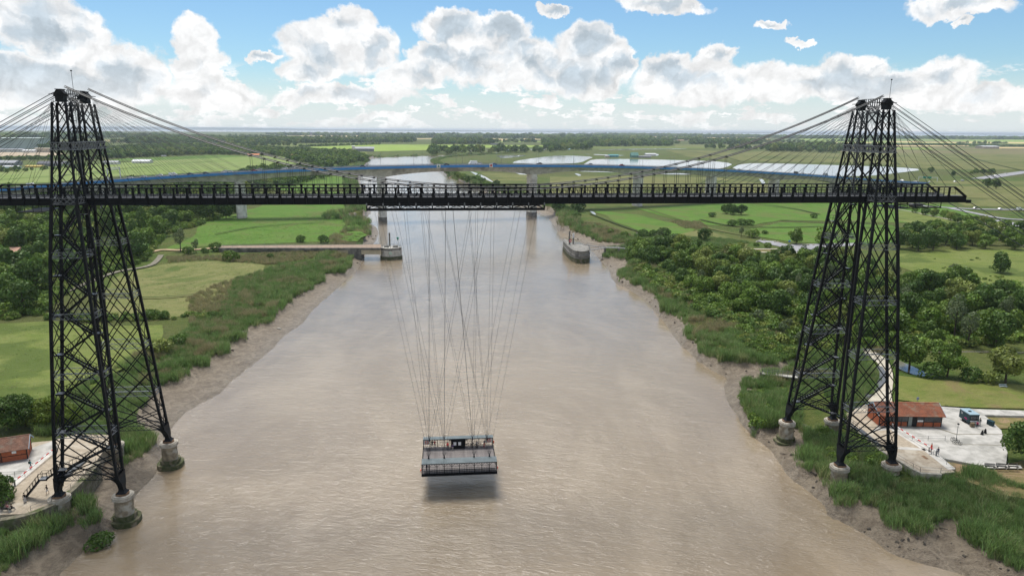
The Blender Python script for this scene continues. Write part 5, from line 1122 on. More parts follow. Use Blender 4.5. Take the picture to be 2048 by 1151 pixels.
ok = clear_of(X, Y); X, Y, d = X[ok], Y[ok], d[ok]
tan = (fbm2(X, Y, 16, 3, 8) > .51) & (d > 2.5) & ((Y > 40) | (X < 0)); Z = grid_val(GZ, X, Y); hum = np.clip((fbm2(X, Y, 4.5, 2, 4)-.28)/.44, 0, 1); scl = (.42+.85*hum)*np.where(d < 4, 1.12, .92)
far_ = Y > 120; keep = RNG.random(len(X)) < np.where(far_, .36, np.where(Y > 60, .7, 1.)); tk_ = tan & keep; gk_ = ~tan & keep; scl = scl*np.where(far_, 1.15, 1)
gn_scatter('reeds', np.stack([X, Y, Z], -1)[gk_], scl[gk_], RG); gn_scatter('dry_reeds', np.stack([X, Y, Z], -1)[tk_], scl[tk_], RT)
print('reeds', gk_.sum(), tk_.sum())
rng = np.random.default_rng(5); X = rng.uniform(-220, 260, 60000); Y = rng.uniform(320, 2000, 60000); d = grid_val(DL, X, Y); ok = (d > 0) & (d < 16); X, Y = X[ok], Y[ok]
gn_scatter('far_reeds', np.stack([X, Y, grid_val(GZ, X, Y)], -1), 1.3+.8*rng.random(len(X)), RG+RT[:1])
# pale reed beds inland (px polygons)
def fill(poly_px, dens, seed, z=LAND):
    poly = PX(poly_px, z); xs_ = [p[0] for p in poly]; ys_ = [p[1] for p in poly]; A = (max(xs_)-min(xs_))*(max(ys_)-min(ys_)); n = int(min(A*dens, 200000)); rng = np.random.default_rng(seed)
    X = rng.uniform(min(xs_), max(xs_), n); Y = rng.uniform(min(ys_), max(ys_), n); ok = in_poly(X, Y, poly) & clear_of(X, Y) & (grid_val(DL, X, Y) > .2); return X[ok], Y[ok]
def bed(name, polys, dens, protos, s0, s1, seed=1, thr=None):
    XX, YY = [], []
    for i, p in enumerate(polys): a, b = fill(p, dens, seed+i); XX.append(a); YY.append(b)
    X, Y = np.concatenate(XX), np.concatenate(YY)
    if thr is not None: k = fbm2(X, Y, 14, 3, seed+3) > thr; X, Y = X[k], Y[k]
    rng = np.random.default_rng(seed); print(name, len(X)); return gn_scatter(name, np.stack([X, Y, grid_val(GZ, X, Y)], -1), s0+(s1-s0)*rng.random(len(X)), protos)
bed('tan_reed_bed', [[(370, 600), (430, 570), (520, 545), (560, 560), (500, 600), (440, 625), (380, 625)], [(330, 515), (440, 512), (560, 506), (640, 503), (660, 512), (540, 530), (420, 520), (340, 526)],
     [(1130, 440), (1200, 448), (1260, 470), (1265, 484), (1205, 482), (1150, 465)], [(1340, 442), (1400, 444), (1420, 458), (1370, 458)]], .55, RT, .55, .85, 3)
bed('green_reed_bed', [[(470, 560), (560, 530), (660, 518), (700, 512), (700, 530), (640, 560), (560, 600), (480, 650), (400, 690), (340, 730), (320, 700), (400, 640), (440, 625)], [(1270, 470), (1440, 478), (1500, 486), (1460, 498), (1290, 494)],
     [(1440, 507), (1600, 512), (1660, 516), (1650, 524), (1560, 530), (1470, 518)], [(1560, 700), (1640, 690), (1720, 700), (1745, 740), (1725, 780), (1700, 815), (1670, 815), (1640, 770), (1600, 740), (1570, 740)], [(1588, 868), (1650, 842), (1690, 850), (1760, 905), (1830, 945), (1890, 950), (1960, 990), (2100, 1030), (2300, 1080), (2300, 1230), (2040, 1130), (1930, 1030), (1760, 1010), (1690, 960), (1600, 930)]], .8, RG, .5, 1.0, 13)
# bramble and low scrub (right bank, behind the reeds, and the slope below the right quay)
SC = [crown_mesh(200+i, 1.5, .9, .5, 7, 420, .30, LEAF, lob=.5, name='scrub') for i in range(3)]+[crown_mesh(210, 1.4, .8, .5, 7, 420, .3, LEAFD, lob=.5, name='scrub')]
bed('scrub', [[(1460, 640), (1520, 668), (1600, 690), (1690, 700), (1700, 712), (1600, 712), (1510, 700), (1450, 665)], [(1640, 850), (1690, 850), (1770, 905), (1780, 925), (1720, 930), (1660, 900)],
     [(1480, 770), (1560, 800), (1530, 850), (1490, 840)], [(86, 640), (200, 646), (330, 640), (430, 636), (430, 628), (300, 634), (120, 630)], [(30, 640), (90, 600), (160, 572), (150, 562), (60, 600), (0, 640)]], .35, SC, .6, 1.3, 31)
bed('wood_understory', [[(1258, 512), (1275, 497), (1400, 506), (1500, 524), (1650, 522), (1800, 562), (1905, 556), (1965, 592), (2110, 640), (2100, 680), (1985, 697), (1700, 700), (1570, 700), (1450, 645), (1345, 590), (1268, 540)], [(-60, 430), (240, 418), (470, 420), (420, 446), (330, 470), (290, 524), (150, 566), (85, 635), (-60, 640)]], .16, SC, 1.0, 2.0, 91)
# tussocks over the meadows so that they are not a flat sheet
GT = [tuft(60+i, 40, .42, .8, .07, REEDG, .8) for i in range(2)]+[tuft(66, 36, .45, .8, .06, REEDT, .8)]
bed('grass_tussocks', [[(-50, 650), (330, 650), (320, 700), (220, 780), (100, 850), (-50, 850)], [(200, 585), (330, 525), (520, 525), (500, 580), (400, 640), (220, 645)], [(1795, 505), (2100, 495), (2100, 600), (1850, 560)], [(1795, 755), (2100, 775), (2100, 825), (1800, 805)], [(1880, 910), (2100, 930), (2100, 1010), (1900, 950)],
     [(330, 495), (420, 450), (690, 420), (700, 440), (735, 470), (700, 486), (420, 492)], [(1380, 440), (1560, 445), (1780, 450), (1780, 485), (1520, 478)]], .30, GT, .7, 1.6, 51)
bed('marsh_tussocks', [[(1810, 520), (1950, 515), (2060, 560), (2060, 595), (1900, 560)]], .02, SC, .35, .9, 71, .5)
# far woods and hedges: masses of trees
CLF = [crown_mesh(320+i, 30, 7, 6, 16, 520, 5.5, LEAFD if i % 2 else LEAF, lob=.3, name='distant_wood_mass') for i in range(3)]
CL = [crown_mesh(300+i, 5.5, 4.2, 4.2, 9, 520, 1.3, LEAFD if i % 2 else LEAF, lob=.45, name='distant_tree') for i in range(4)]
def wood(name, polys, dmin, s0, s1, seed=1, nmax=9000, protos=None):
    XX = []
    for i, p in enumerate(polys): XX += poisson(PX(p), dmin, nmax, seed+i, tries=6)
    A = np.array(XX); rng = np.random.default_rng(seed); print(name, len(A)); s = s0+(s1-s0)*rng.random(len(A))
    return gn_scatter(name, np.stack([A[:, 0], A[:, 1], np.full(len(A), LAND-.3)], -1), s, protos or CL, tilt=.05)
wood('middle_distance_wood', [[(215, 318), (215, 300), (300, 292), (430, 292), (560, 300), (700, 306), (732, 318), (735, 326), (640, 330), (590, 324), (560, 312), (420, 309), (300, 314)], [(240, 378), (300, 374), (470, 366), (590, 352), (700, 345), (600, 368), (500, 388), (490, 416), (240, 416), (100, 416)],
     [(-60, 395), (100, 390), (240, 385), (240, 424), (-60, 432)], [(480, 352), (500, 344), (620, 336), (700, 332), (590, 345)]], 11, .9, 1.6, 1, 2600)
wood('far_wood', [[(330, 283), (330, 276), (480, 280), (830, 281), (830, 285), (480, 289)], [(868, 289), (868, 284), (900, 281.5), (985, 285), (985, 289)], [(1085, 293), (1090, 282), (1200, 281), (1340, 286), (1345, 292), (1170, 294)], [(1380, 289), (1380, 283), (1520, 284), (1520, 289)], [(80, 300), (200, 295), (215, 300), (215, 316), (130, 306)],
     [(430, 276), (330, 274), (240, 286), (330, 290), (430, 284)], [(1530, 304), (1560, 296), (1650, 292), (1700, 300), (1660, 306), (1600, 304)], [(860, 309), (860, 304), (960, 304), (1080, 302), (1170, 295), (1180, 299), (1080, 305), (960, 306.6)]], 24, 1.6, 3.0, 11, 2500)
wood('hedges', [[(0, 318), (110, 316), (200, 318), (200, 320), (0, 321)], [(0, 343), (100, 338), (170, 333), (170, 336), (0, 346)], [(1690, 289.5), (1860, 288.5), (2300, 296), (2300, 298), (1860, 291), (1690, 291)], [(1940, 345), (1985, 344), (1985, 347), (1940, 348)], [(560, 345), (500, 350), (500, 353), (560, 350)], [(600, 294), (760, 289.5), (760, 288.5), (600, 292)],
     [(885, 346), (900, 344), (960, 362), (1010, 380), (990, 384), (930, 364)], [(1100, 412), (1180, 416), (1180, 424), (1120, 424)]], 11, .5, 1.0, 31, 900)
wood('horizon_woods', [[(-80, 276), (330, 272), (330, 275), (-80, 281)], [(560, 270.3), (900, 270), (1040, 271), (1160, 270.5), (1160, 271.5), (900, 271.5), (560, 271.6)], [(1160, 269.8), (1300, 270), (1400, 271.5), (1600, 275), (1600, 277), (1400, 274.5), (1200, 271.2)], [(1600, 275.5), (1780, 275.5), (2200, 279), (2300, 281), (1780, 278), (1600, 277.5)],
     [(720, 273.5), (860, 274.5), (1160, 275.5), (1300, 277), (1300, 278.2), (1040, 276.6), (860, 276), (720, 275)], [(1050, 276), (1400, 279.5), (1400, 281.5), (1100, 280)]], 75, .9, 1.5, 51, 2600, CLF)

# rows of trees between the far fields
rr = random.Random(12); HL = []
for k in range(44):
    v = 270.5+26*rr.random()**1.6; u = rr.uniform(-40, 2048) if v < 286 else rr.choice([rr.uniform(-40, 560), rr.uniform(1380, 2048)]); L_ = rr.uniform(40, 220); sl2 = rr.uniform(-.012, .018); th = .35+(v-270)*.02; v2 = v+(u-1024)*.005
    HL.append([(u, v2), (u+L_, v2+sl2*L_), (u+L_, v2+sl2*L_+th), (u, v2+th)])
wood('field_edge_trees', HL, 26, 1.2, 2.4, 71, 420)
# ================================================================== jetty and river piers behind the bridge
CREAM = mat_noise('cream_concrete_beam', (.52, .46, .33), (.42, .37, .26), .4, .85, .2)
DECKBR = mat_noise('brown_jetty_surface', (.36, .27, .20), (.28, .22, .17), .3, .9, .1)
GREENP = mat_noise('green_mark_paint', (.01, .25, .17), (.01, .2, .14), 2, .5)
ZJ = 6.4
jet = empty('jetty', (0, 0, 0), 0, 'long low concrete causeway with a brown deck running out over the left river bank', 'jetty')
def jl(u, v): return tuple(at_z(u, v, ZJ)[:2])
near = [jl(u, 495.6) for u in (438, 520, 600, 695, 762)]; farr = [jl(u, v) for u, v in ((438, 491.4), (520, 490.6), (600, 490), (695, 489.4), (762, 488.8))]
MB().prism(near+farr[::-1], ZJ-.35, ZJ).build('deck', DECKBR, jet)
for nm, line, o in (('edge_beam', near, -.3), ('edge_beam', farr, .3)):
    MB().prism(strip([(x, y+o) for x, y in line], .6), ZJ-1.0, ZJ+.12).build(nm, CONCD, jet)
wall = [(x, y+.6) for x, y in [jl(u, 495.6) for u in (438, 520, 600, 662)]]; MB().prism(strip(wall, .8), 3.4, ZJ-.4).build('retaining_wall', CONCD, jet)
for u0, u1 in ((662, 696), (722, 762)):
    a, b = jl(u0, 495.6), jl(u1, 495.6); MB().prism([(a[0], a[1]-.1), (b[0], b[1]-.1), (b[0], b[1]+.7), (a[0], a[1]+.7)], ZJ-3.4 if u0 > 700 else ZJ-2.6, ZJ-1.0).build('beam', CREAM, jet)
    MB().prism([(a[0], a[1]+5.5), (b[0], b[1]+5.5), (b[0], b[1]+6.3), (a[0], a[1]+6.3)], ZJ-3.0, ZJ-.35).build('beam', CREAM, jet)
a, b = jl(696, 495.6), jl(722, 495.6); MB().prism([(a[0], a[1]-.5), (b[0], b[1]-.5), (b[0]+.6, b[1]+8), (a[0]+.6, a[1]+8)], -1, ZJ-.4).build('support_block', CONCD, jet)
mb = MB()
for line in (near, farr):
    for (x0, y0), (x1, y1) in zip(line[:-1], line[1:]):
        n_ = max(2, int(math.dist((x0, y0), (x1, y1))/2.2))
        for k in range(n_): t_ = k/n_; mb.bar((x0+(x1-x0)*t_, y0+(y1-y0)*t_, ZJ), (x0+(x1-x0)*t_, y0+(y1-y0)*t_, ZJ+1), .06)
        mb.bar((x0, y0, ZJ+1), (x1, y1, ZJ+1), .06); mb.bar((x0, y0, ZJ+.5), (x1, y1, ZJ+.5), .05)
mb.build('railing', STEEL2, jet)
dl_ = empty('river_pier', (-37.0, 247.5, 0), 0, 'oval concrete river pier at the river end of the left causeway', 'pier', 'old river piers')
def teardrop(a, b, n=28): return [(a*math.cos(t)*(1 if math.cos(t) < 0 else 1.06), b*math.sin(t)*(1-.25*max(0, math.cos(t)))) for t in [2*math.pi*i/n for i in range(n)]]
for nm, s_, z0, z1, m in (('base', 1.06, -2, 1.7, ALGAE), ('shaft', 1.0, 1.7, 4.3, CONC), ('coping', 1.06, 4.3, 4.75, CONCP), ('upper_wall', .98, 4.75, 5.9, CONCD), ('coping', 1.0, 5.9, 6.2, CONC)):
    MB().prism([(x*s_, y*s_) for x, y in teardrop(5.3, 4.4)], z0, z1).build(nm, m, dl_)
mb = MB()
for i in range(14): x, y = teardrop(5.1, 4.2, 14)[i]; x2, y2 = teardrop(5.1, 4.2, 14)[(i+1) % 14]; mb.bar((x, y, 6.2), (x, y, 7.3), .08); mb.bar((x, y, 7.3), (x2, y2, 7.3), .07); mb.bar((x, y, 6.75), (x2, y2, 6.75), .05)
mb.build('railing', STEEL2, dl_); mb = MB(); mb.box(-3.5, -1, -1, 2, 6.2, 6.9); mb.box(1.2, 3.6, -1.5, 1.5, 6.2, 7.0); mb.box(-.1, .1, -3.4, -3.2, 5.2, 7); mb.build('machinery_plinth', CONCD, dl_)
MB().add([(-1.0, -4.55, 3.1), (1.0, -4.55, 3.1), (0, -4.55, 5.0), (-1.0, -4.4, 3.1), (1.0, -4.4, 3.1), (0, -4.4, 5.0)], [(0, 1, 2), (5, 4, 3), (0, 3, 4, 1), (1, 4, 5, 2), (2, 5, 3, 0)]).build('triangle_mark', mat_noise('pale_green_mark', (.45, .6, .5), (.4, .52, .45), 2, .6), dl_)
p = at_y(779.5, 489, 251); tag(MB().tube((p[0], 251, -1), (p[0], 251, 13.2), .42, 10).tube((p[0], 251, 9.4), (p[0], 251, 9.7), .46, 10).build('mooring_pile', CONCD), 'tall dark mooring pile rising behind the left river pier', 'pile')
e = empty('channel_mark', (-33.4, 249, 6), 0, 'small green cone mark on a thin pole on the left river pier', 'mark'); MB().tube((0, 0, 0), (0, 0, 4), .07, 6).build('pole', WHITE, e); MB().tube((0, 0, 3.4), (0, 0, 5.1), .15, 8, .75).build('topmark', GREENP, e)
PIERG = mat_noise('grey_pier_concrete', (.27, .26, .235), (.19, .185, .165), .5, .85, .2, c3=(.13, .125, .11), s3=.25)
dr = empty('river_pier', (0, 0, 0), 0, 'grey concrete river pier on the right with a flat deck and a long pointed nose', 'pier', 'old river piers')
def outline(z, s=1.):
    pts = [(1126, 481), (1130, 478), (1136, 480), (1141, 487), (1152, 488), (1166, 489), (1177, 492), (1179.5, 496), (1178.5, 500), (1170, 502), (1160, 502.5), (1150, 501), (1142, 497), (1135, 491)]
    q = [at_z(u, v, 6.2)[:2] for u, v in pts]; c = np.mean(q, axis=0); return [tuple(c+(p_-c)*s) for p_ in q]
for nm, s_, z0, z1, m in (('base', 1.03, -2, 2.2, ALGAE), ('shaft', 1.0, 2.2, 3.4, PIERG), ('coping', 1.04, 3.4, 3.8, PIERG), ('upper_wall', .99, 3.8, 5.9, PIERG), ('deck', 1.03, 5.9, 6.25, PIERG)): MB().prism(outline(0, s_), z0, z1).build(nm, m, dr)
q = outline(0, 1.0); mb = MB()
for i in range(len(q)):
    a, b = q[i], q[(i+1) % len(q)]; n_ = max(1, int(math.dist(a, b)/1.5)); mb.bar((*a, 7.3), (*b, 7.3), .05)
    for k in range(n_): t_ = k/n_; x, y = a[0]+(b[0]-a[0])*t_, a[1]+(b[1]-a[1])*t_; mb.bar((x, y, 6.2), (x, y, 7.3), .06)
mb.build('railing', STEEL2, dr); mb = MB()
for k in range(22): x = 61.5+k*.29; 
MB().box(63.2, 64.4, 232.9, 233.4, 3.9, 5.8).build('cream_panel', CREAM, dr)
for i, (u, lab, H) in enumerate(((1138.7, 'taller of two dark mooring piles behind the right river pier', 13.4), (1146.5, 'shorter dark mooring pile with a pale top behind the right river pier', 12.0))):
    p = at_y(u, 488, 251+i); o = tag(MB().tube((p[0], 251+i, -1), (p[0], 251+i, H), .45, 10).build('mooring_pile', CONCD), lab, 'pile', 'mooring piles at the right pier')
    if i: MB().tube((p[0], 252, H-2.4), (p[0], 252, H+.05), .48, 10).build('white_collar', WHITE, o)
e = empty('channel_mark', (*at_y(1140.5, 488, 247)[:2], 6.2), 0, 'red square board on the right river pier', 'mark'); MB().tube((0, 0, 0), (0, 0, 3.4), .07, 6).build('pole', STEEL2, e); MB().box(-.55, .55, -.1, .0, 1.9, 3.3).build('board', RED, e); MB().box(-.22, .22, -.14, -.1, 2.3, 2.9).build('emblem', WHITE, e)
fb = empty('footbridge', (0, 0, 0), 0, 'grey footbridge with railings joining the right river pier to the bank', 'footbridge')
def walk(line, z0, z1, w, name):
    pl = [at_z(u, v, z0+(z1-z0)*i/(len(line)-1)) for i, (u, v) in enumerate(line)]
    for a, b in zip(pl[:-1], pl[1:]):
        mb = MB(); mb.bar(a, b, w, .25); mb.build(name, mat_noise('grey_walkway', (.25, .25, .25), (.19, .19, .19), 1, .8) if 'WALKM' not in globals() else WALKM, fb)
        mb = MB(); d = Vector(b)-Vector(a); h = Vector((-d.y, d.x, 0)).normalized()*w/2; n_ = max(2, int(d.length/1.6))
        for s in (-1, 1):
            for k in range(n_+1): c = Vector(a)+d*k/n_+h*s; mb.bar(c, c+Vector((0, 0, 1.1)), .06)
            mb.bar(Vector(a)+h*s+Vector((0, 0, 1.1)), Vector(b)+h*s+Vector((0, 0, 1.1)), .06)
        mb.build('railing', STEEL2, fb)
WALKM = mat_noise('grey_walkway', (.27, .27, .27), (.20, .20, .20), 1, .8)
walk([(1172, 489.5), (1208, 494.5)], 6.1, 6.0, 1.2, 'span'); walk([(1179, 499.5), (1209, 496)], 6.1, 6.0, 1.2, 'span'); walk([(1209, 494.8), (1240, 495)], 6.0, 5.8, 2.6, 'span'); walk([(1240, 495.5), (1286, 502)], 5.8, 4.8, 1.6, 'ramp')
for u in (1210, 1238): p = at_z(u, 495, 6); MB().box(p[0]-.4, p[0]+.4, p[1]-1, p[1]+1, 0, 5.7).build('pillar', CONCD, fb)
sl_ = empty('sluice', (0, 0, 0), 0, 'small wooden sluice bridge with a rail at the creek beside the right reeds', 'sluice')
a, b = at_z(1525, 746, 4.2), at_z(1596, 754, 4.4); mb = MB(); mb.bar(a, b, 1.6, .25); mb.build("deck", CONC, sl_); mb = MB(); d = Vector(b)-Vector(a); h = Vector((-d.y, d.x, 0)).normalized()*.8
for s in (-1, 1):
    for k in range(8): c = Vector(a)+d*k/7+h*s; mb.bar(c, c+Vector((0, 0, 1)), .07)
    mb.bar(Vector(a)+h*s+Vector((0, 0, 1)), Vector(b)+h*s+Vector((0, 0, 1)), .06)
mb.build('railing', STEEL2, sl_); MB().box(a[0]-.3, a[0]+.3, a[1]-1.2, a[1]+1.0, .8, 4.3).build('timber_face', mat_noise('old_timber', (.14, .12, .10), (.09, .08, .07), 2, .9), sl_)
# ================================================================== brick lodges
TIMB = mat_noise('black_timber_frame', (.012, .012, .012), (.02, .02, .02), 2, .6, .3)
BARGE = mat_noise('blue_grey_bargeboard', (.32, .42, .48), (.28, .36, .42), 2, .6, .3)
FAS = mat_noise('blue_shutter_paint', (.10, .22, .34), (.08, .19, .30), 2, .5)
def lodge(org, rz, L, D, wallh, ridge, posts_, opening, label, tilemat, blue=False):
    e = empty('brick_lodge', org, rz, label, 'building')
    def pane(x0, x1, z0, z1, m, nm='window'):
        w_ = MB().box(x0, x1, -.03, .0, z0, z1).build(nm, m, e)
        if nm == 'window':
            mb = MB(); n_ = max(1, int((x1-x0)/.35)); [mb.box(x0+(x1-x0)*k/n_-.02, x0+(x1-x0)*k/n_+.02, -.06, -.03, z0, z1) for k in range(1, n_)]; mb.box(x0, x1, -.07, -.031, z0-.08, z0) 
            mb.build('frame', TIMB, w_)
    MB().box(0, L, .05, D, 0, wallh).build('wall', BRICK, e)
    g = MB(); 
    for x0, x1 in ((0, .12), (L-.12, L)): g.profile([(.05, wallh), (D, wallh), (D/2, ridge-.05)], x0, x1, 'yz')
    g.build('gable', BRICK, e)
    for p_ in posts_: MB().box(p_*L-.07, p_*L+.07, -.04, .05, 0, wallh).build('timber_post', TIMB, e)
    for z_ in (wallh-.12, 1.05): MB().box(0, L, -.025, .05, z_-.05, z_+.05).build('timber_rail', TIMB, e)
    for y_ in (.05, D*.5, D): MB().box(-.04, .0, y_-.08, y_+.08, 0, wallh).build('timber_post', TIMB, e); MB().box(L, L+.04, y_-.08, y_+.08, 0, wallh).build('timber_post', TIMB, e)
    for kd, a, b in opening:
        if kd == 'win': pane(a*L, b*L, 1.1, wallh-.35, GLASSD)
        elif kd == 'door': pane(a*L, b*L, .05, wallh-.2, mat_noise('dark_doorway', (.01, .01, .01), (.02, .02, .02), 2, .8), 'doorway'); MB().box(a*L+.05, a*L+(b-a)*L*.45, -.08, -.04, .05, wallh-.25).build('door', mat_noise('grey_door', (.25, .27, .25), (.2, .22, .2), 2, .6), e)
        elif kd == 'note': MB().box(a*L, b*L, -.07, -.04, 1.1 if not blue else 1.5, 1.5 if not blue else 2.0).build('notice', WHITE, e)
    ov = .55
    for s in (0, 1):
        roofslab = MB(); y0, y1 = (-ov, D/2) if s == 0 else (D+ov, D/2); zz0 = wallh-(ridge-wallh)*ov/(D/2); 
        roofslab.add([(-.45, y0, zz0), (L+.45, y0, zz0), (L+.45, y1, ridge), (-.45, y1, ridge), (-.45, y0, zz0+.08), (L+.45, y0, zz0+.08), (L+.45, y1, ridge+.08), (-.45, y1, ridge+.08)], [(0, 3, 2, 1), (4, 5, 6, 7), (0, 1, 5, 4), (1, 2, 6, 5), (2, 3, 7, 6), (3, 0, 4, 7)])
        rf = roofslab.build('roof', tilemat, e, recalc=True)
        if s == 0:
            tl = MB(); nr, nc = 12, int((L+.9)/.34); dy = (y1-y0)/nr; dz = (ridge-zz0)/nr
            for r_ in range(nr):
                for c_ in range(nc):
                    x0 = -.45+c_*(L+.9)/nc; lift = random.uniform(.02, .06); ya = y0+r_*dy; za = zz0+.08+r_*dz
                    tl.add([(x0+.015, ya-.04, za+lift+.03), (x0+.325, ya-.04, za+lift+.03), (x0+.325, ya+dy, za+dz+.02), (x0+.015, ya+dy, za+dz+.02), (x0+.015, ya-.04, za+.0), (x0+.325, ya-.04, za+.0)], [(0, 1, 2, 3), (4, 5, 1, 0)])
            tl.build('tiles', tilemat, rf, kind='stuff')
        for x_ in (-.47, L+.47): MB().bar((x_, y0, zz0+.02), (x_, y1, ridge+.02), .08, .26).build('bargeboard', BARGE, e)
    MB().bar((-.45, D/2, ridge+.12), (L+.45, D/2, ridge+.12), .22, .12).build('ridge_cap', tilemat, e)
    return e
TILE_L = mat_noise('old_brown_tiles', (.24, .13, .09), (.17, .10, .075), .9, .85, .2, c3=(.22, .17, .13), s3=.8)
A = at_z(1757.5, 851, ZQ); B = at_z(1882, 853, ZQ)
lodge((A[0], A[1], ZQ), math.atan2(B[1]-A[1], B[0]-A[0]), math.dist(A[:2], B[:2]), 5.4, 2.75, 4.35, (0.005, .095, .355, .455, .60, .71, .87, .995), (('win', .105, .35), ('win', .36, .45), ('door', .46, .595), ('win', .61, .70), ('note', .61, .70), ('win', .72, .865), ('win', .875, .985)),
      'orange brick lodge with tiled roof and dark windows on the right quay', TILE)
A = at_z(8, 924, 4.7); B = at_z(56, 916.5, 4.7); dv = (B-A)/np.linalg.norm((B-A)[:2]); O_ = B-dv*12
lodge((O_[0], O_[1], 4.7), math.atan2(dv[1], dv[0]), 12, 4.6, 2.5, 3.9, (.005, .35, .63, .655, .995), (('win', .36, .625), ('note', .80, .86)), 'small red brick lodge with brown tiled roof at the left edge', TILE_L, True)
# ================================================================== quay furniture
def post(x, y, z, h, r=.06, m=STEEL): return MB().tube((x, y, z), (x, y, z+h), r, 6).build('post', m)
def barrier(a, b, z, label):
    a = Vector((a[0], a[1], z+1.0)); b = Vector((b[0], b[1], z+1.0)); e = empty('striped_barrier', (0, 0, 0), 0, label, 'barrier', 'red and white striped barriers')
    n_ = 15
    for k in range(n_): MB().tube(a.lerp(b, k/n_), a.lerp(b, (k+1)/n_), .11, 8).build('stripe', RED if k % 2 else WHITE, e)
    for c in (a, b): MB().bar(c-Vector((0, 0, 1)), c+Vector((0, 0, .15)), .22).build('support', STEEL2, e)
barrier(at_z(1784, 856, ZQ), at_z(1872, 911, ZQ), ZQ, 'long red and white striped barrier pole across the right quay')
barrier(at_z(30, 972, 4.7), at_z(114, 902, 4.7), 4.7, 'long red and white striped barrier pole across the left quay')
def fence(name, line, z, h, label, cat='railing', gap=1.6, mat=STEEL2, group=None):
    e = empty(name, (0, 0, 0), 0, label, cat, group); pl = [at_z(u, v, z) for u, v in line]; mb = MB(); pm_ = []
    for a, b in zip(pl[:-1], pl[1:]):
        n_ = max(1, int(math.dist(a, b)/gap))
        for k in range(n_+1): c = a+(b-a)*k/n_; MB().tube((c[0], c[1], z), (c[0], c[1], z+h), .035, 5).build('post', mat, e)
        for hh in (h, h*.5): mb.bar((a[0], a[1], z+hh), (b[0], b[1], z+hh), .035)
    mb.build('rail', mat, e)
fence('railing', [(1699, 847), (1718, 862), (1762, 900), (1789, 915), (1826, 937), (1840, 944), (1881, 946)], ZQ, 1.05, 'thin grey railing along the river edge of the right quay', gap=3)
fence('railing', [(1881, 945.5), (1910, 943.5), (1893, 928), (1866, 911)], ZQ, 1.05, 'thin grey railing on the landward side of the right ramp', gap=3)
fence('railing', [(1824, 880), (1856, 880), (1890, 880)], ZQ, 1.0, 'low rail on the pale paving in front of the right lodge', gap=2.6)
fence('railing', [(62, 1022), (104, 1007), (142, 978), (172, 948), (192, 924)], 4.7, 1.05, 'thin railing along the edge of the left quay', gap=2.6)
fence('railing', [(4, 954), (30, 952), (50, 951)], 4.7, 1.0, 'short rail on the paving below the left lodge', gap=2.2)
SLATE = mat_noise('slate_wall_top', (.09, .10, .11), (.06, .065, .07), 1.5, .6, .3)
for nm, l_, z_, w_, lab in (('gutter_wall', [(1717, 859), (1760, 893)], ZQ+.02, .9, 'dark slate topped wall along the river edge of the right quay'), ('gutter_wall', [(128, 955), (170, 922)], 4.72, .9, 'dark slate topped wall along the river edge of the left quay')):
    tag(MB().prism(strip([tuple(at_z(u, v, z_)[:2]) for u, v in l_], w_), z_-2.5, z_+.35).build(nm, SLATE), lab, 'wall')
STW = mat_noise('rubble_stone_wall', (.22, .20, .15), (.13, .12, .085), 1.2, .95, .1, bmp=.12, bscale=2.5, c3=(.10, .12, .05), s3=.4)
q_ = [tuple(at_z(u, v, 4.5)[:2]) for u, v in [(0, 1041), (40, 1034), (66, 1027), (106, 1010), (144, 981), (176, 949), (195, 926)]]
tag(MB().prism(strip(q_, 1.1), 1.0, 4.78).build('rubble_wall', STW), 'rough stone retaining wall holding up the left quay above the reeds', 'wall')
q_ = [tuple(at_z(u, v, 4.5)[:2]) for u, v in [(1696, 848), (1718, 866), (1762, 904), (1790, 919), (1826, 941), (1842, 949), (1882, 951)]]
tag(MB().prism(strip(q_, .6), 1.8, 4.95).build('rubble_wall', CAPST), 'low pale stone wall edging the right quay above the green slope', 'wall')
def bench(u, v, z, rz, label, group, mat=WOODD):
    p = at_z(u, v, z); e = empty('bench', (p[0], p[1], z), rz, label, 'bench', group)
    for k in range(3): MB().box(-.95, .95, -.25+k*.17, -.11+k*.17, .42, .46).build('seat_slat', mat, e)
    for k in range(2): MB().box(-.95, .95, .27, .31, .58+k*.2, .72+k*.2).build('back_slat', mat, e)
    for x in (-.75, .75): MB().box(x-.05, x+.05, -.25, .3, 0, .42).bar((x, .28, .4), (x, .30, .92), .06).build('support', CONCP, e)
bg_ = 'dark wooden benches on the quay edge'
for u, lab in ((1980, 'left one of the dark wooden benches beside the big tree'), (2003, 'middle one of the dark wooden benches beside the big tree'), (2026, 'right one of the dark benches, half under the big tree')): bench(u, 936, ZQ, R(-12), lab, bg_, TIMB)
fld('bench_base', [(1962, 933), (2040, 935), (2044, 941), (1968, 940)], CONCP)
LG = 'pale park benches on the lawn'; PB = mat_noise('pale_blue_bench', (.35, .42, .45), (.3, .36, .4), 2, .7)
bench(1861, 756, LAND, R(-8), 'pale bench on the lawn under the park tree right of the pylon', LG, PB); bench(2006, 775, LAND, R(-8), 'pale bench on the lawn near the right edge of the photo', LG, PB)
bench(12, 1022, 4.7, R(170), 'dark bench by the left edge of the left quay', bg_, TIMB)
fld('kerb_line', [(1862, 858), (1880, 862), (1905, 871), (1912, 873), (2006, 873.5), (2006, 874.7), (1910, 874.3), (1878, 864), (1862, 860)], TRACK).location.z = ZQ-_fz[0]+.004
fld('kerb_line', [(1908, 892), (1915, 893.6), (2008, 895.2), (2008, 896.4), (1912, 894.8)], TRACK).location.z = ZQ-_fz[0]+.004
fld('kerb_line', [(1722, 858.6), (1778, 859), (1840, 858), (1862, 858.2), (1862, 859.6), (1840, 859.4), (1778, 860.4), (1722, 859.8)], TRACK).location.z = ZQ-_fz[0]+.008
fld('rusty_grating', [(1841, 917.5), (1847, 916.5), (1857, 923.5), (1851, 924.5)], RUSTTOP).location.z = ZQ-_fz[0]+.008
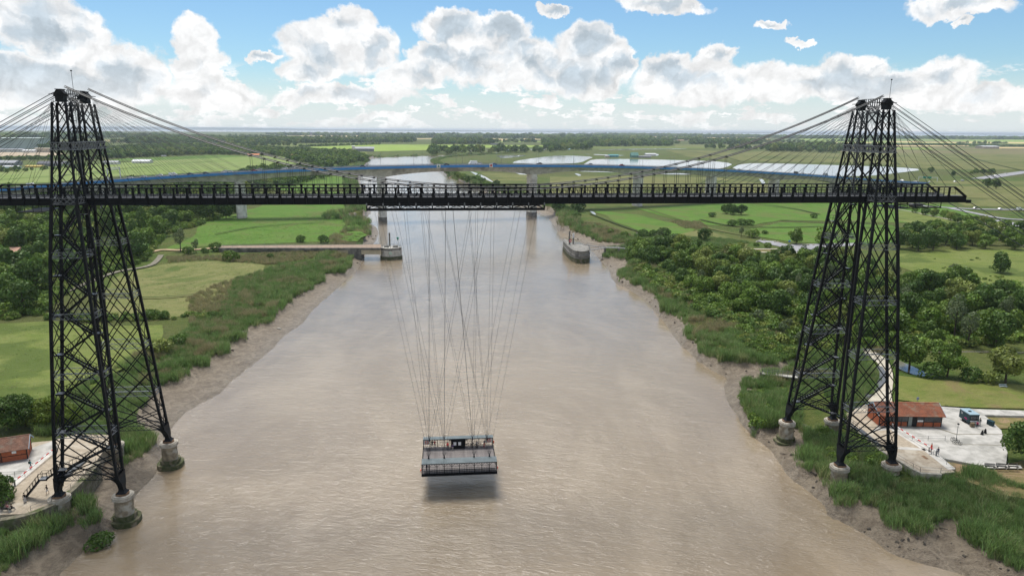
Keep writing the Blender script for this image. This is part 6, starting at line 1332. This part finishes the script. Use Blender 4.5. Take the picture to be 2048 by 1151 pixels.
# food trailer
A = at_z(1937, 849.5, ZQ); B = at_z(1917, 837, ZQ); dv = Vector((B[0]-A[0], B[1]-A[1])); Lt = dv.length
e = empty('food_trailer', (A[0], A[1], ZQ), math.atan2(dv.y, dv.x), 'dark teal food trailer with an open serving hatch parked on the right quay', 'trailer')
Wt = -2.1
MB().box(0, Lt, Wt, 0, .55, 2.35).build('body', TEAL, e); MB().box(-.08, Lt+.05, Wt-.05, .05, 2.35, 2.5).build('roof', mat_noise('pale_trailer_roof', (.30, .40, .45), (.26, .36, .40), 1, .4), e); MB().box(Lt*.4, Lt*.55, Wt*.6, Wt*.35, 2.5, 2.62).build('roof_vent', STEEL, e)
MB().box(-.02, 0, Wt+.2, -.2, 1.0, 2.1).build('serving_hatch', mat_noise('hatch_interior', (.03, .03, .03), (.10, .10, .10), 3, .6), e); MB().box(-.5, 0, Wt+.1, -.1, .95, 1.0).build('counter', WHITE, e); MB().box(-.02, .0, Wt+.2, -.2, 1.6, 1.85).build('shelf', WHITE, e)
# the trailer's panels face the camera from its long side
PINK = mat_noise('pink_logo_paint', (.7, .03, .25), (.6, .03, .22), 2, .5)
mb = MB()
for k, (a, b) in enumerate(((.25, .75), (.45, .95), (.65, .7))): mb.bar((Lt*.22+k*.3, .015, .9+.06*k), (Lt*.22+k*.3+.25, .015, 1.35-.05*k), .08, .02)
mb.bar((Lt*.2, .015, 1.1), (Lt*.2+1.0, .015, 1.22), .07, .02); mb.build('pink_logo', PINK, e)
mb = MB(); 
for s in (0, 1): mb.box(Lt*.70+s*.3, Lt*.70+s*.3+.22, .004, .02, 1.65, 1.72); mb.box(Lt*.70+s*.3, Lt*.70+s*.3+.07, .004, .02, 1.72, 2.0); mb.box(Lt*.70+s*.3, Lt*.70+s*.3+.22, .004, .02, 2.0, 2.06)
mb.build('white_emblem', WHITE, e)
for x in (Lt*.4, Lt*.6): MB().tube((x, -.15, .33), (x, .02, .33), .33, 12).build('wheel', TYRE, e); MB().tube((x, Wt-.02, .33), (x, Wt+.15, .33), .33, 12).build('wheel', TYRE, e)
def boxthing(name, u, v, z, dims, mat, label, cat, rz=0, group=None):
    p = at_z(u, v, z); a, b, c = dims; mb = MB(); mb.box(-a/2, a/2, -b/2, b/2, .06, c); mb.box(-a/2-.03, a/2+.03, -b/2-.03, b/2+.03, c, c+.06)
    for sx_ in (-1, 1): mb.box(sx_*a*.4-.04, sx_*a*.4+.04, -b/2+.05, b/2-.05, 0, .06)
    o = tag(mb.build(name, mat), label, cat, group); o.location = (p[0], p[1], z); o.rotation_euler = (0, 0, rz); return o
boxthing('bin', 1978, 848, ZQ, (.7, .7, 1.0), TEAL, 'dark green bin, left of two by the dry grass behind the trailer', 'bin', .3, 'bins by the dry grass'); boxthing('bin', 1983, 850.5, ZQ, (.8, .7, 1.0), TEAL, 'dark green bin, right of two by the dry grass behind the trailer', 'bin', .3, 'bins by the dry grass')
boxthing('cafe_table', 1944, 853, ZQ, (.8, .5, .85), mat_noise('brown_table', (.2, .15, .09), (.15, .11, .07), 2, .8), 'small brown stand in front of the food trailer', 'table')
p = at_z(1967, 867, ZQ); e = empty('chain_stand', (p[0], p[1], ZQ), .5, 'pair of dark iron mooring stands with a bar between them on the right quay', 'stand')
for s in (-1, 1): MB().add([(s*.7-.25, -.25, 0), (s*.7+.25, -.25, 0), (s*.7+.25, .25, 0), (s*.7-.25, .25, 0), (s*.7-.08, -.08, 1.0), (s*.7+.08, -.08, 1.0), (s*.7+.08, .08, 1.0), (s*.7-.08, .08, 1.0)], [(0, 1, 5, 4), (1, 2, 6, 5), (2, 3, 7, 6), (3, 0, 4, 7), (4, 5, 6, 7)]).build('stand', RUSTTOP if s > 9 else STEEL, e)
MB().bar((-.7, 0, .8), (.7, 0, .8), .07).build('bar', STEEL, e)
p = at_z(1912, 880, ZQ); e = empty('lamp_post', (p[0], p[1], ZQ), 0, 'slender grey lamp post standing behind the bicycle on the right quay', 'lamp post'); MB().tube((0, 0, 0), (0, 0, 3.6), .06, 8, .04).build('pole', STEEL2, e); MB().tube((0, 0, 3.55), (0, 0, 3.75), .25, 10, .18).build('lamp_head', STEEL, e)
p = at_z(40, 1000, 4.7)
def bicycle(loc, rz, label):
    e = empty('bicycle', loc, rz, label, 'bicycle', 'parked bicycles')
    for x in (-.52, .52):
        me = MB(); n_ = 18; 
        for i in range(n_): a0, a1 = 2*math.pi*i/n_, 2*math.pi*(i+1)/n_; me.bar((x+.34*math.cos(a0), 0, .36+.34*math.sin(a0)), (x+.34*math.cos(a1), 0, .36+.34*math.sin(a1)), .045)
        for i in range(6): a0 = math.pi*i/6; me.bar((x-.33*math.cos(a0), 0, .36-.33*math.sin(a0)), (x+.33*math.cos(a0), 0, .36+.33*math.sin(a0)), .012)
        me.build('wheel', TYRE, e)
    mb = MB(); mb.bar((-.52, 0, .36), (-.05, 0, .34), .035); mb.bar((-.52, 0, .36), (-.2, 0, .85), .03); mb.bar((-.2, 0, .9), (-.05, 0, .34), .035); mb.bar((-.05, 0, .34), (.35, 0, .82), .04); mb.bar((-.18, 0, .82), (.35, 0, .88), .035); mb.bar((.33, 0, 1.0), (.52, 0, .36), .035); mb.build('frame', STEEL, e)
    MB().bar((.3, -.28, 1.02), (.3, .28, 1.02), .035).build('handlebar', STEEL, e); MB().box(-.34, -.08, -.07, .07, .9, .96).build('saddle', TYRE, e); MB().box(-.7, -.4, -.12, .12, .72, .76).build('luggage_rack', STEEL, e)
    return e
p = at_z(1914, 888, ZQ); bicycle((p[0], p[1], ZQ), R(-35), 'dark bicycle leaning by the kerb in the middle of the right quay')
p = at_z(1909, 883, ZQ); bicycle((p[0], p[1], ZQ), R(-60), 'second bicycle just behind the other one on the right quay')
for x, lab in ((2.2, 'bicycle at the far rail of the gondola, right of the cabin'), (3.2, 'bicycle in the middle of the row at the far rail of the gondola'), (4.2, 'rightmost bicycle at the far rail of the gondola')): bicycle((GX0+x, 4.9, 4.38), R(random.uniform(-15, 15)), lab)
# signs
def roundsign(u, v, z, m, lab, h=2.2, sz=.35):
    p = at_z(u, v, z); e = empty('road_sign', (p[0], p[1], z), 0, lab, 'sign'); MB().tube((0, 0, 0), (0, 0, h), .04, 6).build('pole', STEEL2, e); MB().box(-sz, sz, -.08, -.04, h-.7, h).build('plate', m, e)
roundsign(1578, 491, LAND, mat_noise('blue_sign', (.03, .2, .6), (.03, .18, .55), 2, .5), 'blue road sign beside the car park left of the right pylon', 3, .6)
roundsign(1834, 806, LAND, mat_noise('grey_sign', (.35, .37, .5), (.3, .33, .45), 2, .5), 'small grey sign on the lawn edge behind the right lodge', 1.6, .3)
BM = MB().add([(-.6, -.35, 0), (.6, -.4, 0), (.7, .3, 0), (-.55, .4, 0), (-.4, -.2, .55), (.35, -.25, .6), (.45, .2, .5), (-.35, .22, .62)], [(0, 1, 5, 4), (1, 2, 6, 5), (2, 3, 7, 6), (3, 0, 4, 7), (4, 5, 6, 7)]).mesh('boulder', CAPST)
for i, (u, v) in enumerate([(1515, 484), (1521, 481), (1529, 482), (1550, 484.5), (1556, 485.5), (1598, 491), (1606, 491.3), (1616, 491), (1627, 490.5), (1648, 489.5), (1662, 489)]):
    p = at_z(u, v, LAND); o = mobj('boulder', BM, label='pale boulder in the row that edges the car park near the right pylon', cat='boulder', group='boulders edging the car park'); o.location = (p[0], p[1], LAND); o.scale = (1.6, 1.6, 1.4); o.rotation_euler.z = i*1.3
p = at_z(558, 656, 1.0); o = tag(crown_obj if False else mobj('rock', BM), 'dark rock alone on the mud of the left bank', 'rock'); o.location = (p[0], p[1], gz(p[0], p[1])-.1); o.scale = (1.2, 1.5, 1.1)
# stones and driftwood on the mud
RK = mat_noise('wet_dark_stone', (.10, .085, .065), (.05, .04, .03), 2, .55, .4); RKM = BM.copy(); RKM.materials.clear(); RKM.materials.append(RK); RKM.name = 'stone'
LOGM = MB().tube((-1.6, 0, .1), (1.5, .3, .15), .12, 6, .07).tube((.2, .1, .12), (1.1, .9, .3), .06, 5, .02).mesh('driftwood', RK)
rng = np.random.default_rng(77); X = rng.uniform(-120, 160, 60000); Y = rng.uniform(-70, 330, 60000); d = grid_val(DL, X, Y); w_ = grid_val(DW, X, Y)
ok = (d < .3) & (w_ > .3) & (((X > 0) & (rng.random(len(X)) < .30)) | ((X < 0) & (Y > 230)) | ((d > -1.2) & (rng.random(len(X)) < .3))) & (fbm2(X, Y, 6, 2, 21) > .52)
gn_scatter('stones', np.stack([X, Y, grid_val(GZ, X, Y)-.05], -1)[ok], .25+.55*rng.random(ok.sum())**2, [RKM, RKM, RKM, LOGM])
# ================================================================== people
SKIN = mat_noise('skin', (.50, .32, .23), (.45, .28, .2), 3, .6); 
def cloth(name, c): 
    k = 'cloth_'+name
    return bpy.data.materials.get(k) or mat_noise(k, c, tuple(q*.8 for q in c), 4, .9, .1)
def skin_mesh(V, E, Rr):
    me = bpy.data.meshes.new('tmp'); me.from_pydata(V, E, []); o = bpy.data.objects.new('tmp', me); COL.objects.link(o)
    md = o.modifiers.new('s', 'SKIN'); 
    for i, r_ in enumerate(Rr): me.skin_vertices[0].data[i].radius = r_ if isinstance(r_, tuple) else (r_, r_)
    me.skin_vertices[0].data[0].use_root = True; md.use_smooth_shade = True; o.modifiers.new('b', 'SUBSURF').levels = 1
    bpy.context.view_layer.update(); dg = bpy.context.evaluated_depsgraph_get(); out = bpy.data.meshes.new_from_object(o.evaluated_get(dg)); bpy.data.objects.remove(o); return out
def body(pose):
    V = [(0, 0, .95)]; E = []; Rr = [(.16, .11)]
    def add(p, par, r_): V.append(p); E.append((par, len(V)-1)); Rr.append(r_); return len(V)-1
    sit = pose == 'sit'; hz = .48 if sit else .95; V[0] = (0, 0, hz); ly = -.06 if pose == 'lean' else 0
    w = add((0, ly*.5, hz+.20), 0, (.135, .09)); c = add((0, ly, hz+.38), w, (.165, .11)); nk = add((0, ly, hz+.52), c, (.07, .065)); hb = add((0, ly-.015, hz+.60), nk, (.065, .07)); h1 = add((0, ly-.02, hz+.68), hb, (.082, .098)); add((0, ly-.01, hz+.77), h1, (.06, .07))
    for s in (-1, 1):
        sh = add((s*.19, ly, hz+.44), c, .055)
        if pose == 'lean': el, wr = (s*.24, ly-.14, hz+.22), (s*.16, ly-.36, hz+.20)
        elif pose == 'walk': el, wr = (s*.25, s*.10, hz+.18), (s*.25, s*.10-.16, hz-.03)
        elif sit: el, wr = (s*.25, -.08, hz+.20), (s*.14, -.30, hz+.14)
        else: el, wr = (s*.25, .02, hz+.17), (s*.24, -.10, hz-.06)
        e_ = add(el, sh, .042); w_2 = add(wr, e_, .03); dvv = (Vector(wr)-Vector(el)).normalized(); pm_ = Vector(wr)+dvv*.06; pa = add(tuple(pm_), w_2, (.035, .018))
        for k in range(4): tip = pm_+dvv*(.07+.015*(1 if k in (1, 2) else 0))+Vector((s*(k-1.5)*.018, -.01, -.01)); add(tuple(tip), pa, .009)
        add(tuple(pm_+dvv*.02+Vector((-s*.045, -.03, 0))), w_2, .010)
        hp = add((s*.095, 0, hz-.06), 0, .085)
        if sit: kn = add((s*.12, -.42, hz+.02), hp, .06); an = add((s*.12, -.46, .09), kn, .04); add((s*.12, -.62, .035), an, .035)
        elif pose == 'walk': kn = add((s*.10, -s*.18, .50), hp, .06); an = add((s*.10, -s*.22+.08, .09), kn, .04); add((s*.10, -s*.22-.08, .035), an, .035)
        else: kn = add((s*.11, -.02, .50), hp, .06); an = add((s*.11, .01, .09), kn, .04); add((s*.12, -.15, .035), an, .035)
    return skin_mesh(V, E, Rr), hz, ly
BODY = {p_: body(p_) for p_ in ('stand', 'walk', 'lean', 'sit')}
def person(x, y, z, rz, pose, top, bottom, hair, label, group=None, s=1., shorts=False, extra=None):
    me, hz, ly = BODY[pose]; me = me.copy(); me.materials.clear(); mt = [SKIN, cloth(top[0], top[1]), cloth(bottom[0], bottom[1]), cloth('shoe', (.03, .03, .03))]
    for m_ in mt: me.materials.append(m_)
    for f in me.polygons:
        c = f.center
        if c.z > hz+.52 and abs(c.x) < .12: f.material_index = 0
        elif c.z < .075: f.material_index = 3
        elif pose == 'sit': f.material_index = 1 if c.z > hz+.02 and c.y > -.2 else (2 if c.z < hz+.13 and abs(c.x) > .04 else 0)
        elif c.z < hz+.04 and not (abs(c.x) > .19 and c.z > hz-.2): f.material_index = 0 if (shorts and c.z < .48) else 2
        elif abs(c.x) > .2 and c.z < hz+.0 and pose != 'lean': f.material_index = 0
        elif pose == 'lean' and c.y < -.34: f.material_index = 0
        else: f.material_index = 1
    o = mobj('person', me, label=label, cat='person', group=group); o.location = (x, y, z); o.rotation_euler = (0, 0, rz); o.scale = (s, s, s)
    hm = MB(); n_ = 10; vs = []; fs = []
    for i in range(4):
        a = math.pi/2*i/3; 
        for j in range(n_): b = 2*math.pi*j/n_; vs.append((.094*math.cos(a)*math.cos(b), ly-.0+.02+.108*math.cos(a)*math.sin(b)-.01, hz+.70+.125*math.sin(a)+(-.07 if math.sin(b) > .2 and i == 0 else 0)))
    for i in range(3):
        for j in range(n_): fs.append((i*n_+j, i*n_+(j+1) % n_, (i+1)*n_+(j+1) % n_, (i+1)*n_+j))
    hm.add(vs, fs); hm.build('hair', cloth(*hair), o, smooth=True)
    nm_ = MB(); nm_.add([(-.014, ly-.105, hz+.67), (.014, ly-.105, hz+.67), (0, ly-.13, hz+.675), (0, ly-.108, hz+.71)], [(0, 1, 2), (1, 3, 2), (3, 0, 2)]); nm_.build('nose', SKIN, o)
    for sx_ in (-1, 1): MB().box(sx_*.032-.012, sx_*.032+.012, ly-.118, ly-.108, hz+.70, hz+.712).build('eye', cloth('shoe', (.03, .03, .03)), o); MB().box(sx_*.088-.008, sx_*.088+.008, ly-.03, ly+.0, hz+.665, hz+.72).build('ear', SKIN, o)
    if extra == 'pack': MB().box(-.15, .15, ly+.10, ly+.27, hz+.08, hz+.5).build('backpack', cloth('pack', (.03, .05, .05)), o)
    if extra == 'skirt': MB().tube((0, 0, hz+.05), (0, 0, .18), .15, 12, .26).build('skirt', cloth('pale_skirt', (.5, .46, .42)), o)
    return o
DK, BR = ('hair_dark', (.02, .015, .01)), ('hair_brown', (.08, .05, .03))
def pxp(u, v, z): p = at_z(u, v, z); return p[0], p[1], z
G1, G2, G3 = 'people on the left quay', 'people on the right quay', 'passengers on the gondola'
person(*pxp(62, 936, 4.71), 2.6, 'walk', ('teal', (.02, .25, .28)), ('dark_jeans', (.04, .06, .12)), DK, 'person in a teal jacket with a dark backpack walking by the left lodge', G1, extra='pack')
person(*pxp(50.5, 1004, 4.71), .3, 'stand', ('black', (.015, .015, .018)), ('pale', (.5, .46, .42)), DK, 'person in a black top and long pale skirt on the left quay cobbles', G1, extra='skirt')
person(*pxp(95, 987, 4.71), -.8, 'walk', ('black', (.015, .015, .018)), ('light_blue', (.35, .42, .5)), BR, 'person in a black shirt and light shorts beside the foot of the left stairs', G1, shorts=True)
person(*pxp(15, 1020, 4.71), 3.0, 'sit', ('red_white', (.55, .2, .2)), ('dark_jeans', (.04, .06, .12)), BR, 'person in a reddish top sitting at the left edge of the left quay', G1)
person(*pxp(24, 1021, 4.71), 2.8, 'sit', ('black', (.015, .015, .018)), ('grey', (.15, .15, .16)), DK, 'person in dark clothes sitting beside the one in the reddish top', G1)
person(*pxp(1862, 902, ZQ+.01), .4, 'stand', ('red_orange', (.75, .08, .03)), ('dark_jeans', (.04, .06, .12)), BR, 'person in a bright red jacket standing behind the striped barrier', G2)
person(*pxp(1875, 910, ZQ+.01), -.5, 'stand', ('navy', (.02, .03, .07)), ('dark_jeans', (.04, .06, .12)), DK, 'person in a navy jacket at the end of the striped barrier', G2)
person(*pxp(1857, 906, ZQ+.01), .9, 'sit', ('black', (.015, .015, .018)), ('grey', (.15, .15, .16)), DK, 'person in black crouching below the one in red by the barrier', G2)
person(*pxp(1954, 856, ZQ+.01), 2.4, 'stand', ('magenta', (.45, .03, .12)), ('black', (.015, .015, .018)), DK, 'person in a dark red top and black trousers at the hatch of the food trailer', G2)
person(*pxp(1959, 850, ZQ+.01), 2.2, 'stand', ('black', (.015, .015, .018)), ('grey', (.15, .15, .16)), BR, 'person in black behind the one in dark red at the food trailer', G2)
zf = 4.1+.28
person(GX0-5.2, 5.2, zf, math.pi, 'lean', ('black', (.015, .015, .018)), ('grey', (.15, .15, .16)), DK, 'passenger in dark clothes leaning at the far left rail of the gondola', G3)
person(GX0-4.7, 5.2, zf, math.pi, 'lean', ('dark_red', (.35, .02, .03)), ('dark_jeans', (.04, .06, .12)), BR, 'passenger in a dark red top leaning at the far left rail of the gondola', G3)
person(GX0-2.1, 4.2, zf, .2, 'stand', ('bright_red', (.75, .02, .03)), ('black', (.015, .015, .018)), BR, 'passenger in a bright red coat standing left of the gondola cabin', G3)
person(GX0-1.15, 3.9, zf, -.2, 'stand', ('purple', (.07, .03, .15)), ('pale', (.5, .46, .42)), DK, 'child in a purple top standing just left of the gondola cabin', G3, s=.78)
person(GX0+5.2, 4.7, zf, .6, 'lean', ('navy', (.02, .03, .07)), ('dark_red', (.35, .02, .03)), DK, 'passenger in navy with a red bag among the bicycles on the gondola', G3)
person(GX0+3.7, 4.3, zf, 2.6, 'lean', ('grey', (.15, .15, .16)), ('black', (.015, .015, .018)), BR, 'passenger in grey bending over the bicycles on the gondola', G3)
person(GX0-6.1, -4.9, zf, 1.2, 'stand', ('navy', (.02, .03, .07)), ('black', (.015, .015, .018)), DK, 'passenger in dark clothes under the left end of the near gondola shelter', G3)
p = at_y(730, 400, 3); person(p[0], 3.05, 55.37, -.3, 'stand', ('navy', (.02, .03, .07)), ('black', (.015, .015, .018)), DK, 'person in dark clothes standing on the high bridge deck near midstream', None)
# ================================================================== far buildings
WALLS = {'white': mat_noise('white_render', (.68, .67, .64), (.6, .59, .56), .5, .9, .1), 'beige': mat_noise('beige_cladding', (.50, .44, .34), (.44, .38, .3), .1, .9, .1), 'grey': mat_noise('grey_cladding', (.32, .33, .34), (.27, .28, .29), .1, .8, .2),
         'greengrey': mat_noise('pale_green_grey_cladding', (.46, .53, .50), (.40, .47, .44), .03, .7, .2), 'green': mat_noise('green_cladding', (.16, .30, .26), (.12, .25, .21), .2, .8, .2), 'blue': mat_noise('pale_blue_sheeting', (.35, .55, .68), (.5, .6, .68), .3, .7, .2), 'yellow': mat_noise('yellow_sheeting', (.60, .42, .10), (.5, .4, .15), .3, .7, .2), 'teal': mat_noise('teal_cladding', (.14, .35, .38), (.12, .3, .33), .2, .8, .2)}
ROOFS = {'orange': mat_noise('orange_tiles', (.72, .28, .14), (.60, .25, .13), .3, .85, .2), 'pink': mat_noise('pale_pink_tiles', (.55, .33, .24), (.46, .28, .2), .3, .85, .2), 'grey': mat_noise('grey_sheet_roof', (.30, .31, .33), (.24, .25, .27), .1, .6, .3), 'white': mat_noise('white_sheet_roof', (.60, .61, .61), (.52, .53, .54), .1, .6, .3), 'dark': mat_noise('dark_roof', (.10, .105, .12), (.08, .08, .09), .2, .7, .2), 'green': WALLS['green'], 'greengrey': WALLS['greengrey'], 'teal': WALLS['teal'], 'blue': WALLS['blue'], 'yellow': WALLS['yellow'], 'beige': WALLS['beige']}
def far_house(u0, u1, vb, vt, wall, roof, label, depth_=None, gable=.35, cat='house', name='house', group=None, nwin=None, zb=LAND, rot=0):
    a, b = at_z(u0, vb, zb), at_z(u1, vb, zb); w_ = math.dist(a[:2], b[:2]); top = at_y((u0+u1)/2, vt, (a[1]+b[1])/2)[2]-zb; D_ = depth_ or w_*.7
    e = empty(name, (a[0], a[1], zb), math.atan2(b[1]-a[1], b[0]-a[0])+rot, label, cat, group); hw_ = top*(1-gable)
    MB().box(0, w_, 0, D_, -.5, hw_).build('wall', WALLS[wall], e)
    o_ = w_*.03+.1
    if gable > .02: MB().profile([(-o_, hw_), (D_+o_, hw_), (D_/2+.1, top), (D_/2-.1, top)], -o_, w_+o_, 'yz').build('roof', ROOFS[roof], e, recalc=True)
    else: MB().box(-.3, w_+.3, -.3, D_+.3, hw_, hw_+.5).build('roof', ROOFS[roof], e)
    n_ = nwin if nwin is not None else max(2, int(w_/5))
    sz = min(1.6, hw_*.35); 
    for k in range(n_):
        x = w_*(k+.5)/n_
        if k == n_//2 and n_ > 2: MB().box(x-.6, x+.6, -.06, 0, 0, 2.1).build('door', ROOFS['dark'], e)
        else: MB().box(x-sz/2, x+sz/2, -.06, 0, hw_*.45, hw_*.45+sz).build('window', GLASSD, e)
    return e
far_house(-60, 77, 297.5, 275.5, 'greengrey', 'greengrey', 'huge pale green-grey factory hall at the far left horizon', 120, .03, 'factory', 'factory_hall', nwin=6)
far_house(74, 91, 296, 286.5, 'white', 'white', 'white stepped annex at the right end of the huge factory hall', 50, .05, 'factory', 'factory_hall', nwin=2)
far_house(83, 85.5, 296, 281, 'white', 'white', 'slim white tower beside the factory annex', 8, .02, 'tower', 'tower', nwin=0)
far_house(70, 104, 305, 296, 'beige', 'beige', 'long beige shed in front of the factory annex', 30, .08, 'shed', 'shed', nwin=5)
far_house(-30, 44, 304, 297.5, 'white', 'grey', 'low white building in front of the huge factory hall', 20, .2, 'shed', 'shed', nwin=8)
far_house(45, 69, 305.5, 299, 'white', 'white', 'small bright white building below the factory hall', 20, .3, 'shed', 'shed', nwin=3)
far_house(190, 226, 305, 298, 'white', 'white', 'long white shed seen just right of the left pylon', 20, .2, 'shed', 'shed', nwin=6)
far_house(-20, 29, 331, 321, 'grey', 'grey', 'grey roofed barn at the left edge beyond the airfield', 26, .45, 'barn', 'barn')
far_house(74, 126, 332, 322.5, 'grey', 'dark', 'long dark roofed barn behind the left pylon', 26, .5, 'barn', 'barn')
far_house(5, 35, 337.5, 331.5, 'blue', 'white', 'pale blue and white sheeted stack of goods by the hedge at the far left', 12, .25, 'store', 'store', nwin=0)
far_house(51, 84, 335.5, 330.5, 'yellow', 'yellow', 'yellow sheeted store beside the dark roofed barn', 10, .25, 'store', 'store', nwin=0)
far_house(206, 235, 329, 321.5, 'white', 'grey', 'white farm building right of the left pylon at the field edge', 14, .4, 'farm building', 'farm_building'); far_house(264, 298, 326.5, 319, 'white', 'white', 'white hangars beside the round tree beyond the green field', 22, .5, 'hangar', 'hangar')
far_house(495, 518, 313.5, 307.5, 'beige', 'orange', 'beige house with an orange roof in the wood left of the orange roofed villa', 10); far_house(570, 588, 316.5, 308.5, 'white', 'orange', 'white villa with a bright orange roof at the edge of the wood', 12, .45); far_house(668, 680, 317, 310, 'white', 'orange', 'small house with an orange roof in the trees near the river bend', 9, .5)
far_house(696, 710, 313.5, 307.5, 'white', 'pink', 'white house by the river bend above the trees', 9, .4); far_house(688, 703, 304, 299, 'white', 'orange', 'low orange roofed house left of the large grey barn', 9, .6); far_house(710, 748, 303, 293.5, 'grey', 'grey', 'large grey barn near the river bend', 25, .4, 'barn', 'barn'); far_house(704, 710, 303.5, 291.5, 'white', 'white', 'white silo tower at the left end of the large grey barn', 8, .05, 'silo', 'silo', nwin=0)
far_house(628, 640, 302.5, 299, 'white', 'white', 'small white roofed house in the trees left of the grey barn', 9, .5)
far_house(300, 323, 304.5, 301.2, 'beige', 'dark', 'low farm building in the wood right of the left pylon', 12, .4); far_house(371, 377, 308, 303.5, 'white', 'white', 'small white house in front of the left wood', 8, .4); far_house(322, 331, 313, 310.5, 'white', 'grey', 'white shed at the far edge of the green field', 8, .3); far_house(386, 392, 291, 289, 'white', 'white', 'tiny white house in the far meadow', 8, .3)
far_house(1967, 1998, 297.5, 291.5, 'beige', 'white', 'white roofed warehouse at the far right', 40, .25, 'warehouse', 'warehouse', nwin=8); far_house(1218, 1237, 314.6, 309, 'teal', 'teal', 'teal shed between the ponds', 10, .3, 'shed', 'shed', nwin=3); far_house(1263, 1277, 315.5, 305, 'green', 'green', 'tall green barn between the ponds', 12, .6, 'barn', 'barn'); far_house(1277, 1302, 315.5, 311.5, 'grey', 'grey', 'long grey shed right of the green barn between the ponds', 8, .3, 'shed', 'shed')
far_house(1211, 1219, 315, 310.5, 'beige', 'grey', 'small beige hut left of the teal shed by the pond', 8, .3, 'hut', 'hut'); far_house(1292, 1312, 311, 306.5, 'white', 'white', 'white glasshouse behind the grey shed between the ponds', 14, .4, 'glasshouse', 'glasshouse', nwin=0)
far_house(982, 1004, 290, 286.5, 'grey', 'dark', 'dark roofed barn at the edge of the far green field', 14, .3, 'barn', 'barn'); far_house(-6, 31, 516, 497, 'white', 'pink', 'white house with a pale pink roof hidden in the wood at the left edge', 9, .45)
far_house(1003, 1008, 290, 287.5, 'white', 'white', 'small white gable beside the far dark barn', 8, .4)
e = far_house(621, 625, 271.5, 264.5, 'grey', 'dark', 'church tower standing on the far horizon', 20, .55, 'church', 'church_tower', nwin=0); far_house(801.5, 803, 271.5, 267, 'grey', 'grey', 'slim water tower on the far horizon', 18, .1, 'tower', 'water_tower', nwin=0)
random.seed(31)
vg = 'houses of the far village'
for i in range(56):
    u = random.choice([random.uniform(1082, 1200), random.uniform(1150, 1330), random.uniform(1340, 1420)]); v = 277.2+random.random()*3.4+(u-1080)*.006; w_ = random.uniform(4, 9)
    far_house(u, u+w_, v, v-random.uniform(1.3, 2.0), random.choice(['white', 'white', 'beige']), random.choice(['orange', 'pink', 'pink']), 'pale house with a tiled roof in the far village beyond the ponds', 14, .45, group=vg, nwin=2)
# camp of caravans on the far bank
for i, (u, c) in enumerate([(922, 'white'), (938, 'white'), (958, 'blue'), (975, 'white'), (990, 'white'), (1012, 'blue'), (1040, 'white'), (1062, 'white'), (1085, 'white'), (1115, 'beige'), (1135, 'blue')]):
    far_house(u, u+5.5, 303.6-(u-920)*.02, 301.2-(u-920)*.02, c, c if c != 'white' else 'white', 'small %s hut among the trees on the far river bank' % c, 6, .3, 'hut', 'hut', 'huts on the far river bank', 1)
# distant parked vehicles by the road
for i, (u, v, c, kd, lab) in enumerate([(1950, 417.5, 'black', 'car', 'black car on the road beyond the right end of the deck'), (2000, 419, 'white', 'car', 'white car on the road right of the black one'), (2038, 420, 'white', 'van', 'white van on the road at the right edge'), (1991, 352, 'white', 'car', 'white car on the highway at the far right, lower one'), (2012, 347.5, 'silver', 'car', 'silver car on the highway at the far right, upper one'), (1910, 364, 'white', 'car', 'white car where the viaduct meets the land'), (1925, 362.5, 'silver', 'van', 'silver van where the viaduct meets the land')]):
    p = at_z(u, v, LAND+.35); vehicle(kd, c, (p[0], p[1], LAND+.35), .4, lab, 'cars on the roads at the right')
# land across the water on the horizon
mb = MB(); prev = None; pts = []
for k in range(121):
    x = -15000+k*330; pts.append((x, 24500+600*math.sin(k*.3), 26+16*fbm2(np.array([[x]]), np.array([[5.]]), 2500, 3, 3)[0, 0]+(40 if x < -3500 else 0)*min(1, (-3500-x)/3000 if x < -3500 else 0)))
vs = []; fs = []
for i, (x, y, h) in enumerate(pts):
    vs += [(x, y, 0), (x, y+300, h), (x, y+1500, h), (x, y+2500, 0)]
    if i: b0 = (i-1)*4; fs += [(b0+j, b0+4+j, b0+5+j, b0+1+j) for j in range(3)]
mb.add(vs, fs); mb.build('hills', mat_noise('distant_shore', (.07, .10, .06), (.10, .11, .07), .002, .9), kind='structure', recalc=True)
# ================================================================== air
hb = MB().box(-15500, 24500, -400, 31000, -5, 78.5).mesh('haze')
hm = bpy.data.materials.new('haze_air'); hm.use_nodes = True; t = NT(hm.node_tree); t.n.clear(); pv = t.node('ShaderNodeVolumePrincipled'); pv.inputs['Density'].default_value = 5e-5; pv.inputs['Color'].default_value = (.78, .88, 1, 1); pv.inputs['Anisotropy'].default_value = .3
o = t.node('ShaderNodeOutputMaterial'); t.l.new(pv.outputs[0], o.inputs['Volume']); hb.materials.clear(); hb.materials.append(hm); mobj('haze', hb, kind='stuff')
